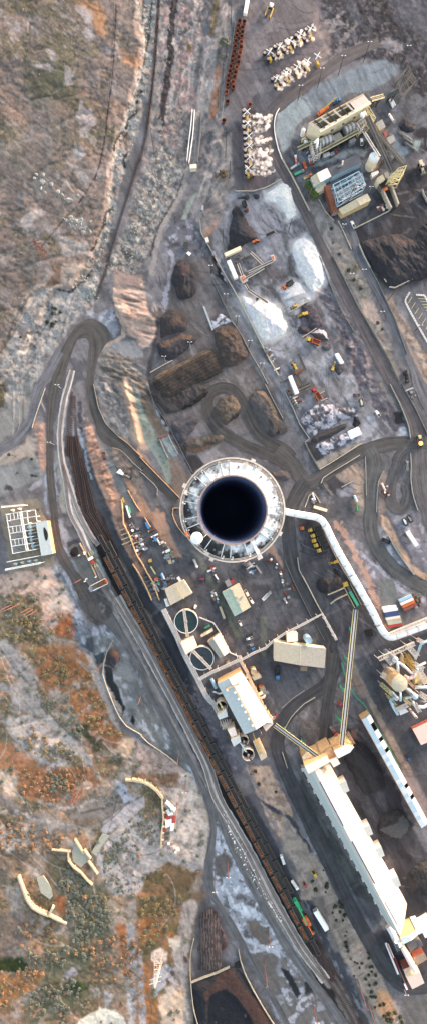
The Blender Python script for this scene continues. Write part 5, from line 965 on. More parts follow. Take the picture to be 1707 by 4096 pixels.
flat('transfer_house','right hand pale transfer house under the long sloping conveyor',NB("605,490 790,400 930,430 865,515 675,610"),22,M['orangew'],M['roofw'],1)
flat('transfer_house','tall orange lit transfer house block behind the pale ones',NB("390,520 560,425 640,560 500,640"),19,M['orangew'],M['orangew'],3)
flat('transfer_house','small orange lit lean-to at the left of the transfer houses',NB("105,590 180,505 265,600 130,670"),16,M['orangew'],M['cream'],2)
mb=truss(MB(),W(*NB("420,475")[0],19),W(*NB("690,340")[0],19),1.4,1.2,12);truss(mb,W(*NB("640,230")[0],14),W(*NB("700,330")[0],17),4,3,4);truss(mb,W(*NB("820,190")[0],16),W(*NB("920,370")[0],16),2,2,7);tag(ob('steelwork',mb,M['orangew'],None,loc=W(*NB("700,300")[0],0)),'orange lit steel trusses along the transfer house tops','steelwork')
# stripped shed with missing roof sheets, right edge
A,B=W(*T(2,5,"580,600")[0],10),W(*T(2,5,"642,560")[0],10);D,C=W(*T(2,6,"1030,455")[0],10),W(*T(2,6,"1080,405")[0],10)
t=thing('stripped_shed','long pale blue roofed shed with missing roof panels beside the coal yard','building',(A.x,A.y,0))
MA,MD=A.lerp(B,.55),D.lerp(C,.55)
sheets(A,D,MD+Vector((0,0,1)),MA+Vector((0,0,1)),30,M['roofw'],t,alt=mat('pale blue roof sheet',(186,206,216),.5,var=.1),mk=1.5);sheets(MA+Vector((0,0,1)),MD+Vector((0,0,1)),C,B,30,M['roofw'],t,skip=(2,3,6,9,19,22),alt=M['roofg'],mk=4)
q=MB();
for a,b in((A,D),(D,C),(C,B),(B,A)):q.quad(g0(a),g0(b),b,a)
ob('wall',q,M['orangew'],t);ob('floor',MB().prism([(p.x,p.y)for p in(A,D,C,B)],.1,.2),M['concd'],t)
# lower right group
PB=lambda s:Z(1540,3550,5.725,s)
t=gable('conveyor_gallery','white roofed gallery running right from the end of the long hall',PB("330,1165 690,985 740,1085 412,1302"),14,15,M['yelp'],M['roofw'],n=5)
flat('junction_house','pale blue roofed box joining the two white galleries',PB("690,975 830,935 862,1030 742,1085"),14,M['white'],M['roofw'],2)
flat('bin_house','bright white roofed box at the right picture edge',PB("845,1040 1100,880 1150,1060 905,1160"),15,M['white'],M['roofw'],3)
gable('conveyor_gallery','narrow pale gallery sloping down to the pinkish end house',PB("340,1405 410,1330 742,1895 625,1950"),13,14,M['cream'],M['pinkw'],n=8)
flat('end_house','pinkish end house at the foot of the narrow gallery',PB("470,2060 790,1935 890,2190 612,2332"),13,M['cream'],M['salmon'],4);flat('end_house','low pink annex above the pinkish end house',PB("405,1880 555,1820 600,1930 470,2060"),9,M['brick'],M['salmon'],2)
flat('block_house','brown flat roofed block with a red brick wall',PB("625,1620 885,1490 960,1640 712,1792"),6,M['brick'],M['brown'],3);flat('low_block','dark grey flat roof beside the white gallery',PB("470,1300 690,1200 760,1330 570,1490"),4,M['concd'],M['dkroof'],3);flat('low_block','dark grey angular flat roof right of its larger neighbour',PB("690,1200 780,1190 865,1330 760,1400"),4,M['concd'],M['dkroof'],2)
mb=MB().tube([W(*PB("55,880")[0],6),W(*PB("250,1220")[0],9)],2.6,16);o=tag(ob('dust_duct',mb,M['silver'],None,loc=W(*PB("150,1050")[0],0)),'fat silver duct beside the end of the long hall','duct')
tank('round white silo top at the end of the silver duct',PB("255,1230")[0],58/5.725,14,M['white'],M['white'],name='silo',lvl=.98,n=20,wallm=M['white']);flat('filter_box','small white box beside the round white silo',PB("285,1290 370,1250 395,1340 310,1385"),14,M['white'],M['white'],1,cat='box')
tag(ob('steelwork',truss(MB(),W(*PB("40,900")[0],3),W(*PB("270,1390")[0],3),2,3,10),M['steel'],None,loc=W(*PB("150,1150")[0],0)),'grey lattice frame carrying the fat silver duct','steelwork')
for i,(a,b)in enumerate((("5,1270","290,1980"),("40,1290","490,2335"),("185,1600","420,2190"))):
 q=ob('stacked_beams',MB().beam(W(*PB(a)[0],1.2),W(*PB(b)[0],1.2),(2.0,1.6,1.2)[i],.8),M['white'],None,loc=W(*PB(a)[0],0));tag(q,('long white stacked panels lying beside the dark road bend, leftmost','longest white and red stacked panels beside the dark road bend','shorter white stacked panels right of the longest stack')[i],'panels')
 ob('edge_strip',MB().beam(W(*PB(a)[0],1.2)+Vector((.9,.4,0)),W(*PB(b)[0],1.2)+Vector((.9,.4,0)),.4,.9),M['red'],q)
flat('depot','brown walled depot with a pale pink roof at the right edge',T(2,5,"962,672 1200,560 1260,700 1026,792"),5,M['brick'],M['salmon'],5)
# substation control building on the left
t=flat('substation_building','long grey roofed building with a black stain beside the switchyard',Z(0,1980,4.475,"643,492 845,455 948,1055 747,1092"),9,M['orangew'],M['roofg'],4)
P=Z(0,1980,4.475,"785,600 800,578 820,600 860,680 862,780 835,818 815,790 790,690");ob('roof_stain',MB().prism([tuple(W(p[0],p[1],9.03)[:2])for p in smooth(P,3,True)],9.04,9.09),M['black'],t)
# walls, barriers, fences
def wall(px,label,h=1.1,w=.6,m='conc',name='concrete_barrier',part='barrier_block',step=5.0,cat='barrier',group=None,z=None,gap=.06):
 px=np.asarray(px,float);n=max(int(plen(px)*K/step),1);P=resample(px,n+1);b=G(*P[0]);t=thing(name,label,cat,b,group=group)
 for i in range(n):
  a,c=G(*P[i]),G(*P[i+1])
  if z is not None:a.z=c.z=z
  a.z+=h/2-.05;c.z+=h/2-.05;d=(c-a).normalized()*gap;ob(part,MB().beam(a+d,c-d,w,h+.1),M[m],t)
 return t
wall(T(2,1,"-20,240 60,380 185,628"),'pale concrete barrier along the haul road below the tan dirt bank',1.6,.8,'concl')
wall(Z(940,380,5.37,"940,300 880,390 845,520 830,650 840,820 870,980 920,1180 965,1300 1010,1420"),'curved white kerb wall around the quarry side of the haul road',1.2,.6,'white')
wall(T(2,2,"360,0 470,220 560,400 650,550 780,770 860,945"),'long concrete barrier along the right edge of the haul road',1.2,.7,'concd')
wall(T(2,2,"590,0 700,200 760,330 830,480 920,740"),'concrete barrier along the right edge of the plant road',1.0,.6,'concd')
wall(T(2,3,"880,0 985,190 1074,380"),'concrete barrier between the two right hand roads',1.2,.7,'concd')
wall(T(2,3,"790,0 870,160 930,310 945,410"),'concrete barrier on the left of the haul road above the junction',1.2,.6,'conc')
wall(T(2,3,"945,520 950,620 947,710 960,830 1000,950"),'concrete wall of the loop island beside the right road',1.0,.7,'conc')
wall(T(2,3,"0,60 60,180 110,300 185,412 150,440"),'low concrete wall down the right side of the wet yard road',1.2,.6,'conc')
wall(T(2,3,"150,440 200,540 240,610 260,645"),'dark retaining wall between the wet yard and windrows',1.6,.8,'concd','retaining_wall','wall_panel',cat='wall');wall(T(2,3,"260,645 360,585 470,515 580,445"),'row of pale blocks along the junction road below the windrows',1.2,.7,'concl')
wall(T(2,3,"270,750 285,710 350,665 460,600 565,535"),'curving pale kerb wall below the junction road',1.0,.6,'concl');wall(T(2,3,"285,740 310,790 345,825"),'dark short kerb wall left of the triangular dirt patch',1.0,.6,'concd')
wall(T(2,3,"425,778 470,755 512,733"),'short tan kerb in the middle of the triangular patch',1.0,.5,'concl');wall(T(2,3,"150,930 190,820 217,818 245,860 266,896"),'angled timber coloured wall near the duct bend',1.2,.6,'concl','retaining_wall','wall_panel',cat='wall')
wall(T(2,3,"605,545 610,700 612,840"),'thin kerb left of the plant road below the junction',.8,.5,'conc');wall(T(2,3,"745,655 705,730 692,850 690,965"),'thin kerb right of the plant road below the junction',.8,.5,'conc')
wall(T(2,4,"132,480 180,570 230,670 280,760"),'tall pale retaining wall beside the dark haul ramp',1.8,.9,'concl','retaining_wall','wall_panel',cat='wall');wall(T(2,4,"95,340 105,430 130,480"),'short pale wall at the top of the dark haul ramp',1.4,.7,'conc')
wall(T(2,4,"0,365 70,530 130,650 190,770 300,965"),'dark kerb on the left of the dark haul ramp',.9,.5,'concd');wall(T(2,4,"268,90 330,230 400,370 460,470 520,560"),'pale kerb running beside the big white duct',1.0,.6,'conc')
wall(T(2,4,"780,180 840,290 910,390 972,472"),'grey block wall below the tan bank, right of the slab road',1.4,.8,'conc')
wall(T(2,5,"-20,510 50,445 150,378"),'grey guard rail on the bend below the warehouse',.9,.5,'conc');wall(T(2,5,"0,665 40,590 90,530 150,475 228,430"),'pale kerb around the inside of the road bend',.9,.6,'concl');wall(T(2,5,"-20,840 20,965",),'short pale kerb left of the sloping conveyor',.9,.6,'concl')
wall(T(0,3,"708,0 745,180 800,300 895,395"),'thin kerb wall on the outside of the left haul road',.9,.4,'conc');wall(T(0,3,"895,395 970,450 1074,555"),'orange tinted kerb wall on the outside of the left haul road',1.1,.5,'orangew')
wall(T(1,3,"0,548 60,612 215,770 300,858"),'orange tinted kerb wall where the haul road nears the chimney',1.1,.5,'orangew');wall(T(0,3,"850,480 910,495 950,530 1000,590 1074,655"),'grey kerb on the inside of the left haul road',.9,.5,'conc')
wall(T(0,3,"345,30 310,130 275,230 245,330"),'long pale barrier along the grey curving road',.9,.5,'concl');wall(T(1,3,"0,655 60,710 135,780 130,840"),'angled grey wall with a step near the haul road end',1.0,.5,'conc')
wall(Z(460,1960,2.685,"690,192 640,178 612,212 625,290 660,370 700,430 765,500"),'curved orange kerb wall left of the chimney',1.2,.5,'orangew')
wall(Z(460,1960,2.685,"140,0 190,90 235,170 280,228"),'orange tinted kerb along the yard entrance',1.0,.5,'orangew');wall(Z(460,1960,2.685,"322,292 350,340 385,398"),'short orange tinted wall behind the blue crates',1.4,.5,'orangew');wall(Z(460,1960,2.685,"560,600 590,635 622,668"),'short pale wall below the blue crates',1.4,.5,'concl')
for s,lb,m_ in(("75,100 92,240 98,370 150,460 200,590 240,700 300,790 350,890 410,980 480,1180",'long sunlit retaining wall with bays on the train side of the yard','orangew'),("195,790 250,870 300,960 350,1060 400,1180",'lower sunlit retaining wall right above the dark strip','orangew')):
 wall(Z(460,1960,2.685,s),lb,2.6,.8,m_,'retaining_wall','wall_panel',cat='wall')
for i,(x,y)in enumerate(((90,420),(110,470),(115,520),(120,570),(160,500),(185,540),(205,575),(290,905),(312,945),(345,985),(365,1030),(385,1070),(410,1110),(430,1160))):
 c=G(*Z(460,1960,2.685,"%d,%d"%(x,y))[0]);tag(ob('buttress',MB().box((c.x,c.y,c.z+.7),(6.5,.9,1.8),R(22)),M['concl' if i<7 else 'concd'],None,loc=c),('short buttress wall between the two sunlit retaining walls, %s from the top' if i>=7 else 'short tan bay divider on the sunlit retaining wall, %s from the top')%nth(i%7),'wall','bay divider walls' if i<7 else 'buttress walls')
wall(T(1,2,"78,880 130,850 190,815 248,787"),'low wall along the top of the striped plateau',1.0,.6,'concl');wall(T(1,2,"545,175 600,290 650,400 690,490"),'dark kerb beside the wet dark road',.9,.6,'concd');wall(T(1,2,"690,490 760,590 830,730 900,850 960,965"),'pale kerb beside the long wet road',.9,.5,'conc')
wall(T(1,2,"480,380 515,470 548,560"),'bundle of dark pipes laid along the stockyard road',.6,1.6,'steel','pipe_bundle','pipe',20,cat='pipes');wall(T(1,3,"940,0 1000,120 1074,260"),'pale kerb right of the elongated grey pile',.9,.5,'conc')
wall(T(1,3,"60,10 110,150 180,250 260,400 330,540 400,670"),'dark kerb along the narrow asphalt lane above the chimney',.9,.5,'concd');wall(T(1,3,"150,415 180,490 215,560"),'low grey wall left of the little slurry pond',1.2,.6,'conc');wall(T(1,3,"132,408 170,395 212,382"),'rusty brown gate wall across the slurry channel',1.2,.8,'brick','sluice_gate','gate_panel',cat='gate');wall(T(1,3,"215,385 250,460 290,530"),'concrete wall right of the little slurry pond',1.2,.7,'conc')
wall(T(1,7,"405,320 385,400 378,480 380,600 388,700 405,850 440,965"),'pale fence wall down the left of the ore bay',2.0,.5,'concl','bay_wall','wall_panel',cat='wall');wall(T(1,7,"740,395 755,480 790,580 850,700 920,820 1010,965"),'long cream fence wall down the right of the ore bay',2.0,.5,'concl','bay_wall','wall_panel',cat='wall');wall(T(1,7,"390,642 460,612 530,588 600,560 672,525"),'pale cross wall between the two ore bays',2.0,.6,'concl','bay_wall','wall_panel',cat='wall')
wall(T(0,5,"855,0 815,70 785,170 777,255 800,330 830,410 870,510 910,590 960,650 1074,715"),'long pale fence around the drained pond',1.4,.3,'concl','pond_fence','fence_panel',cat='fence');wall(T(1,5,"0,708 60,770 150,830 220,880 285,935"),'lower stretch of the pale pond fence beside the tracks',1.4,.3,'concl','pond_fence','fence_panel',cat='fence')
wall(T(1,0,"715,170 690,380 660,560 635,720 612,915 585,915"),'long pale kerb left of the rusty pots',.9,.5,'conc');wall(T(1,1,"715,478 850,478 950,450 1060,390"),'pale kerb wall at the bottom of the pot yard',1.0,.5,'concl');wall(T(1,1,"452,700 460,790 500,860 550,950"),'pale wall edging the top of the stockyard',1.2,.6,'conc');wall(T(1,2,"565,10 620,110 690,230 760,360 830,500 900,640 960,760 1040,900"),'crusted white wall along the white product yard',1.2,.8,'concl')
wall(T(2,1,"255,540 310,640 370,700",),'white kerb around the switchyard corner',1.0,.4,'concl');wall(T(2,1,"400,700 440,780 500,915"),'white barrier along the plant road head',1.0,.5,'concl');wall(T(2,1,"512,765 620,712 700,672 785,628"),'pale wall below the rubble heap',1.4,.6,'concl')
for s,lb in(("640,10 665,60 705,115",'white block row left of the big black coal pile, upper'),("730,150 765,200",'white block row left of the big black coal pile, lower'),("785,235 820,245 900,205 1000,155 1074,115",'curved concrete barrier along the foot of the coal pile')):wall(T(2,2,s),lb,1.2,.9,'concl')
wall(T(2,1,"1030,470 1050,530 1090,590"),'slab wall of the bin right of the coal yard',2.2,.8,'conc','bin_wall','wall_panel',cat='wall');wall(T(2,1,"1030,860 1060,950 1100,1000"),'slab wall at the right of the black coal pile',2.2,.8,'conc','bin_wall','wall_panel',cat='wall');wall(T(2,1,"555,880 590,965 640,1060"),'slab wall left of the black coal pile',2.0,.8,'conc','bin_wall','wall_panel',cat='wall')
wall(T(2,2,"260,0 330,190 390,330 440,440 520,570"),'dark edge wall between the white product yard and haul road',.9,.6,'concd');wall(ZC("700,780 780,740 860,690 930,650"),'pale wall along the foot of the low white bed',1.2,.7,'concl');wall(ZC("850,1045 920,1005 1000,950"),'pale wall behind the speckled rubble',1.2,.6,'concl')
def rails_fence(px,label,m='white',h=1.0):
 px=np.asarray(px);t=thing('railing',label,'railing',G(*px[0]));n=max(int(plen(px)*K/2.2),1);P=[G(*p)for p in resample(px,n+1)];s=[Vector((0,0,0))]*(n+1)
 for i in range(n):
  d=(P[i+1]-P[i]).normalized().cross(Vector((0,0,1)))*.9
  mb=MB().beam(P[i]+Vector((0,0,h)),P[i+1]+Vector((0,0,h)),.3).beam(P[i]+d+Vector((0,0,h)),P[i+1]+d+Vector((0,0,h)),.3).beam(P[i]+Vector((0,0,h)),P[i]+d+Vector((0,0,h)),.28).beam(P[i],P[i]+Vector((0,0,h)),.25);ob('rail_panel',mb,M[m],t)
rails_fence(T(2,2,"940,280 905,340 950,430 1000,520 1080,660"),'white double railing around the car park');rails_fence(T(2,2,"988,292 1052,296 1076,345"),'short white double railing inside the car park')
rails_fence(T(2,5,"430,170 480,330 540,430 600,480 640,560 700,660 780,800 860,950"),'long green pipe railing above the stripped shed','teal',.8)
for i in range(7):
 a,b=T(2,2,"%d,%d %d,%d"%(930+i*26,355+i*40,958+i*26,310+i*40));o=ob('bay_line',MB().beam(W(*a,.05),W(*b,.05),.35,.02),M['yelp']);kind(o,'structure')
for i in range(5):
 a,b=T(2,2,"%d,%d %d,%d"%(1005+i*15,320+i*22,1080+i*15,324+i*22));kind(ob('bay_line',MB().beam(W(*a,.05),W(*b,.05),.35,.02),M['yelp']),'structure')
 # big white duct
def duct(px,label,r,z,n=2.4,m='duct',rib=True):
 P=smooth(px,6);P=resample(P,max(int(plen(P)*K/n),3));zz=np.broadcast_to(z,len(P))if not hasattr(z,'__len__')else np.interp(np.linspace(0,1,len(P)),np.linspace(0,1,len(z)),z)
 Q=[W(p[0],p[1],q)for p,q in zip(P,zz)];t=thing('flue_duct',label,'duct',(Q[0].x,Q[0].y,0));i=0
 while i<len(Q)-1:
  j=min(i+4,len(Q)-1);ob('duct_section',MB().tube(Q[i:j+1],r,18),M[m],t,shade=True)
  d=(Q[j]-Q[i]).normalized()
  if rib:ob('flange',MB().tube([Q[j]-d*.15,Q[j]+d*.15],r*(1.05 if(j//4)%5 else 1.07),18),M['steelw' if(j//4)%5 else 'dark'],t)
  s=d.cross(Vector((0,0,1))).normalized()*r*.9;b=MB()
  for e in(s,-s):b.beam((Q[i].x+e.x,Q[i].y+e.y,0),(Q[i].x+e.x,Q[i].y+e.y,Q[i].z),.35)
  ob('duct_support',b,M['orangew'],t);i=j
 return t
duct(J(np.array([(1090,2025)]),T(2,4,"0,-5 130,22 250,45 300,90 345,180 400,290 560,570 660,750 720,870 755,920 800,945 870,925 980,885 1074,850 1250,780")),'very long white flue duct bending from the chimney towards the right edge',2.9,6.5)
tag(ob('pipe_truss',truss(MB(),W(*T(2,4,"780,920")[0],8.5),W(*T(2,4,"1150,770")[0],8.5),2,2.5,16,.3),M['steelw'],None,loc=W(*T(2,4,"900,870")[0],0)),'orange lit lattice truss beside the lower run of the white duct','steelwork')
# conveyors
def conveyor(a,b,za,zb,label,w=3.0,side='yelp',belt='bed',legs=3,legm='teal',cat='conveyor',truss_=True):
 A,B=W(*a,za),W(*b,zb);t=thing('conveyor',label,cat,(A.x,A.y,0));d=(B-A).normalized();s=d.cross(Vector((0,0,1))).normalized()*w/2;u=Vector((0,0,.9))
 ob('frame',MB().beam(A,B,w,.5),M['dark'],t);ob('belt',MB().beam(A+Vector((0,0,.6)),B+Vector((0,0,.6)),w*.36,.15),M[belt],t)
 for e in(s,-s):
  mb=MB().beam(A+e+u,B+e+u,.24).beam(A+e,B+e,.35,.5);n=max(int((B-A).length/5),2)
  for i in range(n+1):p=A.lerp(B,i/n)+e;mb.beam(p,p+u,.15)
  ob('hand_rail',mb,M[side],t)
 for i in range(legs):
  c=A.lerp(B,(i+.7)/(legs+.3))
  if c.z>4:ob('trestle',truss(MB(),Vector((c.x-1.5,c.y,0)),c+Vector((0,0,-.5)),2.5,1.2,5,.22),M[legm],t)
 return t
q=J(T(2,4,"533,735"),T(2,5,"428,790"));conveyor(q[0],q[1],5,24,'long yellow railed conveyor climbing from the yellow hopper to the transfer house',3.8,belt='steel',legs=4)
q=T(2,5,"-75,640 250,880");conveyor(q[0],q[1],9,20,'yellow railed conveyor between the white hall and the transfer house',3.6,belt='steel',legs=2)
q=T(2,4,"465,545 550,710");t=conveyor(q[0],q[1],3,5,'yellow edged feeder hopper with a green grating',6,legs=0);a,b=W(*T(2,4,"490,600")[0],5),W(*T(2,4,"552,705")[0],6.5);ob('grating',MB().beam(a,b,2.4,.3),M['teal'],t);c=W(*T(2,4,"460,545")[0],5);ob('drive_house',MB().box((c.x,c.y,4),(3.6,3.6,3),R(20)),M['yellow'],t)
for s,lb in(("320,622 400,590 470,560",'pale wing wall above the feeder hopper mouth'),("340,690 360,668 420,640 480,612",'pale wing wall below the feeder hopper mouth')):wall(T(2,4,s),lb,2.5,.8,'concl','wing_wall','wall_panel',6,'wall')
def crusher(sfx,lab,segs,wd,side):
 for s,z0,z1,lb in segs:a,b=s;conveyor(a,b,z0,z1,lb,wd,side,'bed',1,'dark')
crusher(0,0,[(ZC("165,255 210,380"),2,4,'short dark conveyor left of the screening plant'),(ZC("300,135 445,275"),4,2,'thin conveyor running down from the screening plant head'),(ZC("270,350 540,225"),3,4,'long conveyor at the back of the screening plant'),(ZC("220,430 440,300"),3,3,'orange tinted conveyor at the front of the screening plant'),(ZC("240,475 275,535"),2,3,'short white conveyor below the screening plant'),(ZC("275,540 478,675"),2,9,'thin stacking conveyor reaching over the broad white pile')],1.6,'steelw')
for s,lb in(("180,390 230,370 270,430 210,465",'orange and white screening unit'),("515,165 545,155 565,210 540,225",'small orange hopper truck at the conveyor end')):
 P=ZC(s);t=thing('screening_unit',lb,'machine',base_of(P));ob('body',MB().pxp(P,3.0,.8),M['steelw'],t);ob('deck',MB().pxp(P*.6+P.mean(0)*.4,3.6,3.0),M['orange'],t);ob('chassis',MB().pxp(P*.9+P.mean(0)*.1,.8,0),M['dark'],t)
mb=MB()
for i in range(34):
 r_=random.Random(i);c=W(*ZC("%d,%d"%(130+r_.random()*190,255-r_.random()*95))[0],r_.uniform(.4,1.6));mb.box(c,(r_.uniform(.6,2.4),r_.uniform(.4,1),r_.uniform(.5,2)),r_.uniform(0,3))
tag(ob('crusher_train',mb,M['bed'],None,loc=W(*ZC("220,215")[0],0)),'dark tangle of crusher machinery behind the thin conveyor','machine')
# tracks and the train
SLP=bpy.data.meshes.new('sleeper');_b=MB().box((0,0,0),(2.6,.34,.22));SLP.from_pydata(_b.v,[],_b.f);SLP.materials.append(mat('sleeper',(112,102,96),.9,var=.3))
SLD=SLP.copy();SLD.materials[0]=mat('dark sleeper',(64,57,55),.9,var=.3);M_RAIL=mat('rail',(122,92,80),.5,.3,var=.2);M_RAILD=mat('rusty rail',(98,74,66),.7,.2,var=.2)
def track(px,label,n_ind=300,dark=False,pitch=.95):
 P=smooth(px,6);L_=plen(P)*K;n=int(L_/pitch);Q=resample(P,n+1);t=thing('railway_track',label,'track',G(*Q[0]));b0=Vector(t.location)
 st=max(n//max(n_ind,1),1)if n>n_ind else 1;rest=MB();cnt=0
 R2=resample(P,max(int(L_/5),2));C=[G(*q)+Vector((0,0,.38))for q in R2]
 for e in(.76,-.76):
  mb=MB()
  for i in range(len(C)-1):
   d0=(C[min(i+1,len(C)-1)]-C[max(i-1,0)]).normalized().cross(Vector((0,0,1)))*e;d1=(C[min(i+2,len(C)-1)]-C[i]).normalized().cross(Vector((0,0,1)))*e;mb.beam(C[i]+d0,C[i+1]+d1,.16,.2)
  ob('rail',mb,M_RAILD if dark else M_RAIL,t)
 for i in range(n):
  c=G(*Q[i]);d=G(*Q[min(i+1,n)])-G(*Q[max(i-1,0)]);a=math.atan2(d.y,d.x)+math.pi/2;c.z+=.2
  if cnt<n_ind:o=bpy.data.objects.new('sleeper',SLD if dark else SLP);o.location=c-b0;o.rotation_euler=(0,0,a);link(o,t);cnt+=1
  else:rest.box(c,(2.6,.34,.22),a)
 if rest.v:kind(ob('sleepers',rest,SLD.materials[0]if dark else SLP.materials[0],t),'stuff')
 return t
def bed(px,w,rgb,z=.14):kind(ribbon('ballast',*centre(px,w/K),road_mat('ballast',rgb),z,5),'structure')
bed(J(T(0,2,"545,860"),T(0,3,"518,0 486,120 460,300 455,450 472,590 500,750 532,965"),T(0,4,"605,140 672,300")),5.2,(214,207,201));bed(J(T(0,3,"480,610 525,750 590,950"),T(0,4,"672,150 740,252")),4.2,(208,202,198),.16);bed(T(0,4,"724,402 778,500"),4.5,(204,196,188));bed(J(T(0,4,"880,640 1000,850"),T(1,5,"20,15 148,255 280,500 420,775 510,960"),T(1,6,"585,225 720,460 850,690 980,950"),T(2,7,"35,240 125,390 228,530 310,640")),9.0,(196,190,184))
track(J(T(0,2,"550,850"),T(0,3,"522,0 488,120 460,300 455,450 470,590 498,750 530,965"),T(0,4,"600,140 670,300")),'track with pale ballast ending at the red transfer machine')
track(J(T(0,3,"478,610 520,750 590,950"),T(0,4,"670,150 738,252")),'short branching track with pale ballast beside the dark yard tracks')
track(T(0,4,"728,410 775,495"),'short piece of track between the red machine and loading ramp')
track(J(T(0,4,"800,570 880,690 980,850"),T(1,5,"5,30 130,260 260,500 400,770 490,960"),T(1,6,"560,220 700,460 830,690 960,960"),T(2,7,"20,250 110,400 215,540 300,640")),'left track of the pale double line beside the train')
track(J(T(0,4,"840,560 920,690 1010,850"),T(1,5,"35,0 165,250 300,500 440,780 530,960"),T(1,6,"610,230 740,460 870,690 1000,945"),T(2,7,"50,230 140,380 240,520 330,640")),'right track of the pale double line beside the train')
for s3,s4,lb in(("545,90 540,430 560,650 620,950","640,10 700,110 780,235",'leftmost rusty track of the dark yard'),("565,90 572,330 610,600 665,940","690,30 780,180 845,280",'middle rusty track of the dark yard'),("575,350 600,500 640,640 720,950","735,20 800,130 845,215",'rightmost rusty track of the dark yard')):track(J(T(0,3,s3),T(0,4,s4)),lb,120,True,1.4)
track(T(0,3,"548,60 520,230 512,400 510,545"),'short rusty siding left of the dark yard tracks',80,True,1.4)
track(J(T(1,0,"148,-160 143,60 105,560 55,960"),T(1,1,"28,130 0,250"),T(0,1,"1050,240 960,520 880,780 828,960"),T(0,2,"800,110 760,220 722,335")),'rusty abandoned track following the foot of the cliff',280,True,1.25)
ROWS=((np.array([(414,2173),(654,2640),(934,3173),(1187,3653),(1259,3788)]),25,'middle'),(np.array([(448,2197),(688,2664),(969,3199),(1149,3538)]),21,'right'),(np.array([(438,2258),(610,2587),(820,2990),(1101,3528),(1211,3735)]),23,'left'))
for P,n,nm in ROWS:
 e=P[-1]+(P[-1]-P[-2])/np.hypot(*(P[-1]-P[-2]))*40;track(np.vstack([P,e,*T(2,7,{'middle':"330,560 430,720 520,880 610,1060",'right':"285,380 400,600 520,800 640,1060",'left':"260,530 370,700 470,860 570,1060"}[nm])]),'rusty track under the %s row of wagons'%nm,60,True,1.6)
M_COAL=mat('dark ore load',(52,50,49),.95,var=.3,sc=.8,bump=.6);M_ORE=mat('rusty ore load',(58,50,45),.95,var=.3,sc=.35,bump=.5,rust=(168,98,46),rthr=.5,stretch=(.5,1.5,1));M_CAR=mat('wagon steel',(42,39,38),.8,var=.25,sc=.6);M_RIM=mat('wagon rim',(96,89,86),.7,var=.2)
def wagon(load):
 t=thing('ore_wagon','x','wagon');L_,w,z0,z1=14.4,3.3,1.0,3.4
 ob('floor',MB().box((0,0,1.1),(L_-.6,w-.2,.3)),M_CAR,t,True)
 for e in(1,-1):
  s=ob('side_wall',MB().box((0,e*(w/2-.08),(z0+z1)/2),(L_,.16,z1-z0)),M_CAR,t,True);ob('rim',MB().box((0,e*(w/2-.06),z1+.05),(L_+.1,.3,.14)),M_RIM,s,True)
  s=ob('end_wall',MB().box((e*(L_/2-.08),0,(z0+z1)/2),(.16,w-.34,z1-z0)),M_CAR,t,True);ob('rim',MB().box((e*(L_/2-.06),0,z1+.05),(.28,w-.4,.14)),M_RIM,s,True)
  ob('bogie',MB().box((e*5,0,.6),(2.6,2.2,.7)).cyl((e*5-.8,-.9,.1),.45,.2,8),M['dark'],t,True);ob('coupler',MB().box((e*(L_/2+.45),0,.9),(.9,.4,.4)),M['dark'],t,True)
 X,Y=np.meshgrid(np.linspace(-L_/2+.3,L_/2-.3,15),np.linspace(-w/2+.25,w/2-.25,5));Zz=2.5+.35*(1-(Y/1.6)**2)+(fbm(X*20+300,Y*20,30,3,4)-.5)*.8
 v=np.stack([X,Y,Zz],-1).reshape(-1,3);f=[(j*15+i,j*15+i+1,j*15+i+16,j*15+i+15)for j in range(4)for i in range(14)];ob('load',MB().add(v.tolist(),f),load,t,True);return t
WA,WB_=wagon(M_COAL),wagon(M_ORE);used=set()
for P,n,nm in ROWS:
 Q=resample(P,400);s=np.r_[0,np.cumsum(np.hypot(*np.diff(Q,axis=0).T))]
 for i in range(n):
  u=s[-1]*(i+.0)/(n-1);x,y=np.interp(u,s,Q[:,0]),np.interp(u,s,Q[:,1]);x2,y2=np.interp(u+6,s,Q[:,0]),np.interp(u+6,s,Q[:,1])
  if u+6>s[-1]:x2,y2=2*x-np.interp(u-6,s,Q[:,0]),2*y-np.interp(u-6,s,Q[:,1])
  src=WB_ if nm=='left' else WA;c=W(x,y,0);kw=dict(loc=(W(x,y,3.2).x,W(x,y,3.2).y,.35),rz=math.atan2(-(y2-y),x2-x)+(math.pi if(i*7+n)%3==0 else 0),label=('open wagon of rusty ore, %s from the top of the left train row' if nm=='left' else 'open wagon of dark ore, %s from the top of the %s train row'%('%s',nm))%nth(i),group='wagons in the %s row'%nm)
  if src in used:dup(src,**kw)
  else:used.add(src);src.location=kw['loc'];src.rotation_euler=(0,0,kw['rz']);src['label']=kw['label'];src['group']=kw['group']
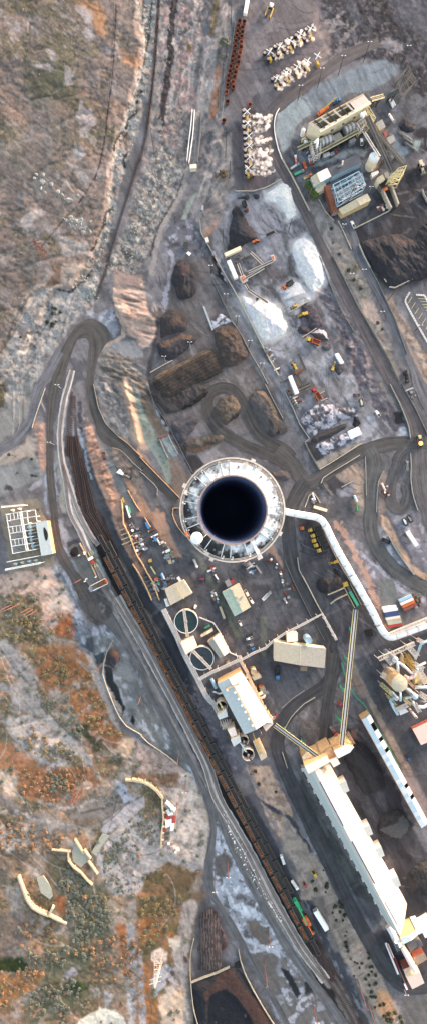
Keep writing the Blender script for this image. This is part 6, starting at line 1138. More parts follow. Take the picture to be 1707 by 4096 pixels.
  # poles, masts, lattice towers
RC=np.array((853.5,2048.0))
def topz(b,t):rb,rt=np.hypot(*(b-RC)),np.hypot(*(t-RC));return H*(1-rb/rt)if rt>rb else 8.0
def pole(q,label,kind_='pole',m='wood',r=.22,n_lamp=0,group=None):
 b,t_=q;h=min(max(topz(b,t_),5),32);B=G(*b);t=thing({'pole':'utility_pole','lamp':'light_mast','pipe':'leaning_pole'}[kind_],label,{'pole':'pole','lamp':'lamp post','pipe':'pole'}[kind_],B,group=group);Tp=W(t_[0],t_[1],h)
 if kind_!='pipe':Tp=Vector((B.x,B.y,B.z+h))
 ob('shaft',MB().tube([B-Vector((0,0,.3)),Tp],[r*1.3,r*.8],8),M[m],t)
 if kind_=='pole':ob('crossarm',MB().beam(Tp+Vector((-1.1,-.4,-.6)),Tp+Vector((1.1,.4,-.6)),.2),M[m],t);ob('insulator',MB().cyl(Tp+Vector((.9,.3,-.5)),.12,.4,6).cyl(Tp+Vector((-.9,-.3,-.5)),.12,.4,6),M['steel'],t)
 if kind_=='lamp':
  for e in(-1,1):a=ob('lamp_arm',MB().beam(Tp,Tp+Vector((e*1.3,.3,.1)),.14),M['steel'],t);ob('lamp_head',MB().box(Tp+Vector((e*1.4,.3,.1)),(.9,.5,.25)),M['white'],a)
for c,r,s,lb,k,m in((1,0,"683,188 683,25",'thin dark pole at the top beside the rusty pots','pole','dark'),(1,0,"650,428 650,288",'thin dark pole in front of the pale green bush','pole','dark'),(1,0,"621,630 620,478",'thin dark pole between the orange soil and rusty pots','pole','dark'),(1,0,"585,810 583,675",'thin dark pole standing in the orange soil strip','pole','dark'),(1,1,"643,215 642,20",'tall thin pole left of the steaming pots row','pole','dark'),(1,1,"672,375 671,250",'thin pole right of the brown bush','pole','dark'),(1,1,"110,185 75,0",'tall rusty pole on a pink mound near the cliff track','pole','wood'),(1,1,"622,868 619,762",'thin pole left of the large black pile','pole','dark'),(1,1,"268,712 262,665",'short pole above the crusted stockyard entrance','pole','dark'),(2,0,"98,760 120,645",'black light mast on the rim of the pale cliff, leftmost of five','lamp','dark'),(2,0,"248,655 279,515",'black light mast on the rim of the pale cliff, second from left','lamp','dark'),(2,0,"402,570 436,420",'black light mast on the rim of the pale cliff, middle of five','lamp','dark'),(2,0,"590,470 636,315",'black light mast on the rim of the pale cliff, fourth from left','lamp','dark'),(2,0,"880,480 935,345",'black light mast near the yellow tower, rightmost of five','lamp','dark'),(2,1,"172,550 210,410",'brown utility pole beside the green trees','pole','wood'),(2,1,"470,568 522,440",'tall brown pole in front of the steel switchyard','pole','wood'),(2,1,"630,492 656,445",'white light mast right of the switchyard','lamp','steel'),(2,1,"424,782 446,725",'white light mast beside the plant road head','lamp','steel'),(2,1,"30,780 50,680",'dark pole beside the bright white pile','pole','dark'),(2,2,"570,150 600,103",'white light mast beside the plant road, upper','lamp','steel'),(2,2,"480,180 500,130",'white light mast on the dirt bank with bushes','lamp','steel'),(2,2,"706,456 737,420",'white light mast between the two right hand roads','lamp','steel'),(2,2,"780,327 866,228",'big brown pole below the coal pile barrier','pole','wood'),(2,2,"982,562 1026,525",'dark pole on the car park railing','lamp','dark'),(1,2,"157,210 146,150",'short dark pole left of the scalloped pile','pole','dark'),(1,2,"120,430 104,383",'short dark pole on the pinkish bank edge','pole','dark'),(1,2,"535,132 533,73",'light mast at the head of the wet road','lamp','dark'),(1,2,"642,346 640,288",'light mast on the wet road, second from the top','lamp','dark'),(1,2,"725,522 730,455",'light mast on the wet road next to the crusted bank','lamp','dark'),(1,2,"818,686 822,638",'light mast on the wet road beside the lumpy brown pile','lamp','dark'),(1,2,"905,850 912,808",'light mast on the wet road, lowest of the row','lamp','dark'),(1,2,"383,700 381,650",'light mast on a square base beside the sunlit crested pile','lamp','steel'),(1,2,"195,800 190,755",'light mast on a square base at the left pile corner','lamp','steel'),(2,4,"650,561 720,602",'dark pole beside the grey concrete pad','pole','dark'),(2,4,"950,574 1048,620",'dark pole above the right container stack','pole','dark'),(2,4,"900,234 942,238",'short dark pole beside the white trailer','pole','dark'),(2,4,"1012,503 1056,517",'short dark pole on the slab road edge','pole','dark'),(0,3,"410,457 370,444",'lamp post leaning over the left haul road','lamp','steel'),(0,3,"462,32 428,11",'lamp post at the upper left haul road','lamp','steel'),(0,3,"120,545 75,533",'dark pole casting beside the round bush','pole','dark'),(0,5,"776,174 730,232",'rusty pole leaning by the pond fence top','pole','redpole'),(0,5,"1068,415 1043,487",'rusty pole beside the small box in the drained pond','pole','redpole'),(1,5,"292,860 284,932",'brown pole at the pond fence foot','pole','wood'),(1,6,"345,95 335,190",'orange pole with a white lamp above the scrap pile','lamp','redpole'),(1,6,"280,270 264,395",'dark red pole beside the white sheets','pole','redpole'),(1,6,"658,690 658,828",'orange pole standing on the small mound in the salt triangle','lamp','redpole'),(1,6,"565,780 565,940",'orange pole at the left edge of the salt triangle','lamp','redpole'),(1,6,"606,508 608,585",'dark pole at the tip of the salt triangle','pole','dark'),(1,7,"964,235 972,388",'dark pole beside the ringed mound','lamp','wood'),(1,7,"933,485 950,692",'tall brown pole below the ringed mound','pole','redpole'),(2,7,"212,800 235,962",'tall brown pole with a white lamp in the lower left','lamp','redpole'),(2,7,"548,625 620,862",'long red pole leaning over the dark strip, upper','pole','redpole'),(2,7,"614,757 676,965",'long brown pole leaning over the dark strip, lower','pole','wood'),(2,7,"898,700 914,752",'lamp post at the dark road bend','lamp','steel'),(0,4,"150,692 -10,748",'long brown pole on the pale slope, longest of the group','pole','redpole'),(0,4,"90,700 -30,750",'brown pole parallel to the longest one','pole','redpole'),(0,4,"224,725 150,757",'short brown pole of the trio on the pale slope, upper','pole','redpole'),(0,4,"252,735 172,768",'short brown pole of the trio on the pale slope, middle','pole','redpole'),(0,4,"280,743 205,782",'short brown pole of the trio on the pale slope, lower','pole','redpole'),(0,4,"412,776 300,823",'brown pole with a white cap on the pale slope','pole','redpole'),(0,4,"615,508 562,538",'orange pole beside the loading ramp','pole','redpole')):
 pole(T(c,r,s),lb,k,m,.3 if m in('wood','redpole')else.24)
def lattice(b,tp,w,label,m='redpole',spread=None):
 h=min(max(topz(b,tp),14),28);B=G(*b);t=thing('lattice_tower',label,'tower',B);n=6
 for sx,sy in((1,1),(1,-1),(-1,-1),(-1,1)):
  ob('leg',MB().beam(B+Vector((sx*w,sy*w,0)),B+Vector((sx*w*.12,sy*w*.12,h)),.24),M[m],t)
 for i in range(n):
  z0,z1=h*i/n,h*(i+1)/n;a,c=w*(1-.88*i/n),w*(1-.88*(i+1)/n);mb=MB();q=[(1,1),(1,-1),(-1,-1),(-1,1)]
  for k in range(4):p,r_=q[k],q[(k+1)%4];mb.beam(B+Vector((p[0]*a,p[1]*a,z0)),B+Vector((r_[0]*c,r_[1]*c,z1)),.13);mb.beam(B+Vector((p[0]*c,p[1]*c,z1)),B+Vector((r_[0]*c,r_[1]*c,z1)),.2)
  ob('bracing',mb,M[m],t)
 for z in(.72,.86):ob('crossarm',MB().beam(B+Vector((-w*1.3,-w*.4,h*z)),B+Vector((w*1.3,w*.4,h*z)),.35),M[m],t)
lattice(T(0,6,"600,150")[0],T(0,6,"522,275")[0],3.4,'pale red lattice power tower on the orange slope','redpole');lattice(T(1,7,"140,460")[0],T(1,7,"95,720")[0],3.6,'pale lattice power tower on a bare mound, lower edge','salmon');lattice(T(0,1,"335,962")[0],T(0,1,"258,835")[0],3.0,'lattice power tower on the dark upper hillside','redpole')
# vehicles (built facing +x, then placed or copied)
def vparts(t,parts):
 last=t
 for nm,m,boxes,sub in parts:
  mb=MB()
  for b in boxes:mb.box(b[0:3],b[3:6],0,b[6]if len(b)>6 else 0)
  o=ob(nm,mb,M[m]if isinstance(m,str)else m,last if sub else t,True)
  if not sub:last=o
def wheels(t,xs,y,r,w=.4):
 for x in xs:
  for e in(1,-1):
   mb=MB().tube([(x,e*y-w/2,r),(x,e*y+w/2,r)],r,12);ob('wheel',mb,M['tyre'],t,True)
def mk(kind_,c='white',c2=None):
 t=thing(kind_,'x',{'pickup':'pickup truck','dump_truck':'dump truck','wheel_loader':'loader','box_trailer':'trailer','flatbed_truck':'truck','skip':'skip','shipping_container':'container','excavator':'excavator','slag_carrier':'slag truck','tanker':'tanker truck','mobile_crane':'crane'}[kind_])
 if kind_=='pickup':
  vparts(t,(('body',c,((0,0,.75,5.3,1.9,.7),(-1.6,.9,1.2,2.0,.1,.3),(-1.6,-.9,1.2,2.0,.1,.3)),0),('cab',c,((.45,0,1.45,2.0,1.75,.75),),0),('windscreen','glass',((1.4,0,1.42,.5,1.5,.5,.6),),1),('rear_window','glass',((-.6,0,1.45,.15,1.4,.45),),1),('bed','dark',((-1.6,0,1.08,1.9,1.6,.1),),0)));wheels(t,(1.6,-1.6),.85,.4,.3)
 elif kind_=='dump_truck':
  vparts(t,(('cab',c,((3.4,0,1.9,1.8,2.4,1.6),(4.4,0,1.5,1.6,2.2,1.2)),0),('windscreen','glass',((4.2,0,2.3,.4,2.0,.6,.4),),1),('chassis','dark',((0,0,1.0,8.6,1.4,.5),),0),('dump_bed',c2 or 'bed',((-1.6,0,1.9,5.2,2.8,.3),(-1.6,1.4,2.5,5.4,.15,1.1),(-1.6,-1.4,2.5,5.4,.15,1.1),(1.1,0,2.6,.2,2.9,1.4)),0),('bed_load','dark' if c2!='orange' else 'rust',((-1.6,0,2.15,4.8,2.5,.3),),1)));wheels(t,(3.4,-.9,-3.0),1.25,.8,.6)
 elif kind_=='wheel_loader':
  vparts(t,(('rear_body',c,((-1.9,0,1.7,3.2,1.9,1.3),),0),('cab','dark',((0,0,2.5,1.5,1.6,1.5),),0),('cab_roof',c,((0,0,3.3,1.6,1.7,.15),),1),('front_frame',c,((1.5,0,1.3,1.8,1.4,.8),(2.6,.5,1.5,2.0,.25,.4,.3),(2.6,-.5,1.5,2.0,.25,.4,.3)),0),('bucket','bed',((3.7,0,.8,.9,3.1,1.1),(4.1,0,.4,.7,3.1,.2)),0)));wheels(t,(1.4,-1.6),1.15,.85,.6)
 elif kind_=='excavator':
  vparts(t,(('track','dark',((0,1.1,.45,4.0,.6,.9),),0),('track','dark',((0,-1.1,.45,4.0,.6,.9),),0),('house',c,((-.6,0,1.7,3.2,2.6,1.3),(.9,.8,2.1,1.4,1.0,1.7)),0),('boom',c,((2.8,-.2,3.0,4.4,.45,.6,-.35),),0),('stick',c,((5.4,-.2,2.6,2.6,.35,.5,.9),),0),('bucket','bed',((6.2,-.2,1.2,1.0,1.1,1.0),),0)))
 elif kind_=='box_trailer':
  vparts(t,(('box',c,((0,0,2.5,12.5,2.6,2.7),),0),('door','greyp',((-6.27,.62,2.5,.05,1.2,2.5),(-6.27,-.62,2.5,.05,1.2,2.5)),1),('chassis','dark',((0,0,.95,12,1.2,.35),),0)));wheels(t,(-4.2,-5.4),1.1,.5,.4)
 elif kind_=='flatbed_truck':
  vparts(t,(('cab',c,((3.3,0,1.7,1.9,2.3,1.9),(4.5,0,1.3,.9,2.0,1.0)),0),('windscreen','glass',((4.3,0,2.2,.2,1.9,.7,.3),),1),('deck',c2 or c,((-1.2,0,1.3,6.6,2.4,.25),(-1.2,1.1,1.8,6.2,.15,.8),(-1.2,-1.1,1.8,6.2,.15,.8)),0),('crane_arm',c,((-.8,.2,2.3,4.6,.4,.5),(1.0,0,2.1,.9,1.2,1.3)),0),('chassis','dark',((0,0,.8,8.6,1.0,.4),),0)));wheels(t,(3.4,-1.6,-3.0),1.05,.5,.4)
 elif kind_=='skip':
  vparts(t,(('floor','dark',((0,0,.4,5.6,2.2,.2),),0),('side',c,((0,1.15,1.1,6.0,.12,1.5),),0),('side',c,((0,-1.15,1.1,6.0,.12,1.5),),0),('end',c,((2.95,0,1.1,.12,2.2,1.5),),0),('end',c,((-2.95,0,1.1,.12,2.2,1.5),),0),('contents',c2 or 'bed',((.6,.1,1.1,3.2,1.7,.9,.1),(-1.6,-.1,1.0,1.8,1.6,.8,-.2)),0)))
 elif kind_=='shipping_container':
  ob('body',MB().box((0,0,1.3),(12.0,2.3,2.5)),M[c],t,True);mb=MB()
  for i in range(13):mb.box((-5.6+i*.93,0,2.58),(.3,2.2,.06))
  ob('roof_ribs',mb,M[c],t,True);ob('door',MB().box((6.03,.56,1.3),(.06,1.08,2.4)),M[c2 or c],t,True);ob('door',MB().box((6.03,-.56,1.3),(.06,1.08,2.4)),M[c2 or c],t,True);ob('corner_post',MB().box((5.9,1.1,1.3),(.2,.2,2.62)).box((-5.9,1.1,1.3),(.2,.2,2.62)).box((5.9,-1.1,1.3),(.2,.2,2.62)).box((-5.9,-1.1,1.3),(.2,.2,2.62)),M['greyp'],t,True)
 elif kind_=='slag_carrier':
  vparts(t,(('tractor',c,((3.6,0,1.7,2.6,2.6,1.6),),0),('cab',c,((2.4,.3,2.9,1.5,1.6,1.3),),0),('window','glass',((3.15,.3,3.0,.1,1.4,.8),),1),('side_arm',c2 or c,((-1.4,1.9,1.6,7.0,.6,1.2),),0),('side_arm',c2 or c,((-1.4,-1.9,1.6,7.0,.6,1.2),),0),('cross_beam','dark',((1.6,0,1.5,.8,3.8,1.0),),0)));wheels(t,(3.6,-4.0),1.7,.9,.8)
 elif kind_=='tanker':
  ob('tank',MB().tube([(-4.6,0,2.0),(-4.3,0,2.0),(2.2,0,2.0),(2.5,0,2.0)],[.7,1.15,1.15,.7],14),M[c],t,True);vparts(t,(('cab',c2 or 'white',((4.0,0,1.8,2.0,2.3,2.0),),0),('windscreen','glass',((5.0,0,2.2,.1,2.0,.7),),1),('chassis','dark',((0,0,.8,9.6,1.0,.4),),0)));wheels(t,(4.0,-2.6,-3.8),1.05,.5,.4)
 elif kind_=='mobile_crane':
  vparts(t,(('carrier',c,((0,0,1.3,10.5,2.6,.8),(4.6,0,1.9,1.6,2.5,1.0)),0),('windscreen','glass',((5.42,0,2.1,.06,2.2,.6),),1),('superstructure',c,((-1.6,0,2.4,4.0,2.4,1.5),),0),('boom',c2 or c,((5.6,0,4.2,14.5,.8,.9,-.16),(12.0,0,5.2,4.0,.5,.6,-.16)),0)));wheels(t,(4.0,2.6,-2.4,-3.8),1.15,.6,.5)
 return t
PR={}
def put_v(kind_,seg,label,c='white',c2=None,s=1.0,z=None,group=None):
 """seg: rear and front pixel of the thing"""
 a,b=seg;k=(kind_,c,c2);mid=(a+b)/2;w=G(*mid);d=W(*b)-W(*a);
 if k in PR:t=dup(PR[k])
 else:t=mk(kind_,c,c2);PR[k]=t
 t.location=(w.x,w.y,w.z+.1 if z is None else z);t.rotation_euler=(0,0,math.atan2(d.y,d.x));t.scale=(s,)*3;t['label']=label
 if group:t['group']=group
 elif 'group' in t:del t['group']
 return t
for k,c_,r_,s,lb,c,c2,sc in(('pickup',1,4,"791,590 812,627",'white pickup parked right of the green roofed shop, upper','white',None,1.1),('pickup',1,4,"824,648 848,684",'white pickup parked right of the green roofed shop, lower','white',None,1.1),('pickup',1,4,"678,497 700,535",'dark red pickup beside the small grey bunker shed','red',None,1.1),('pickup',1,4,"840,944 800,957",'white pickup in the yard above the warehouse','white',None,1.0),('pickup',1,4,"838,920 797,936",'black pickup next to the white one above the warehouse','dark',None,1.0),('pickup',1,4,"745,825 758,850",'small white pickup near the slurry strip','white',None,.9),('pickup',2,1,"577,136 575,88",'white pickup beside the kilns','white',None,1.1),('pickup',2,1,"520,750 500,710",'white pickup by the rubble heap wall','white',None,1.1),('pickup',2,3,"708,240 686,208",'white pickup near the end of the wet lane','white',None,1.1),('pickup',2,5,"915,865 938,905",'dark blue pickup parked on the slab road','navy',None,1.2),('pickup',1,5,"812,45 848,30",'grey pickup left of the warehouse','greyp',None,1.0),('pickup',1,5,"828,75 858,58",'blue pickup left of the warehouse','blue',None,.9),('pickup',2,5,"436,494 404,470",'red pickup with a dark bed under the sloping conveyor','red',None,1.2),('pickup',1,5,"645,152 654,170",'small yellow vehicle in front of the white hall','yellow',None,.7),('flatbed_truck',1,4,"410,365 428,405",'truck with white drums beside the curved concrete strip','white','steel',.85),('skip',1,4,"448,497 487,510",'dark red and navy skip on the open yard','navy','red',1.0),('dump_truck',1,5,"1035,195 1033,275",'blue cabbed truck below the warehouse','blue','dark',1.2),('box_trailer',2,7,"225,85 303,212",'long white box trailer parked beside the dark strip','white',None,1.5),('box_trailer',1,2,"670,65 716,172",'long white box trailer beside the screening plant','white',None,1.3),('box_trailer',1,1,"655,968 738,930",'cream box trailer left of the screening plant','cream',None,1.2),('box_trailer',2,3,"48,-15 72,45",'white box trailer beside the dismantled conveyor','white',None,1.3),('box_trailer',2,4,"922,160 968,232",'white rounded trailer on the salted yard','white',None,1.2),('box_trailer',2,1,"355,640 315,505",'trailer with a rusty roof in front of the switchyard','rust',None,1.9),('skip',2,4,"890,50 910,95",'black skip full of pale rubble, left of two','black','white',1.1),('skip',2,4,"925,30 950,72",'black skip full of pale rubble, right of two','black','conc',1.1),('skip',2,4,"732,205 783,230",'empty black skip on the salt streaked ground','black','dark',1.2),('skip',2,3,"520,86 553,86",'rusty brown skip above the windrows','rust','bed',.9),('skip',2,3,"570,115 578,170",'dark skip with pale scrap above the windrows','dark','cream',1.1),('skip',0,3,"785,518 795,568",'rusty skip beside the pale concrete patch','rust','bed',1.1),('skip',0,3,"940,680 992,712",'black skip next to the white tarpaulin','black','conc',1.2),('dump_truck',2,4,"195,108 135,120",'orange dump truck at the top of the parked row','orange','dark',1.15),('dump_truck',2,4,"270,112 185,135",'yellow articulated dump truck, uppermost of the five yellow ones','yellow',None,1.25),('dump_truck',2,4,"285,145 208,178",'yellow articulated dump truck, second of the five yellow ones','yellow',None,1.25),('dump_truck',2,4,"296,188 214,215",'yellow articulated dump truck, middle of the five yellow ones','yellow',None,1.25),('dump_truck',2,4,"312,222 230,250",'yellow articulated dump truck, fourth of the five yellow ones','yellow',None,1.25),('dump_truck',2,4,"332,258 254,288",'yellow articulated dump truck, lowest of the five yellow ones','yellow',None,1.25),('wheel_loader',2,4,"398,368 335,388",'yellow loader standing alone below the parked trucks','yellow',None,1.1),('wheel_loader',2,2,"90,375 50,395",'yellow loader on the edge of the low white bed','yellow',None,.85),('wheel_loader',2,2,"168,435 98,460",'yellow loader with a rusty bucket by the speckled rubble','yellow',None,1.25),('dump_truck',2,2,"258,665 172,632",'yellow dump truck with a rust orange bed','yellow','orange',1.3),('excavator',2,2,"352,872 366,825",'small yellow excavator with its boom over a rubble heap','yellow',None,.9),('wheel_loader',2,2,"88,860 52,800",'yellow loader feeding the dismantled conveyor hopper','yellow',None,1.1),('wheel_loader',2,1,"1012,270 1035,340",'dusty brown loader on the black yard','rooft',None,1.5),('dump_truck',2,3,"258,118 218,48",'red lorry with an orange tipping body','red','orange',1.3),('dump_truck',1,1,"775,560 800,632",'brown dump truck beside the large black pile','rust','dark',1.1),('dump_truck',2,2,"58,200 -10,245",'orange dump truck on the low white bed','orange','dark',1.2),('wheel_loader',1,1,"850,866 892,850",'orange loader at the foot of the large black pile','orange',None,.9),('flatbed_truck',2,6,"-5,718 -28,650",'white crane truck beside the wagons, upper','white','white',.95),('flatbed_truck',2,6,"45,828 102,912",'white crane truck beside the wagons, lower','white','white',1.0),('pickup',2,6,"210,768 235,812",'yellow truck with a grey bed on the tan slope','yellow',None,1.4),('pickup',2,6,"142,858 160,890",'red and white pickup on the dirt beside the dark strip','red',None,1.0),('mobile_crane',2,7,"58,-15 128,115",'bright green crane machine standing over the wagons','grn','grn',1.15),('excavator',2,7,"125,115 195,225",'orange boom machine at the end of the green crane','orange',None,1.9),('mobile_crane',2,0,"240,880 330,810",'yellow mobile crane with its boom raised beside the roofless hall','orange','yellow',1.0),('flatbed_truck',2,0,"365,785 400,768",'blue truck behind the roofless hall','blue','navy',1.0),('slag_carrier',1,0,"960,130 985,60",'white and yellow slag pot carrier near the top edge','white','yellow',1.2),('slag_carrier',2,3,"1020,468 1008,392",'dark yellow carrier with a glowing pot of molten slag','yelp','bed',1.0),('flatbed_truck',2,1,"182,238 195,275",'small red truck below the kilns','red','white',.7),('flatbed_truck',2,1,"140,265 155,310",'small orange truck left of the plant lane','orange','orange',.8),('tanker',2,1,"80,358 130,335",'green tank trailer beside the plant fence','teal','greyp',.9),('tanker',2,1,"50,315 95,285",'grey tank trailer beside the plant fence','steel','greyp',.9),('flatbed_truck',2,1,"150,385 190,362",'orange and white truck left of the tan roofed house','orange','yelp',.8),('pickup',2,1,"170,210 182,195",'tiny blue car below the kilns','blue',None,.9),('flatbed_truck',2,1,"85,275 78,215",'white and orange truck near the plant corner','white','orange',.8),('pickup',2,1,"400,180 384,195",'red pickup below the right kiln','red',None,.9),('flatbed_truck',2,3,"918,640 916,592",'grey flatbed on the loop island','greyp','conc',.9),('flatbed_truck',2,3,"544,945 542,908",'yellow and teal truck on the triangular patch','yellow','teal',.8),('box_trailer',2,3,"232,930 292,948",'cream trailer near the duct bend','cream',None,.95),('tanker',2,3,"520,845 545,900",'pale pipe trailer beside the yellow truck','ltblue','greyp',.9),('flatbed_truck',2,2,"902,885 915,940",'dark flatbed truck beside the plant road','dark','dark',1.2),('box_trailer',1,0,"806,25 790,120",'white boxy cabin building at the top edge','white',None,1.15),('flatbed_truck',1,4,"940,640 960,620",'small grey trailer with white boxes in the scrap strip','greyp','white',1.1),('box_trailer',1,4,"875,410 903,450",'grey box body beside the scrap strip','greyp',None,.65),('flatbed_truck',2,5,"350,660 378,695",'red and white truck beside the transfer house','red','conc',1.0),('flatbed_truck',1,5,"995,588 1013,572",'red and white truck near the conveyor start','red','white',.8),('box_trailer',1,6,"205,245 262,300",'white trailer body beside the scrap along the dam wall','white',None,.9)):
 put_v(k,T(c_,r_,s),lb,c,c2,sc)
q=T(2,3,"1024,447")[0];w=W(*q,3);t=thing('slag_pot','slag pot glowing orange with molten slag on the dark carrier','slag pot',(w.x,w.y,1.2));M_MELT=mat('molten slag',(255,120,30),.6,var=.4,sc=.6)
_b=M_MELT.node_tree.nodes['Principled BSDF'];_b.inputs['Emission Color'].default_value=(1,.28,.04,1);_b.inputs['Emission Strength'].default_value=1.6
ob('shell',MB().lathe((w.x,w.y,1.2),[(1.1,0),(1.9,2.2),(2.1,2.3),(1.75,2.2),(1.7,1.9)],20),M['rust'],t);ob('melt',MB().lathe((w.x,w.y,1.2),[(1.75,2.05),(1.1,2.1)],20),M_MELT,t);ob('crust',MB().lathe((w.x,w.y,1.2),[(1.1,2.1),(.02,2.15)],16),M['salmon'],t)
q=T(1,0,"790,45")[0]
# containers
for i,(x,y,c,nm)in enumerate(((780,716,'white','white container at the top of the left stack'),(790,735,'white','second white container of the left stack'),(797,756,'navy','upper dark blue container of the left stack'),(802,774,'navy','lower dark blue container of the left stack'),(808,792,'pinkw','upper pale grey container of the left stack'),(814,810,'concl','lower pale grey container of the left stack'),(820,829,'green','pale green container of the left stack'),(825,849,'salmon','reddish container at the bottom of the left stack'))):
 put_v('shipping_container',T(2,4,"%d,%d %d,%d"%(x-50,y+8,x+50,y-8)),nm,'red' if c=='salmon' else c,None,1.0)
for x,y,c,nm in((902,648,'ltblue','pale blue container with a tan edge in the right stack'),(912,671,'white','white container in the right stack'),(925,692,'orange','orange container in the right stack'),(937,713,'brick','red brown container in the right stack')):
 put_v('shipping_container',T(2,4,"%d,%d %d,%d"%(x-46,y+20,x+46,y-20)),nm,c,None,.98)
 # bulk bags
BAG=MB().lathe((0,0,0),[(.7,0),(.9,.3),(.9,1.0),(.6,1.25),(.02,1.3)],10);bagm=mat('woven bag',(226,230,238),.8,var=.1,sc=2)
b0=None
def bag(px,label,group,s=1.0):
 global b0
 c=G(*px)
 if b0 is None:b0=ob('bulk_bag',BAG,bagm);tag(b0,label,'bag',group);b0.location=c;b0.scale=(s,)*3
 else:dup(b0,c,RND.random()*6,label,group,scale=s)
for j in range(7):
 for i in range(8):
  u,v=(i+.5)/8,(j+.5)/7;p=T(2,3,"%f,%f"%(478+76*u+22*v*.9-4,363-34*u+50*v))[0];bag(p,'white bulk bag in the block of bags at the end of the windrows','white bags at the windrow end',1.25)
for i in range(18):bag(T(2,2,"%f,%f"%(384+(i//2)*4.4+(i%2)*11,748+(i//2)*7.5-(i%2)*3))[0],'white bulk bag in the double line beside the wet lane','white bags beside the lane',1.3)
# slag pots, spray posts and steam
def pot(fill_=None,shell='rust'):
 t=thing('slag_pot','x','slag pot');ob('shell',MB().lathe((0,0,0),[(.02,0),(1.2,0),(1.5,1.2),(1.75,3.0),(1.55,3.0),(1.35,1.4),(1.0,.5),(.02,.4)],18),M[shell],t,True);ob('rim',MB().lathe((0,0,0),[(1.72,2.8),(1.9,2.8),(1.9,3.08),(1.55,3.08),(1.55,2.9)],18),M[shell],t,True)
 for e in(1,-1):ob('trunnion',MB().tube([(0,e*1.6,2.1),(0,e*2.1,2.1)],.25,8),M['dark'],t,True)
 if fill_:ob('slag_crust',MB().lathe((0,0,0),[(1.6,2.7),(1.0,2.85),(.02,2.9)],14),M[fill_],t,True)
 return t
M['crust']=mat('pale slag crust',(186,160,150),.9,var=.25,sc=1.2);M['rustl']=mat('orange rusty steel',(140,78,54),.9,var=.35,sc=1.5,bump=.4)
PTS=((pot(),'empty dark rusty slag pot in the double column','rusty pots in the double column'),(pot(None,'rustl'),'empty orange rusty slag pot in the double column','orange pots in the double column'),(pot('crust','dark'),'x',None));_u=set()
def put_pot(k,px,label,group):
 src=PTS[k][0];c=W(px[0],px[1],3);c.z=.1
 if k in _u:t=dup(src,c,RND.random()*6)
 else:_u.add(k);t=src;t.location=c
 t['label']=label;t['group']=group
for i,p in enumerate(T(1,0,"748,155 783,160 738,192 770,203 732,232 768,238 727,265 763,272 720,306 760,313 715,346 758,352 708,385 750,394 698,422 740,428 692,458 738,465 682,496 726,504 676,533 717,542 667,569 709,576 662,607 698,614 657,638 700,653 650,690")):
 k=1 if i in(9,13,19,25,28)else 0;put_pot(k,p,'%s slag pot, %s down the %s file of the double column'%(('dark rusty','orange rusty')[k],nth(i//2),('left','right')[i%2]),PTS[k][2])
for s,lb in(("657,763",'lone brown slag pot below the double column'),("631,906",'lone dark slag pot beside the kerb corner')):put_pot(0,T(1,0,s)[0],lb,'single pots')
put_pot(1,Z(940,380,5.37,"313,200")[0],'rusty slag pot at the upper end of the upright steaming row','single pots')
RZ=lambda s:Z(940,60,2.826,s);XZ=lambda s:Z(940,380,5.37,s)
r1=RZ("330,420 395,382 375,490 435,455 450,350 485,432 508,322 565,285 555,390 605,365 632,250 660,322 685,220 715,295 745,180 780,258 800,155 838,235 870,112")
r2=RZ("420,715 460,795 470,685 515,757 530,650 565,725 588,608 615,690 640,590 690,640 715,535 745,625 768,520 798,585")
r3=np.vstack([XZ("%d,%d"%(180+k*6,440+k*123))for k in range(11)]+[XZ("%d,%d"%(300+k*8,520+k*240))for k in range(5)]+[XZ("395,1690")])
for nm,r_ in(('upper slanting',r1),('lower slanting',r2),('upright',r3)):
 for i,p in enumerate(r_):put_pot(2,p,'full slag pot capped by pale crust, %s along the %s steaming row'%(nth(i),nm),'pots in the %s steaming row'%nm)
put_pot(2,XZ("180,318")[0],'full slag pot with greenish crust at the head of the upright steaming row','single pots')
def spray():
 t=thing('spray_post','x','spray post');ob('post',MB().tube([(0,0,0),(0,0,7)],.22,8),M['steelw'],t,True)
 for a in(.9,.9+math.pi/2):ob('arm',MB().beam((3.6*math.cos(a),3.6*math.sin(a),7),(-3.6*math.cos(a),-3.6*math.sin(a),7),.42),M['white'],t,True)
 ob('valve_box',MB().box((.8,-2.6,1.6),(1.8,3.4,3.0),.3),M['yellow'],t,True);return t
sp=None
for nm,r_ in(('upper slanting',RZ("388,413 503,352 617,288 737,212 850,152")),('lower slanting',RZ("468,718 580,650 697,583 815,520 928,460")),('upright',XZ("252,350 265,605 285,880 295,1085 310,1330 272,1570"))):
 for i,p in enumerate(r_):
  c=W(p[0],p[1],7);c.z=.1
  if sp is None:sp=spray();t=sp;t.location=c
  else:t=dup(sp,c)
  t.rotation_euler=(0,0,.1 if nm!='upright' else-.12);t['label']='white cross armed spray post with yellow box, %s along the %s steaming row'%(nth(i),nm);t['group']='spray posts of the %s row'%nm
sm_,n_,L_,b_=_mat('steam');n_.remove(b_);pv=n_.new('ShaderNodeVolumePrincipled');pv.inputs['Color'].default_value=(1,.96,.94,1);pv.inputs['Anisotropy'].default_value=.2
tc=n_.new('ShaderNodeTexCoord');nz=n_.new('ShaderNodeTexNoise');nz.inputs['Scale'].default_value=.32;nz.inputs['Detail'].default_value=4;L_.new(tc.outputs['Object'],nz.inputs['Vector']);mr=n_.new('ShaderNodeMapRange');mr.inputs[1].default_value=.46;mr.inputs[2].default_value=.64;mr.inputs[3].default_value=0;mr.inputs[4].default_value=.55
L_.new(nz.outputs[0],mr.inputs[0]);L_.new(mr.outputs[0],pv.inputs['Density']);L_.new(pv.outputs[0],n_['Material Output'].inputs['Volume'])
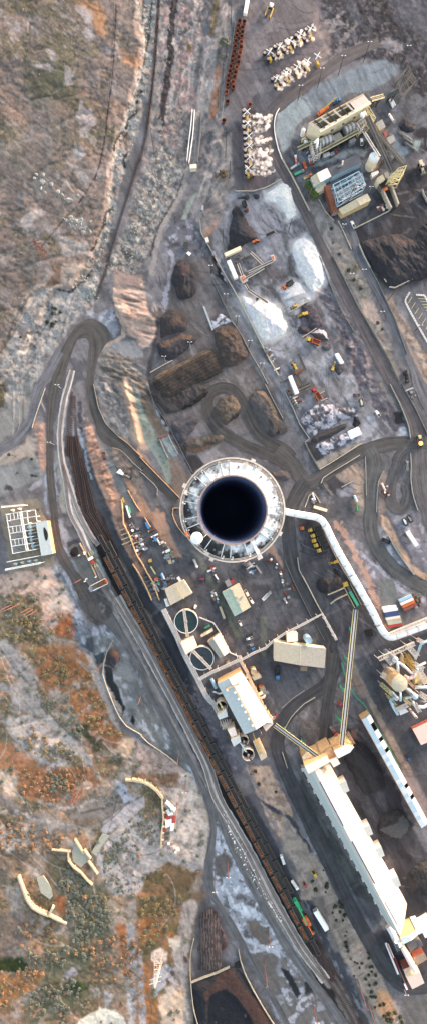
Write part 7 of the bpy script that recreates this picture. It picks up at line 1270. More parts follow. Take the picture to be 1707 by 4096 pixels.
def puff(mb,c,r):
 bm=bmesh.new();bmesh.ops.create_icosphere(bm,subdivisions=2,radius=r)
 for v in bm.verts:v.co*=1+RND.uniform(-.12,.12)
 mb.add([(v.co.x+c[0],v.co.y+c[1],v.co.z*.8+c[2])for v in bm.verts],[tuple(v.index for v in f.verts)for f in bm.faces]);bm.free()
def steam(pts,drift,n,label):
 mb=MB()
 for p in pts:
  for i in range(n):
   u=i/max(n-1,1);c=W(p[0]+drift[0]*u+RND.uniform(-5,5),p[1]+drift[1]*u+RND.uniform(-5,5),4.2+3.5*u);puff(mb,c,RND.uniform(1.0,1.7)+.8*u)
 o=ob('steam_cloud',mb,sm_);o['kind']='stuff';md=o.modifiers.new('join','REMESH');md.mode='VOXEL';md.voxel_size=.55;return o
steam(r3,(62,0),5,'');steam(np.vstack([r3[7:],XZ("330,1560 360,1280 330,620")]),(80,-14),6,'');steam(r2[1:],(14,14),3,'');steam(r1[3:],(12,12),2,'')
# the switchyard on the left
SZ_=lambda s:Z(0,1980,4.475,s)
t=thing('switchyard','large white steel switchyard grid beside the grey roofed building','switchyard',base_of(SZ_("100,345 640,265 655,970 225,1050")))
for s in("100,345 400,295 640,265","125,465 400,415 660,380","140,578 410,535 650,500","170,690 430,650 590,625","185,808 450,765 605,740","205,920 470,880 625,855","225,1050 490,1000 655,970","120,350 235,1050","640,265 668,470","490,290 515,500"):
 P=[W(*q,8)for q in SZ_(s)];mb=MB()
 for a,b in zip(P[:-1],P[1:]):mb.beam(a,b,.5,.5)
 for p in(P[0],P[-1]):mb.beam((p.x,p.y,0),p,.45)
 ob('gantry_beam',mb,M['white'],t)
ob('main_truss',truss(MB(),W(*SZ_("380,300")[0],7.5),W(*SZ_("500,990")[0],7.5),1.6,1.2,22,.2),M['white'],t)
rows_=[(345,465,110,640,1),(465,578,135,640,0),(578,690,155,600,1),(690,808,180,590,0),(808,920,195,600,1),(920,1050,215,640,0)]
for y0,y1,x0,x1,bay in rows_:
 mb=MB()
 for k in range(5):y=y0+(y1-y0)*(k+.6)/5;mb.beam(W(*SZ_("%f,%f"%(x0+15,y))[0],4),W(*SZ_("%f,%f"%(x1-110,y-(x1-110-x0)*.16))[0],4),.3)
 ob('bus_bars',mb,M['steel'],t);kind(t.children[-1],'stuff')
 if bay:
  for k in range(3):a=SZ_("%f,%f"%(x0+75+k*65,y0-14-k*10))[0];b=SZ_("%f,%f"%(x0+90+k*65,y1-18-k*10))[0];ob('disconnector',MB().beam(W(*a,6),W(*b,6),.5,.4),M['white'],t)
for i,(x,y)in enumerate(((525,575),(545,690),(565,800),(590,915))):
 c=W(*SZ_("%d,%d"%(x,y))[0],3);o=thing('transformer','pale blue transformer joined to the grey roofed building, %s'%('uppermost of four','second of four','third of four','lowest of four')[i],'transformer',(c.x,c.y,0));ob('tank',MB().box((c.x,c.y,1.6),(2.6,2.2,3.0),-.15),M['ltblue'],o);ob('radiator',MB().box((c.x,c.y+1.7,1.5),(1.3,1.0,2.4),-.15),M['ltblue'],o);ob('radiator',MB().box((c.x,c.y-1.7,1.5),(1.3,1.0,2.4),-.15),M['ltblue'],o);ob('bus_duct',MB().beam(c,W(*SZ_("%d,%d"%(x+125,y-22))[0],4),.7,.7),M['ltblue'],o)
for s,lb,st2 in(("130,1200 410,1145 700,1090",'upper white gantry below the switchyard',0),("110,1335 400,1280 735,1215",'long white lattice gantry at the bottom of the switchyard',1),("40,215 230,200 430,180",'short white lattice gantry above the switchyard',1)):
 P=[W(*q,9 if st2 else 7)for q in SZ_(s)];t=thing('gantry',lb,'gantry',(P[0].x,P[0].y,0))
 ob('beam',truss(MB(),P[0],P[-1],1.2,1.2,20,.2)if st2 else MB().beam(P[0],P[-1],.6),M['white'],t)
 for p in P:ob('leg',MB().beam((p.x,p.y,0),p,.5),M['white'],t)
for i,(x,y)in enumerate(((235,272),(360,250),(290,1232),(410,1208),(540,1185),(655,1168))):
 c=W(*SZ_("%d,%d"%(x,y))[0],2);o=thing('breaker',('white breaker box above the switchyard, left','white breaker box above the switchyard, right','pale breaker under the lower gantry, leftmost','pale breaker under the lower gantry, second from left','pale breaker under the lower gantry, third from left','pale breaker under the lower gantry, rightmost')[i],'breaker',(c.x,c.y,0));ob('cabinet',MB().box((c.x,c.y,1.3),(1.8,2.0,2.4),-.15),M['pinkw' if i<2 else 'ltblue'],o);ob('bushing',MB().beam(c+Vector((0,0,.5)),c+Vector((-1.8,.2,1.2)),.4),M['white'],o)
 # acid plant at the right
AZ_=lambda s:Z(1480,2500,4.731,s)
def pipe(s,z,r,label,m='silver',cat='duct',name='process_duct',n=14):
 px=AZ_(s)if isinstance(s,str)else s;P=[W(q[0],q[1],z)for q in px]if not hasattr(z,'__len__')else[W(q[0],q[1],k)for q,k in zip(px,z)]
 if len(P)>2:
  Q=[P[0]]
  for i in range(1,len(P)-1):Q+=[P[i].lerp(P[i-1],.18),P[i],P[i].lerp(P[i+1],.18)]
  P=Q+[P[-1]]
 t=thing(name,label,cat,(P[0].x,P[0].y,0));ob('pipe',MB().tube(P,r,n),M[m],t,shade=True)
 for k in range(1,len(P)-1,2):d=(P[k+1]-P[k]).normalized();ob('flange',MB().tube([P[k]-d*.12,P[k]+d*.12],r*1.12,n),M['steel'],t)
 return t
def vessel(c,r,h,label,top,side,name='tower_vessel'):
 w=W(c[0],c[1],h);rr=r*K*(H-h)/H;t=thing(name,label,'vessel',(w.x,w.y,0));ob('shell',MB().lathe((w.x,w.y,0),[(rr,0),(rr,h)],32),M[side],t,shade=True)
 ob('roof',MB().lathe((w.x,w.y,0),[(rr*1.03,h-.1),(rr*1.03,h+.1),(rr*.5,h+.7),(.03,h+.9)],32),M[top],t);ob('roof_rib',MB().beam((w.x-rr,w.y+rr*.2,h+.35),(w.x+rr*.1,w.y-rr*.1,h+.98),.3,.15),M['steel'],t);return t
vessel(AZ_("545,1112")[0],150/4.731,24,'large vessel with a pale round roof in the acid plant','beige','orangew');vessel(AZ_("468,655")[0],57/4.731,24,'grey tower vessel with a white ring top in the acid plant','silver','greyp');vessel(AZ_("845,1355")[0],54/4.731,20,'tower vessel with a pale blue round top in the acid plant','ltblue','silver');vessel(AZ_("490,1390")[0],45/4.731,12,'small pale vessel below the large round roof','steel','ltblue')
for s,z,r,lb,m in(("500,690 515,790 520,905",22,1.1,'short vertical silver duct above the large round roof','silver'),("530,700 690,830 780,920",20,1.1,'slanting silver duct right of the ringed tower','silver'),("640,970 720,1010 800,985 830,930 790,890",17,1.6,'thick curved orange lit duct beside the large round roof','salmon'),("560,1275 565,1440",20,.9,'pale blue duct dropping from the large round roof','ltblue'),("440,1385 370,1430 430,1560 515,1700",9,1.1,'pale blue pipe running down the left of the acid plant','ltblue'),("655,1385 775,1355",14,1.1,'short silver duct left of the pale blue vessel','silver'),("670,1195 835,1320",16,1.2,'slanting silver duct joining the large round roof and the blue vessel','silver'),("840,1170 960,1180 1200,1175",14,1.3,'wide horizontal silver duct running off the right edge','silver'),("900,1545 1000,1555 1200,1440",12,1.3,'bright white duct leaving the acid plant at lower right','white'),("845,650 960,350 1200,250",[10,20,20],1.0,'tall slanting grey blue pipe at the top of the acid plant','ltblue'),("830,890 890,850 860,800 1040,710",18,1.0,'silver elbow duct climbing to the right edge','silver'),("310,790 400,860 450,950",12,.9,'grey orange duct left of the tall ringed tower','salmon'),("600,570 575,640 630,750",10,1.3,'brown curved duct beside the yellow frame','tan'),("800,1440 820,1520",12,1.0,'short silver duct below the blue vessel','silver'),("735,1590 865,1750",[3,22],1.0,'slanting tan chimney pipe with a red lined mouth','salmon'),("540,480 600,560",8,.7,'white pipe loop at the top of the acid plant','steelw'),("430,520 470,590",9,.7,'white pipe pair left of the ringed tower','steelw'),("930,1440 1040,1450",10,.8,'short grey duct right of the blue vessel','greyp')):pipe(s,z,r,lb,m)
w=W(*AZ_("865,1750")[0],22.2);tag(ob('chimney_lining',MB().cyl(w-Vector((0,0,.1)),.75,.2,12),M['red'],None,loc=w),'small dark red disc in the mouth of the tan chimney pipe','lining')
for s,z,wd,n,lb,m in(("150,640 440,520 700,400 830,345",12,3,20,'long pale steel rack along the top of the acid plant','steelw'),("270,580 410,740",16,4,8,'fan shaped pale truss left of the ringed tower','steelw'),("200,930 370,1030",12,4,7,'pale lattice left of the large round roof','steelw'),("190,1110 410,1310",8,3,9,'yellowish steel stair frame left of the large round roof','yelp'),("640,640 830,840",10,3,8,'yellow frame with platforms in the acid plant','yellow'),("690,560 790,720",14,2.5,6,'bright yellow stair tower in the acid plant','yellow'),("700,390 880,600",16,4,9,'pale braced tower right of the yellow frame','steelw'),("870,820 1060,1100",10,5,12,'pale pipe rack with many bars at the right','steelw'),("700,1060 850,1200",12,2,6,'orange brace frame right of the large round roof','orangew'),("890,1100 1074,1020",9,3,6,'yellowish deck rail at the right of the acid plant','yelp'),("480,1600 700,1500",9,3,9,'pale braced rack at the bottom of the acid plant','steelw'),("620,1380 760,1500",8,2,6,'yellow platform frame below the large round roof','yelp'),("830,1480 920,1640",10,3,6,'pale cross braced frame at the lower right of the plant','steelw'),("920,1290 1074,1400",9,4,7,'pink tinted lattice at the right edge of the plant','steelw'),("880,270 1000,330",14,3,5,'orange lit lattice beside the tall slanting pipe','salmon'),("320,1340 480,1520",6,2,7,'olive platform frame at the lower left of the plant','yelp'),("820,720 1000,830",14,3,7,'pale truss under the silver elbow duct','steelw')):
 q=AZ_(s);mb=MB()
 for a,b in zip(q[:-1],q[1:]):truss(mb,W(*a,z),W(*b,z),wd,1.6,max(n//(len(q)-1),2),.24)
 for a in q:p=W(*a,z);mb.beam((p.x,p.y,0),p,.35)
 tag(ob('steelwork',mb,M[m],None,loc=W(*q[0],0)),lb,'steelwork')
for s,z,wl,rf,lb in(("860,900 940,880 1010,1050 830,1120",6,'yelp','yelp','yellow stained deck building in the middle of the acid plant'),("540,1640 660,1580 720,1640 560,1710",7,'steel','roofw','white edged grey vault at the bottom of the acid plant'),("230,760 310,740 340,820 260,850",6,'bed','greyp','small grey pump house left of the ringed tower'),("280,880 380,850 430,960 320,1020",5,'bed','bed','dark flat roof behind the pale lattice')):flat('plant_house',lb,AZ_(s),z,M[wl],M[rf],2)
# dryer plant in the cut at the upper right
UZ=lambda s:Z(1207,350,2.148,s)
P=corners(UZ("55,312 525,57 585,130 150,378"),16);t=thing('dryer_hall','long tan hall with an open roof frame above dark bays','building',base_of(UZ("55,312 525,57 585,130 150,378")))
A,B,C,D=P;q=MB()
for a,b in((A,B),(B,C),(C,D),(D,A)):q.quad((a.x,a.y,0),(b.x,b.y,0),b,a)
ob('wall',q,M['cream'],t);ob('floor',MB().prism([(p.x,p.y)for p in P],.3,2),M['dark'],t)
sheets(A.lerp(B,.74),B,C,D.lerp(C,.72),5,M['salmon'],t);sheets(A,A.lerp(B,.06),D.lerp(C,.06),D,2,M['rooft'],t)
ob('eave_beam',MB().beam(D,C,2.6,1.0),M['cream'],t);ob('eave_beam',MB().beam(A,B,.9,.6),M['tan'],t)
for i in range(6):
 u=.1+i*.115;ob('roof_truss',truss(MB(),A.lerp(B,u),D.lerp(C,u),.7,.8,5,.16),M['steelw' if i%2 else 'dark'],t)
ob('purlin',MB().beam(A.lerp(D,.3),B.lerp(C,.3).lerp(A.lerp(D,.3),.3),.5),M['steelw'],t)
for i in range(9):a=D.lerp(C,(i+.5)/9);ob('window',MB().box((a.x+.25,a.y-.45,9),(2.2,.12,1.4),math.atan2((C-D).y,(C-D).x)),M['yelp' if i%2 else 'glass'],t)
for s,r,lb in(("160,475 255,440",3.6,'left ringed rotary kiln beside the tan hall'),("362,375 450,328",3.4,'right ringed rotary kiln beside the tan hall')):
 a,b=UZ(s);a,b=W(*a,5),W(*b,5);t=thing('rotary_kiln',lb,'kiln',(a.x,a.y,0));ob('drum',MB().tube([a,b],r,20),M['steel'],t,shade=False)
 for k in range(6):c=a.lerp(b,(k+.5)/6);d=(b-a).normalized()*.25;ob('ring',MB().tube([c-d,c+d],r*1.06,20),M['concd' if k%2 else 'pinkw'],t)
 ob('cradle',MB().box(((a+b)/2-Vector((0,0,3.2))),(9,5,3.2),math.atan2((b-a).y,(b-a).x)),M['concd'],t)
def tanku(s0,s1,r,lb,m='cream'):
 top,bs=UZ(s0)[0],UZ(s1)[0];h=min(max(topz(bs,top),6),30);w=W(*top,h);t=thing('silo',lb,'silo',(w.x,w.y,0));rr=r/2.148*K*(H-h)/H;ob('shell',MB().lathe((w.x,w.y,0),[(rr,0),(rr,h)],28),M[m],t,shade=True);ob('roof',MB().lathe((w.x,w.y,h),[(rr*1.04,0),(rr*.5,.9),(.03,1.2)],24),M['roofw'],t);ob('top_rail',MB().lathe((w.x,w.y,h),[(rr,.9),(rr*1.02,.9),(rr*1.02,1.1),(rr,1.1),(rr,.9)],24),M['yellow'],t)
 for k in range(4):a=k*1.57+.4;ob('roof_seam',MB().beam((w.x,w.y,h+1.2),(w.x+rr*math.cos(a),w.y+rr*math.sin(a),h+.1),.2),M['steel'],t)
tanku("618,600","590,690",44,'big white silo with a yellow railed top in the dryer plant');tanku("8,365","-2,410",17,'small white silo left of the tan hall','white');tanku("30,465","26,485",16,'squat grey tank left of the left kiln','steel')
for s,z,w_,rf,n,lb in(("220,700 468,570 515,640 250,770",7,'ltblue','dkroof',1,'long dark flat roofed control building with a pale wall'),("100,850 193,805 212,862 122,912",5,'cream','beige',3,'small tan annex below the tan roofed house'),("255,420 320,380 350,425 280,470",6,'concd','rooftg',3,'grey flat deck between the two kilns'),("400,455 450,428 465,450 410,480",5,'greyp','greyp',2,'grey box unit right of the kilns'),("175,570 230,550 242,580 185,605",5,'greyp','steel',2,'grey box unit below the left kiln'),("240,560 270,545 280,570 245,590",4,'bed','greyp',2,'smaller grey box unit below the left kiln'),("630,305 685,272 716,335 665,372",6,'tan','rooftg',5,'grey corrugated shed right of the tan hall'),("697,385 722,372 736,408 708,432",5,'brick','brick',1,'small red shed between two grey sheds'),("725,432 782,405 800,458 745,492",6,'greyp','rooftg',6,'grey shed with vertical slats beside the pale floor'),("590,735 650,712 658,732 600,770",4,'pinkw','white',3,'low white box below the big white silo'),("640,775 690,745 712,790 660,820",9,'cream','beige',3,'cream hopper house above the truck ramp'),("700,735 735,720 750,790 715,770",8,'greyp','rooftg',2,'dark grey house between the hopper and yellow tower'),("-5,440 28,425 32,440 0,455",4,'yelp','yelp',1,'tiny yellowish box left of the kilns')):
 flat('plant_building',lb,UZ(s),z,M[w_],M[rf],n)
gable('plant_house','tan roofed house with a bright eave beside the green trees',UZ("70,772 213,690 250,762 100,852"),8,9,M['ltblue'],M['beige'],M['pinkw'],n=8,asym=.35);gable('truck_shed','long tan roofed open truck shed below the steel switchyard',UZ("310,1045 558,910 590,970 345,1092"),7,8,M['tan'],M['beige'],n=10,asym=.6)
t=flat('rock_hopper','dark open hopper at the head of the truck ramp',UZ("655,830 720,795 735,845 680,870"),6,M['concd'],M['black'],1);ob('grizzly',MB().beam(W(*UZ("690,880")[0],5),W(*UZ("732,862")[0],5),3,.4),M['orange'],t)
for s,lb in(("660,860 700,960 750,1060",'pale concrete wing wall on the left of the truck ramp'),("738,830 775,930 810,1028",'pale concrete wing wall on the right of the truck ramp')):wall(UZ(s),lb,5,1.4,'concl','wing_wall','wall_panel',6,'wall')
kind(ribbon('truck_ramp',UZ("690,880 760,1060"),UZ("735,855 805,1030"),road_mat('ramp',(82,84,92)),.3),'structure')
for s,z0,z1,w_,m,lb in(("525,380 660,595",5,16,1.6,'white','thin white gallery running to the big white silo'),("555,250 770,725",16,12,4.0,'bed','long dark conveyor from the tan hall to the yellow tower, left'),("640,385 872,662",6,18,3.2,'bed','long dark conveyor from the sheds to the yellow tower, right'),("590,105 700,75",12,8,3,'yelp','yellowish conveyor leaving the end of the tan hall'),("-40,530 190,420",6,8,2.4,'yelp','long yellowish pipe bridge left of the kilns'),("150,560 480,380",7,9,2.2,'yelp','yellowish walkway along the front of the kilns'),("730,80 830,30",6,12,2.6,'bed','grey conveyor rising to the wooden tower')):
 a,b=UZ(s);conveyor(a,b,z0,z1,lb,w_,m,'bed',2,'dark')
def frame(label,s,z,m,n=3,name='steel_tower',levels=3):
 q=UZ(s)if isinstance(s,str)else s;c=corners(q,z);t=thing(name,label,'steelwork',(c[0].x,c[0].y,0))
 for p in c:ob('column',MB().beam((p.x,p.y,0),p,.5),M[m],t)
 for L_ in range(1,levels+1):
  k=z*L_/levels;mb=MB()
  for i in range(len(c)):
   a,b=c[i],c[(i+1)%len(c)];mb.beam((a.x,a.y,k),(b.x,b.y,k),.4);mb.beam((a.x,a.y,k-z/levels),(b.x,b.y,k),.3)
   for j in range(1,n):u=a.lerp(b,j/n);v=c[(i+3)%len(c)].lerp(c[(i+2)%len(c)],j/n);(mb.beam((u.x,u.y,k),(v.x,v.y,k),.28)if i<2 else None)
  ob('floor_frame',mb,M[m],t)
 return t
frame('yellow transfer tower at the meeting of two conveyors',"750,770 830,690 895,670 860,760",16,'yelp');frame('brown timber tower with open bracing at the quarry edge',T(2,0,"850,600 930,500 990,610 880,720"),8,'bed',2);frame('white braced stair tower left of the kilns',"75,470 160,440 160,560 110,590",9,'steelw',2);frame('white braced tower between the hall and right kiln',"470,300 540,240 560,290 500,360",10,'steelw',2)
frame('yellow frame along the right end of the tan hall',"530,190 570,160 630,260 590,290",12,'yelp',3)
pipe(UZ("105,475 130,445 125,520"),17,1.0,'pale elbow pipe on the white stair tower','white');pipe(UZ("505,225 515,265 530,215 540,240"),19,1.2,'white looped pipe at the corner of the tan hall','white');pipe(UZ("305,680 340,670 345,630"),8,.9,'grey elbow duct on the dark flat roof','greyp')
for s,lb in(("750,105 780,170",'white pipe length lying on the quarry floor, upper'),("742,228 778,283",'white pipe length lying on the quarry floor, lower'),("765,100 795,155",'white pipe length lying on the quarry floor, right')):pipe(UZ(s),1,.9,lb,'white')
for i in range(5):pipe(UZ("%d,%d %d,%d"%(820+i*14,385-i*10+i*i*8,905+i*16,440-i*8+i*i*8)),.8,.9,'large dark culvert pipe lying at the pit edge, number %s from the top'%('one','two','three','four','five')[i],'concd')
for s,lb,m in(("265,835 485,720 545,835 310,990",'big grid of blue grey steel bays left of the truck shed','ltblue'),("300,900 420,840 440,900 330,960",'lower steel bay inside the grid beside the truck shed','steel'),("420,780 510,735 530,790 440,835",'upper steel bay inside the grid beside the truck shed','steel')):frame(lb,s,9 if m=='steel' else 13,m,4,'switchyard_grid',2)
for i in range(7):
 x,y=(300,930,330,900,385,870,430,930,470,890,520,850,360,955)[2*i:2*i+2];c=G(*UZ("%d,%d"%(x,y))[0]);tag(ob('switch_cabinet',MB().box((c.x,c.y,1.4),(2.2,1.8,2.8),R(28)).cyl((c.x,c.y,2.8),.5,1.2,8),M['pinkw'],None,loc=c),'pale switch cabinet inside the steel bay grid','cabinet','switch cabinets in the grid')
for i in range(16):
 r_=random.Random(i+50);c=G(*UZ("%f,%f"%(640+r_.random()*90,1000+r_.random()*60))[0]);tag(ob('rubble_block',MB().box(c+Vector((0,0,.5)),(r_.uniform(1,2.6),r_.uniform(1,2),r_.uniform(.6,1.4)),r_.uniform(0,3)),M[r_.choice(['brick','conc','bed','pinkw'])],None,loc=c),'broken block in the rubble heap beside the truck ramp','block','rubble blocks')
 # flume, ramp, transfer machine
for s,lb in(("395,835 385,965 378,1010",'white flume wall, left'),("412,838 405,965 402,1010",'white flume wall, middle')):
 wall(J(T(1,0,s),T(1,1,"370,270" if 'left' not in lb else "355,255")),lb+' of the sloping channel',2.2,.7,'white','flume_wall','wall_panel',7,'wall')
wall(J(T(1,0,"458,870 460,960"),T(1,1,"458,30 430,265")),'dark flume wall on the right of the sloping channel',2.2,1,'concd','flume_wall','wall_panel',7,'wall');kind(ribbon('flume_floor',J(T(1,0,"430,870 428,960"),T(1,1,"400,270")),J(T(1,0,"455,870 455,960"),T(1,1,"428,265")),road_mat('flume',(150,152,150)),.2),'structure')
flat('gate_house','cream box house at the foot of the sloping channel',T(1,1,"376,275 426,270 428,300 376,305"),5,M['cream'],M['pinkw'],2);flat('vault','square dark concrete pit in the stockyard',T(1,1,"330,860 365,860 365,915 328,915"),1.4,M['conc'],M['dark'],1,cat='pit');flat('plate','white square plate lying on the stockyard floor',T(1,1,"350,945 365,930 388,945 372,965"),.6,M['white'],M['white'],1,cat='plate');flat('guard_hut','small pale hut beside the dark wet road',T(1,1,"490,830 512,822 522,855 498,862"),3,M['pinkw'],M['pinkw'],1,cat='hut');flat('water_trailer','grey box trailer on the dirt track',T(1,1,"468,582 480,585 475,618 460,615"),2.5,M['steel'],M['steel'],1,cat='trailer');flat('tunnel_box','dark open box in the wall beside the black pile',T(1,1,"945,800 1005,772 1015,790 955,820"),2.5,M['conc'],M['black'],1,cat='box')
t=thing('transfer_machine','red and white machine standing on yellow rails','machine',base_of(Z(280,2120,5.37,"480,660 500,700")));a=R(-62);c=W(*Z(280,2120,5.37,"485,655")[0],0)
ob('frame',MB().box(c+Vector((0,0,1.2)),(7.6,4.4,.8),a),M['dark'],t);ob('cab',MB().box(c+Vector((-1.0,1.9,2.6)),(2.4,4.2,2.2),a),M['white'],t);ob('hood',MB().box(c+Vector((.7,-1.0,2.2)),(3.2,3.0,1.6),a),M['red'],t);ob('rail_guard',MB().box(c+Vector((1.6,-2.9,2.4)),(.2,4.4,.2),a),M['white'],t)
for s,lb in(("400,480 560,800",'yellow stained rail beam under the red machine, left'),("440,460 605,790",'yellow stained rail beam under the red machine, right'),("215,280 440,700 580,1010",'long tan beam along the concrete pad edge')):
 q=Z(280,2120,5.37,s);mb=MB()
 for u,v in zip(q[:-1],q[1:]):mb.beam(W(*u,.5),W(*v,.5),1.0,.6)
 tag(ob('rail_beam',mb,M['orangew' if 'tan' in lb else 'yelp'],None,loc=W(*q[0],0)),lb,'beam')
for s,z,w_,rf,lb in(("240,490 285,470 310,510 260,530",3,'rust','brick','rusty box beside the concrete pad'),("290,470 320,455 345,520 310,540",3.5,'orangew','white','white and orange kiosk beside the concrete pad'),("440,435 485,420 535,520 500,540",1.2,'conc','conc','pale slab right of the yellow rails, upper'),("525,580 580,550 600,600 550,625",2,'bed','bed','brown crate right of the yellow rails'),("560,630 600,605 645,670 600,695",1.2,'conc','conc','pale slab right of the yellow rails, lower')):flat('yard_box',lb,Z(280,2120,5.37,s),z,M[w_],M[rf],1,cat='box')
t=thing('loading_ramp','dark loading ramp with orange lit rails beside the tracks','ramp',base_of(Z(280,2120,5.37,"480,1200 800,1100")));q=Z(280,2120,5.37,"470,1190 760,1040 820,1150 510,1300");ob('deck',MB().pxp(q,2.5,0),M['bed'],t);ob('side_beam',MB().beam(W(*q[0],3),W(*q[1],3),.6,1),M['cream'],t);ob('side_beam',MB().beam(W(*q[3],3),W(*q[2],3),.6,1),M['white'],t);ob('end_beam',MB().beam(W(*q[1],4),W(*q[2],4),.9,.9),M['orange'],t);ob('hopper',MB().box(W(*Z(280,2120,5.37,"690,1150")[0],3),(5,3.4,1.6),R(28)),M['rust'],t)
for i,(x,y)in enumerate(((330,1100),(360,1052),(562,1010),(205,545))):c=G(*Z(280,2120,5.37,"%d,%d"%(x,y))[0]);tag(ob('concrete_block',MB().box(c+Vector((0,0,.5)),(1.8,1.0,1.0),R(28)),M['white'],None,loc=c),('white block at the lower left corner of the concrete pad','white block above the corner one on the concrete pad','white block at the right corner of the concrete pad','small block near the round black hole')[i],'block')
# ruined cream dam walls
def dam(s,lb,h=2.6,w=1.1,fins=0):
 q=s if not isinstance(s,str)else T(0,6,s);t=wall(q,lb,h,w,'dam','dam_wall','wall_block',7,'wall',gap=0.02)
 if fins:
  P=resample(q,fins+2)
  for i in range(1,fins+1):
   d=P[i+1]-P[i-1];n=np.array((d[1],-d[0]))/np.hypot(*d)*9;n=-n if n[0]<0 else n;a,b=G(*P[i]),G(*(P[i]+n));ob('buttress',MB().beam(a+Vector((0,0,h*.5)),b+Vector((0,0,h*.25)),.9,h*.7),M['dam'],t)
 return t
M['dam']=mat('weathered cream masonry',(186,168,140),.85,var=.16,sc=.5);A7=lambda s:T(0,7,s)
dam("398,605 460,610 540,618",'cream dam wall wing pointing left on the lower hillside');dam("520,620 520,680 548,728 615,775",'cream dam wall curving round the grey slab',fins=2);dam("615,775 660,830 702,870",'cream dam wall wing below the grey slab');dam("570,525 600,575 640,630",'short cream dam wall above the grey slab',3);dam("670,685 705,735 742,788",'short cream dam wall right of the grey slab',3);dam("640,605 690,670",'cream cross wall on the edge of the grey slab',3)
dam("150,798 190,908",'cream dam wall stub above the curved ruin',3.6,1.5);dam(J(T(0,6,"192,910 212,965"),A7("222,20 262,72 320,104 380,128")),'big curved cream dam ruin with inner buttresses',4,1.5,9);dam(A7("380,128 430,155 512,190"),'straight cream wall continuing the curved ruin',3.4,1.3);dam(A7("378,130 410,65"),'short cream spur wall inside the curved ruin',4,2)
dam(T(1,6,"-55,75 50,95 130,160 175,220"),'cream dam wall with fins near the scrap pile',3.6,1.5,5);dam(T(1,6,"168,225 180,380 165,480 160,585"),'long narrow cream wall beside the scrap pile',3.2,1.1,6);dam("950,78 1010,84 1074,95",'straight cream dam wall arm on the brushy slope',3.4,1.3)
for s,lb in(("545,632 570,560 640,640 690,680 612,750 552,705",'grey slab floor held by the cream dam walls'),("690,640 770,500 830,510 720,660",'olive grey concrete spillway slab'),("280,832 330,812 390,905 400,965 380,990 310,940",'pale grey sand slab inside the curved dam ruin')):P=T(0,6,s);kind(ob('concrete_slab',MB().prism([tuple(W(*p,0)[:2])for p in P],-1,max(hz(*p)for p in P)+.25),mat('aged slab',(158,156,142),.9,var=.15),None),'structure')
for i,s in enumerate(("195,320 215,310 230,335 205,345","205,345 240,330 252,350 218,362","190,395 240,385 238,430 195,455","232,420 260,415 255,470 228,475","228,300 262,295 265,312 232,320")):flat('roof_panel',('white sheet at the top of the scrap pile','white sheet just below the top of the scrap pile','large white sheet in the middle of the scrap pile','tall white sheet at the right of the scrap pile','small white sheet above the scrap pile')[i],T(1,6,s),1.2+i*.1,M['white'],M['white'],1,cat='panel')
for i,s in enumerate(("195,352 228,350 230,390 192,400","245,362 274,360 268,415 243,420","182,440 205,450 200,478 180,475")):flat('scrap_panel',('red scrap panel left in the scrap pile','red scrap panel right in the scrap pile','red scrap panel at the bottom of the scrap pile')[i],T(1,6,s),.9,M['red'],M['red'],1,cat='panel')
for i in range(12):c=W(*T(1,6,"%d,%d"%(190+i%6*7,480 if i<6 else 520))[0],.6);tag(ob('beam',MB().beam(c,c+Vector((-.3,-3.0,0)),.35,.5),M['bed'],None,loc=c),'dark beam lying in the neat rows below the scrap pile','beam','beams below the scrap')
for i,(x,y,m,w_)in enumerate(((218,565,'white',2),(285,607,'pinkw',3.4),(258,640,'conc',2),(240,592,'conc',1.6),(270,630,'white',1.6),(238,628,'greyp',1.6))):c=G(*T(1,6,"%d,%d"%(x,y))[0]);tag(ob('crate',MB().box(c+Vector((0,0,.8)),(w_,w_*.8,1.6),.1),M[m],None,loc=c),('small white crate just below the beam rows','largest pale crate near the dam wall foot','grey crate left of the path','tiny concrete crate above the green patch','white crate beside the largest pale crate','grey crate at the edge of the green patch')[i],'crate')
# stored materials in the yards
kinds=(('crate',lambda r:MB().box((0,0,.7),(r.uniform(1.4,2.6),r.uniform(1,2),1.4))),('pipe_bundle',lambda r:MB().tube([(-3,-.3,.4),(3,-.3,.4)],.35,6).tube([(-3,.4,.4),(3,.4,.4)],.35,6).tube([(-2.8,0,1),(2.8,0,1)],.35,6)),('drum',lambda r:MB().cyl((0,0,0),.8,1.4,10)),('pallet_stack',lambda r:MB().box((0,0,.3),(2.4,2,.5)).box((0,0,.9),(2.3,1.9,.5)).box((0,.1,1.5),(2,1.7,.5))),('steel_plate',lambda r:MB().box((0,0,.3),(3.4,1.6,.5)).box((.5,.3,.7),(2.4,1.0,.3))))
cols=(('white','white'),('grey','greyp'),('dark','bed'),('rusty','rust'),('pale','pinkw'),('blue','blue'),('orange','orange'),('red','red'),('galvanised','steel'),('green','teal'))
PROT={}
def junk(poly,n,where,seed,ang=62,wts=(3,6,9,6,3,.6,.7,.7,6,.6)):
 r=random.Random(seed);poly=np.asarray(poly);x0,y0=poly.min(0);x1,y1=poly.max(0);k=0
 for _ in range(n*30):
  if k>=n:break
  x,y=r.uniform(x0,x1),r.uniform(y0,y1)
  if not inpoly(np.array([x]),np.array([y]),poly)[0]:continue
  kd=r.randrange(5);ci=r.choices(range(10),wts)[0];key=(kd,ci);lb='%s %s stored %s'%(cols[ci][0],kinds[kd][0].replace('_',' '),where);c=G(x,y);gr='%s %ss %s'%(cols[ci][0],kinds[kd][0].replace('_',' '),where);rz=R(-ang+r.choice((0,90))+r.uniform(-12,12))
  if key in PROT:dup(PROT[key],c,rz,lb,gr,scale=r.uniform(.8,1.3))
  else:o=ob(kinds[kd][0],kinds[kd][1](r),M[cols[ci][1]]);PROT[key]=o;o.location=c;o.rotation_euler=(0,0,rz);tag(o,lb,kinds[kd][0].replace('_',' '),gr)
  k+=1
E4=lambda s:Z(460,1960,2.685,s)
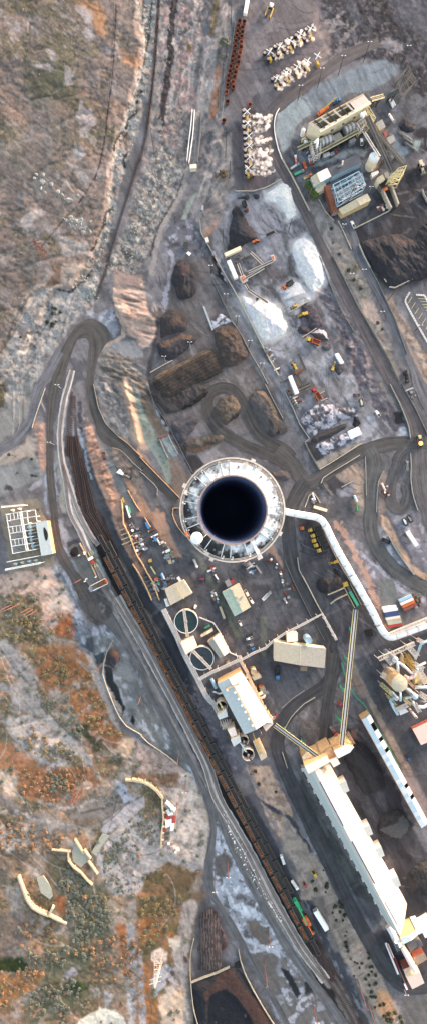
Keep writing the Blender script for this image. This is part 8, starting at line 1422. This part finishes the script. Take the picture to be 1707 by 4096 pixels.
junk(E4("120,380 230,360 280,520 340,640 250,700 200,560 150,430"),46,'along the sunlit retaining wall',1);junk(E4("380,400 430,430 540,560 600,640 650,760 580,800 520,680 440,560"),24,'in the row below the blue crates',2);junk(E4("400,960 480,940 620,920 720,960 600,1010 500,1080 430,1090 400,1020"),34,'above the tan roofed workshop',3);junk(T(1,4,"950,360 1000,350 1074,420 1074,560 1010,500"),18,'on the pink bank right of the chimney',4,40,(3,3,4,8,3,0,1,1,4,1));junk(T(1,4,"770,380 840,370 870,450 820,480 800,440"),20,'in the strip below the chimney',5);junk(T(2,4,"-10,490 60,560 80,660 50,720 -10,700"),12,'beside the dark haul ramp',8);junk(T(1,4,"520,590 550,585 600,680 580,695"),14,'beside the greenish strip',6);junk(T(1,4,"510,400 560,400 620,560 590,590"),10,'right of the greenish strip',7,wts=(2,3,4,8,2,0,1,1,3,0))
junk(T(2,3,"40,60 110,140 120,200 80,170 20,80"),18,'along the wet yard wall',9);junk(T(1,2,"930,640 980,720 1050,860 1040,900 960,760"),14,'beside the crusted wall',10);junk(T(2,4,"950,600 1040,640 1060,700 980,720 940,660"),10,'right of the container stacks',11);junk(T(2,3,"200,840 240,830 250,870 190,930"),8,'inside the angled wall',12);junk(T(2,3,"740,770 790,770 790,850 730,850"),6,'on the loop island',13);junk(T(2,1,"160,170 200,180 250,260 200,290"),10,'below the left kiln',14);junk(T(2,3,"900,0 990,80 960,130 900,40"),6,'between the two right roads',15)
for s,z,m,lb in(("322,350 345,340 378,410 355,420",2,'blue','upper stack of blue sheets on the yard bank'),("403,500 425,490 463,545 440,558",2,'blue','lower stack of blue sheets on the yard bank'),("115,170 130,165 170,295 155,300",2,'white','long white pipe stack at the yard entrance'),("138,180 155,178 173,245 158,250",1.6,'teal','green pipe stack at the yard entrance'),("75,85 90,78 104,130 92,138",1.6,'yellow','yellow frame at the top of the yard entrance'),("483,905 497,898 522,960 510,968",1.6,'blue','blue pipe stack above the workshop'),("497,893 512,888 541,955 528,962",1.6,'white','white pipe stack above the workshop'),("540,650 585,628 597,655 550,680",1.4,'white','white pallet row on the yard bank'),("380,825 392,818 442,900 432,908",.6,'yelp','yellow ladder lying on the yard floor'),("357,750 395,735 402,770 365,780",.6,'yellow','yellow frame lying on the yard floor'),("535,700 580,680 600,740 560,760",2.5,'greyp','grey sided open trailer on the yard bank'),("565,745 600,730 612,790 580,795",2.5,'tan','tan box beside the grey open trailer'),("665,940 690,925 712,975 690,985",1.6,'white','block of white drums beside the tan workshop'),("530,985 545,978 565,1040 552,1046",1.2,'blue','blue beam beside the tan workshop')):flat('material_stack',lb,E4(s),z,M[m],M[m],1,cat='stack')
P=T(0,3,"880,668 905,640 950,690 935,692");o=tag(ob('tarpaulin',MB().prism([tuple(W(*p,1)[:2])for p in P],.2,1.6),M['white'],None,loc=base_of(P)),'crumpled white tarpaulin beside the skip','tarpaulin')
# dismantled conveyor group in the wet yard
Y7=lambda s:Z(1070,1400,2.685,s)
for s,z,w_,lb in(("305,270 380,400",2,2.4,'dark conveyor frame lying in the wet yard, lower'),("325,40 400,220",2,1.6,'thin dark conveyor lying in the wet yard, upper'),("325,430 450,375",2,4,'dark machine deck at the conveyor end'),("130,355 300,280",1.5,.7,'thin grey pipe crossing the trailer')):a,b=Y7(s);conveyor(a,b,z,z,lb,w_,'bed','bed',0)
flat('feed_hopper','rusty hopper between the loader and dark conveyor',Y7("285,240 375,205 385,215 300,265"),3,M['rust'],M['rust'],1,cat='hopper');flat('mud_pit','small rectangular concrete pit beside the road',Y7("115,855 200,828 212,878 130,905"),1.4,M['conc'],M['dark'],1,cat='pit')
for s,lb in(("540,480 605,443",'upper pale kerb beside the red lorry'),("565,550 640,515",'lower pale kerb beside the red lorry')):wall(Y7(s),lb,1,.6,'concl')
flat('storm_pit','yellow railed dark pit below the feeder hopper',T(2,4,"595,888 655,880 668,935 612,940"),.6,M['yelp'],M['black'],1,cat='pit')
# plants and rocks
def leaf_m(name,c):return mat(name,c,.9,var=.35,sc=1.2)
def bush_mesh(seed,r=1.0,leaf=34,m=None):
 rr=random.Random(seed);bm=bmesh.new();bmesh.ops.create_icosphere(bm,subdivisions=1,radius=r*.72)
 for v in bm.verts:v.co=v.co*rr.uniform(.7,1.25);v.co.z=max(v.co.z*.8+r*.35,0)
 for i in range(leaf):
  a,e=rr.uniform(0,6.28),rr.uniform(.1,1.5);d=Vector((math.cos(a)*math.cos(e),math.sin(a)*math.cos(e),math.sin(e)*.8));c=d*r*rr.uniform(.65,1.1)+Vector((0,0,r*.3));u=Vector((rr.uniform(-1,1),rr.uniform(-1,1),rr.uniform(-.4,.4))).normalized()*r*rr.uniform(.16,.34);w=u.cross(d).normalized()*u.length
  bm.faces.new([bm.verts.new(c+u),bm.verts.new(c+w),bm.verts.new(c-u),bm.verts.new(c-w)])
 me=bpy.data.meshes.new('shrub');bm.to_mesh(me);bm.free();me.materials.append(m);return me
LM=dict(sage=leaf_m('sagebrush',(104,107,94)),rustb=leaf_m('orange lit shrub',(138,108,82)),dark=leaf_m('dark juniper',(46,52,32)),gold=leaf_m('golden shrub',(124,110,78)),tree=leaf_m('green tree',(72,92,42)),brown=leaf_m('dry brown bush',(98,80,62)))  # rustb: orange sunlight put into the leaf colour
BM_={k:[bush_mesh(i*7+j,1.0,34 if k!='tree' else 120,LM[k])for j in range(4)]for i,k in enumerate(LM)}
def plant(k,px,r,name,label,cat,group=None):
 o=bpy.data.objects.new(name,RND.choice(BM_[k]));c=G(*px);o.location=c-Vector((0,0,.1));o.rotation_euler=(0,0,RND.random()*6.3);o.scale=(r*RND.uniform(.9,1.1),r,r*RND.uniform(.6,.85));link(o);return tag(o,label,cat,group)
for s,(c,r_)in(("378,75:2.2 410,45:1.8 425,75:2.6 415,118:1.6 448,140:2.0 360,125:1.1 387,180:1.3 437,182:1.3 467,270:1.0 455,298:1.2 458,348:2.2 465,378:2.2 475,415:1.7 627,425:1.5 630,465:1.6 527,497:1.2 545,505:1.3 580,505:1.4 563,540:1.3 497,475:.8 642,532:1.7 658,530:1.7 653,568:1.4 683,595:1.8 630,590:1.5 607,622:1.8 683,655:2.0 637,670:1.6 520,600:1.2 652,720:2.0 650,755:1.8 675,755:1.7 678,835:1.4 745,810:2.0 715,820:1.7 780,880:2.4 800,930:2.4 770,930:2.2 830,875:2.0 870,910:2.2 880,945:2.2 748,900:1.6",(2,7)),("207,850:1.8 230,912:2.2 318,870:2.2 312,890:2.0 290,770:.9 308,935:1.2",(2,6)),("866,22:2.0 893,118:1.9 1020,178:1.5 830,45:.8",(1,6)),("72,532:1.6 243,565:1.2 133,670:.8",(0,3)),("480,105:1.8 520,180:1.8 570,245:2.0 700,505:2.0 735,550:1.2",(2,2)),("350,760:2.0 362,865:1.0 410,950:1.4",(2,1)),("400,390:1.6 420,400:1.6 400,435:1.8 455,425:1.4 360,500:1.8 395,510:1.6 390,530:1.4 425,495:1.2 160,610:1.4",(0,2))):
 for q in s.split():
  xy,sc=q.split(':');plant('dark',T(c,r_,xy)[0],float(sc),'juniper_bush',{(2,7):'dark green round bush dotted on the tan slope at the lower right',(2,6):'dark green round bush on the tan slope beside the yellow truck',(1,6):'dark green bush on the pink slope right of the train',(0,3):'lone dark bush beside the grey curving road',(2,2):'dark bush on the dirt bank between the two right hand roads',(2,1):'dark bush on the pale bank below the switchyard',(0,2):'dark bush in the cluster above the left haul road'}[(c,r_)],'bush','dark bushes %d %d'%(c,r_))
def tree(px,r,h,k,label,cat='tree'):
 c=G(*px);t=thing('tree',label,cat,c);ob('trunk',MB().tube([c,c+Vector((0,0,h*.5)),c+Vector((.3,.2,h))],[.35,.25,.08],7),M['wood'],t);mb=MB()
 me=BM_[k][0]
 for i in range(6):
  a=i*1.05;o=bpy.data.objects.new('crown',RND.choice(BM_[k]));o.location=(math.cos(a)*r*.5,math.sin(a)*r*.5,h*(.5+.08*(i%3)));o.scale=(r*.62,)*3;o.rotation_euler=(0,0,a*2);link(o,t)
for s,r,lb in(("172,455",3.4,'bright green tree above its neighbours beside the brown utility pole'),("205,495",3.2,'bright green tree in the middle of the clump by the utility pole'),("222,530",3.4,'bright green tree lowest in the clump by the utility pole'),("165,435",1.8,'small green tree at the top of the clump')):tree(T(2,1,s)[0],r,5,'tree',lb)
tree(T(2,2,"530,92")[0],2.2,3,'gold','yellow green young tree on the dirt bank');tree(T(1,0,"375,375")[0],2.4,3,'gold','yellowish bush tree on the gullied slope');tree(T(1,0,"635,345")[0],4.6,4,'sage','large pale green bush tree beside the thin pole');tree(T(1,1,"625,368")[0],3.6,4,'brown','large brown bush tree below the kerb');tree(T(1,0,"618,445")[0],2.2,3,'sage','smaller grey bush below the large pale green one')
# shrubs of the lower-left hillside: 300 individuals, the rest one mass
zones=((A7("500,0 840,0 840,220 500,180"),70,'sage'),(A7("540,230 800,200 780,340 560,360"),34,'sage'),(A7("200,400 640,360 700,460 340,560 200,560"),50,'sage'),(A7("690,360 1060,200 1074,900 960,600 700,680"),60,'rustb'),(A7("250,700 560,620 700,820 500,965 200,900"),60,'sage'),(T(0,6,"120,10 700,0 640,120 420,260 150,180"),60,'rustb'),(T(0,6,"400,60 520,100 480,220 380,200"),24,'sage'),(T(0,5,"330,150 560,180 560,330 320,330"),24,'gold'),(T(0,5,"300,400 560,520 640,700 560,720 340,540"),34,'sage'),(T(0,5,"480,820 560,830 560,910 490,910"),10,'sage'),(T(0,6,"0,380 500,480 420,640 0,640"),56,'rustb'),(T(0,6,"520,760 680,880 600,965 440,900"),50,'sage'),(T(0,6,"760,620 900,540 1000,380 1040,420 900,700 800,760"),30,'sage'),(T(1,6,"0,280 110,280 140,560 80,580 0,460"),26,'sage'),(T(0,5,"540,380 720,380 850,560 830,660 950,720 700,700"),30,'gold'),(T(0,4,"0,560 300,580 300,760 0,900"),12,'sage'),(A7("0,560 330,570 200,730 0,850"),40,'rustb'),(T(0,4,"0,780 300,800 420,900 300,965 0,965"),30,'gold'),(T(0,5,"60,640 560,800 480,920 260,880"),30,'gold'),(A7("150,200 420,200 420,380 150,380"),18,'rustb'),(T(1,7,"0,0 360,0 220,240 0,420"),40,'gold'),(HL,170,'sage'))
LBL=dict(sage=('grey green sagebrush bush on the lower left hillside','sagebrush bushes'),rustb=('orange brown bush on the lower left hillside','orange brown bushes'),gold=('golden olive bush on the lower left hillside','golden bushes'))
cnt=0;mass={k:MB()for k in LM}
for zi,(P,n,k)in enumerate(zones):
 r=random.Random(zi+9);x0,y0=P.min(0);x1,y1=P.max(0);got=0
 for _ in range(n*12):
  if got>=n*1.25:break
  x,y=r.uniform(max(x0,-10),x1),r.uniform(y0,min(y1,4110))
  if not inpoly(np.array([x]),np.array([y]),P)[0]:continue
  got+=1;kk=k if r.random()<.8 else r.choice(('sage','rustb','gold'));s=r.uniform(1.1,2.4)
  if cnt<300 and s>1.5:cnt+=1;plant(kk,(x,y),s,'shrub',LBL[kk][0],'shrub',LBL[kk][1])
  else:
   me=r.choice(BM_[kk]);c=G(x,y);a=r.random()*6.3;ca,sa=math.cos(a)*s,math.sin(a)*s;mass[kk].add([(c.x+v.co.x*ca-v.co.y*sa,c.y+v.co.x*sa+v.co.y*ca,c.z+v.co.z*s*.7-.1)for v in me.vertices],[tuple(p.vertices)for p in me.polygons])
for k,mb in mass.items():
 if mb.v:kind(ob('shrub_scatter',mb,LM[k]),'stuff')
 # boulders
M_ROCK=mat('pale rock',(138,138,132),.95,var=.2,sc=.8,bump=.5)
def rock_mesh(seed):
 rr=random.Random(seed);bm=bmesh.new();bmesh.ops.create_icosphere(bm,subdivisions=2,radius=1)
 for v in bm.verts:v.co*=1+(math.sin(v.co.x*3+seed)+math.cos(v.co.y*4-seed))*.13+rr.uniform(-.1,.1);v.co.z=max(v.co.z,-.5)
 me=bpy.data.meshes.new('boulder');bm.to_mesh(me);bm.free();me.materials.append(M_ROCK);return me
RM=[rock_mesh(i)for i in range(5)]
for i,q in enumerate("275,350:4 325,355:5 262,380:4 320,405:6 295,425:2 312,455:4 340,485:4 390,425:5 440,480:5 470,505:4 525,545:7 575,700:5 640,760:4 590,510:3 685,705:3 620,690:3 810,500:3".split()):
 xy,s=q.split(':');o=bpy.data.objects.new('boulder',RM[i%5]);c=G(*T(0,1,xy)[0]);o.location=c;s=float(s)*.45;o.scale=(s,s*.75,s*.45);o.rotation_euler=(0,0,-.6+i);link(o);tag(o,'pale grey boulder of the outcrop on the upper left hillside','boulder','outcrop boulders')
mb=MB();mb2=MB()
def scatter(P,n,s0,s1,seed,mb):
 r=random.Random(seed);x0,y0=P.min(0);x1,y1=P.max(0);k=0
 for _ in range(n*8):
  if k>=n:break
  x,y=r.uniform(x0,x1),r.uniform(y0,y1)
  if not inpoly(np.array([x]),np.array([y]),P)[0]:continue
  k+=1;c=G(x,y);s=r.uniform(s0,s1)*r.uniform(.5,1);a=r.random()*6.3;f=r.uniform(.5,1);me=RM[k%5];bm_=[(v.co.x*s,v.co.y*s*f,v.co.z*s*.55)for v in me.vertices]
  mb.add([(c.x+p[0]*math.cos(a)-p[1]*math.sin(a),c.y+p[0]*math.sin(a)+p[1]*math.cos(a),c.z+p[2])for p in bm_],[tuple(q.vertices)for q in me.polygons])
scatter(CB,260,.4,1.5,1,mb);scatter(SR,360,.3,1.0,2,mb);scatter(T(0,1,"470,680 560,660 700,780 640,800 560,760"),40,.6,1.8,3,mb);scatter(T(0,2,"620,250 720,240 730,300 660,340"),50,.6,1.4,4,mb);scatter(HU,160,.3,.8,5,mb);scatter(LG,160,.3,.7,6,mb);scatter(SU,150,.3,.9,8,mb);scatter(T(0,6,"700,240 860,210 880,260 780,300"),60,.3,.7,9,mb)
kind(ob('rock_scatter',mb,M_ROCK),'stuff');scatter(T(1,6,"600,300 640,300 900,830 950,965 900,965 680,560"),90,.4,.9,11,mb2);scatter(T(1,7,"930,0 970,0 1074,180 1074,230"),40,.5,1.0,12,mb2);kind(ob('stone_row',mb2,M['white']),'stuff')
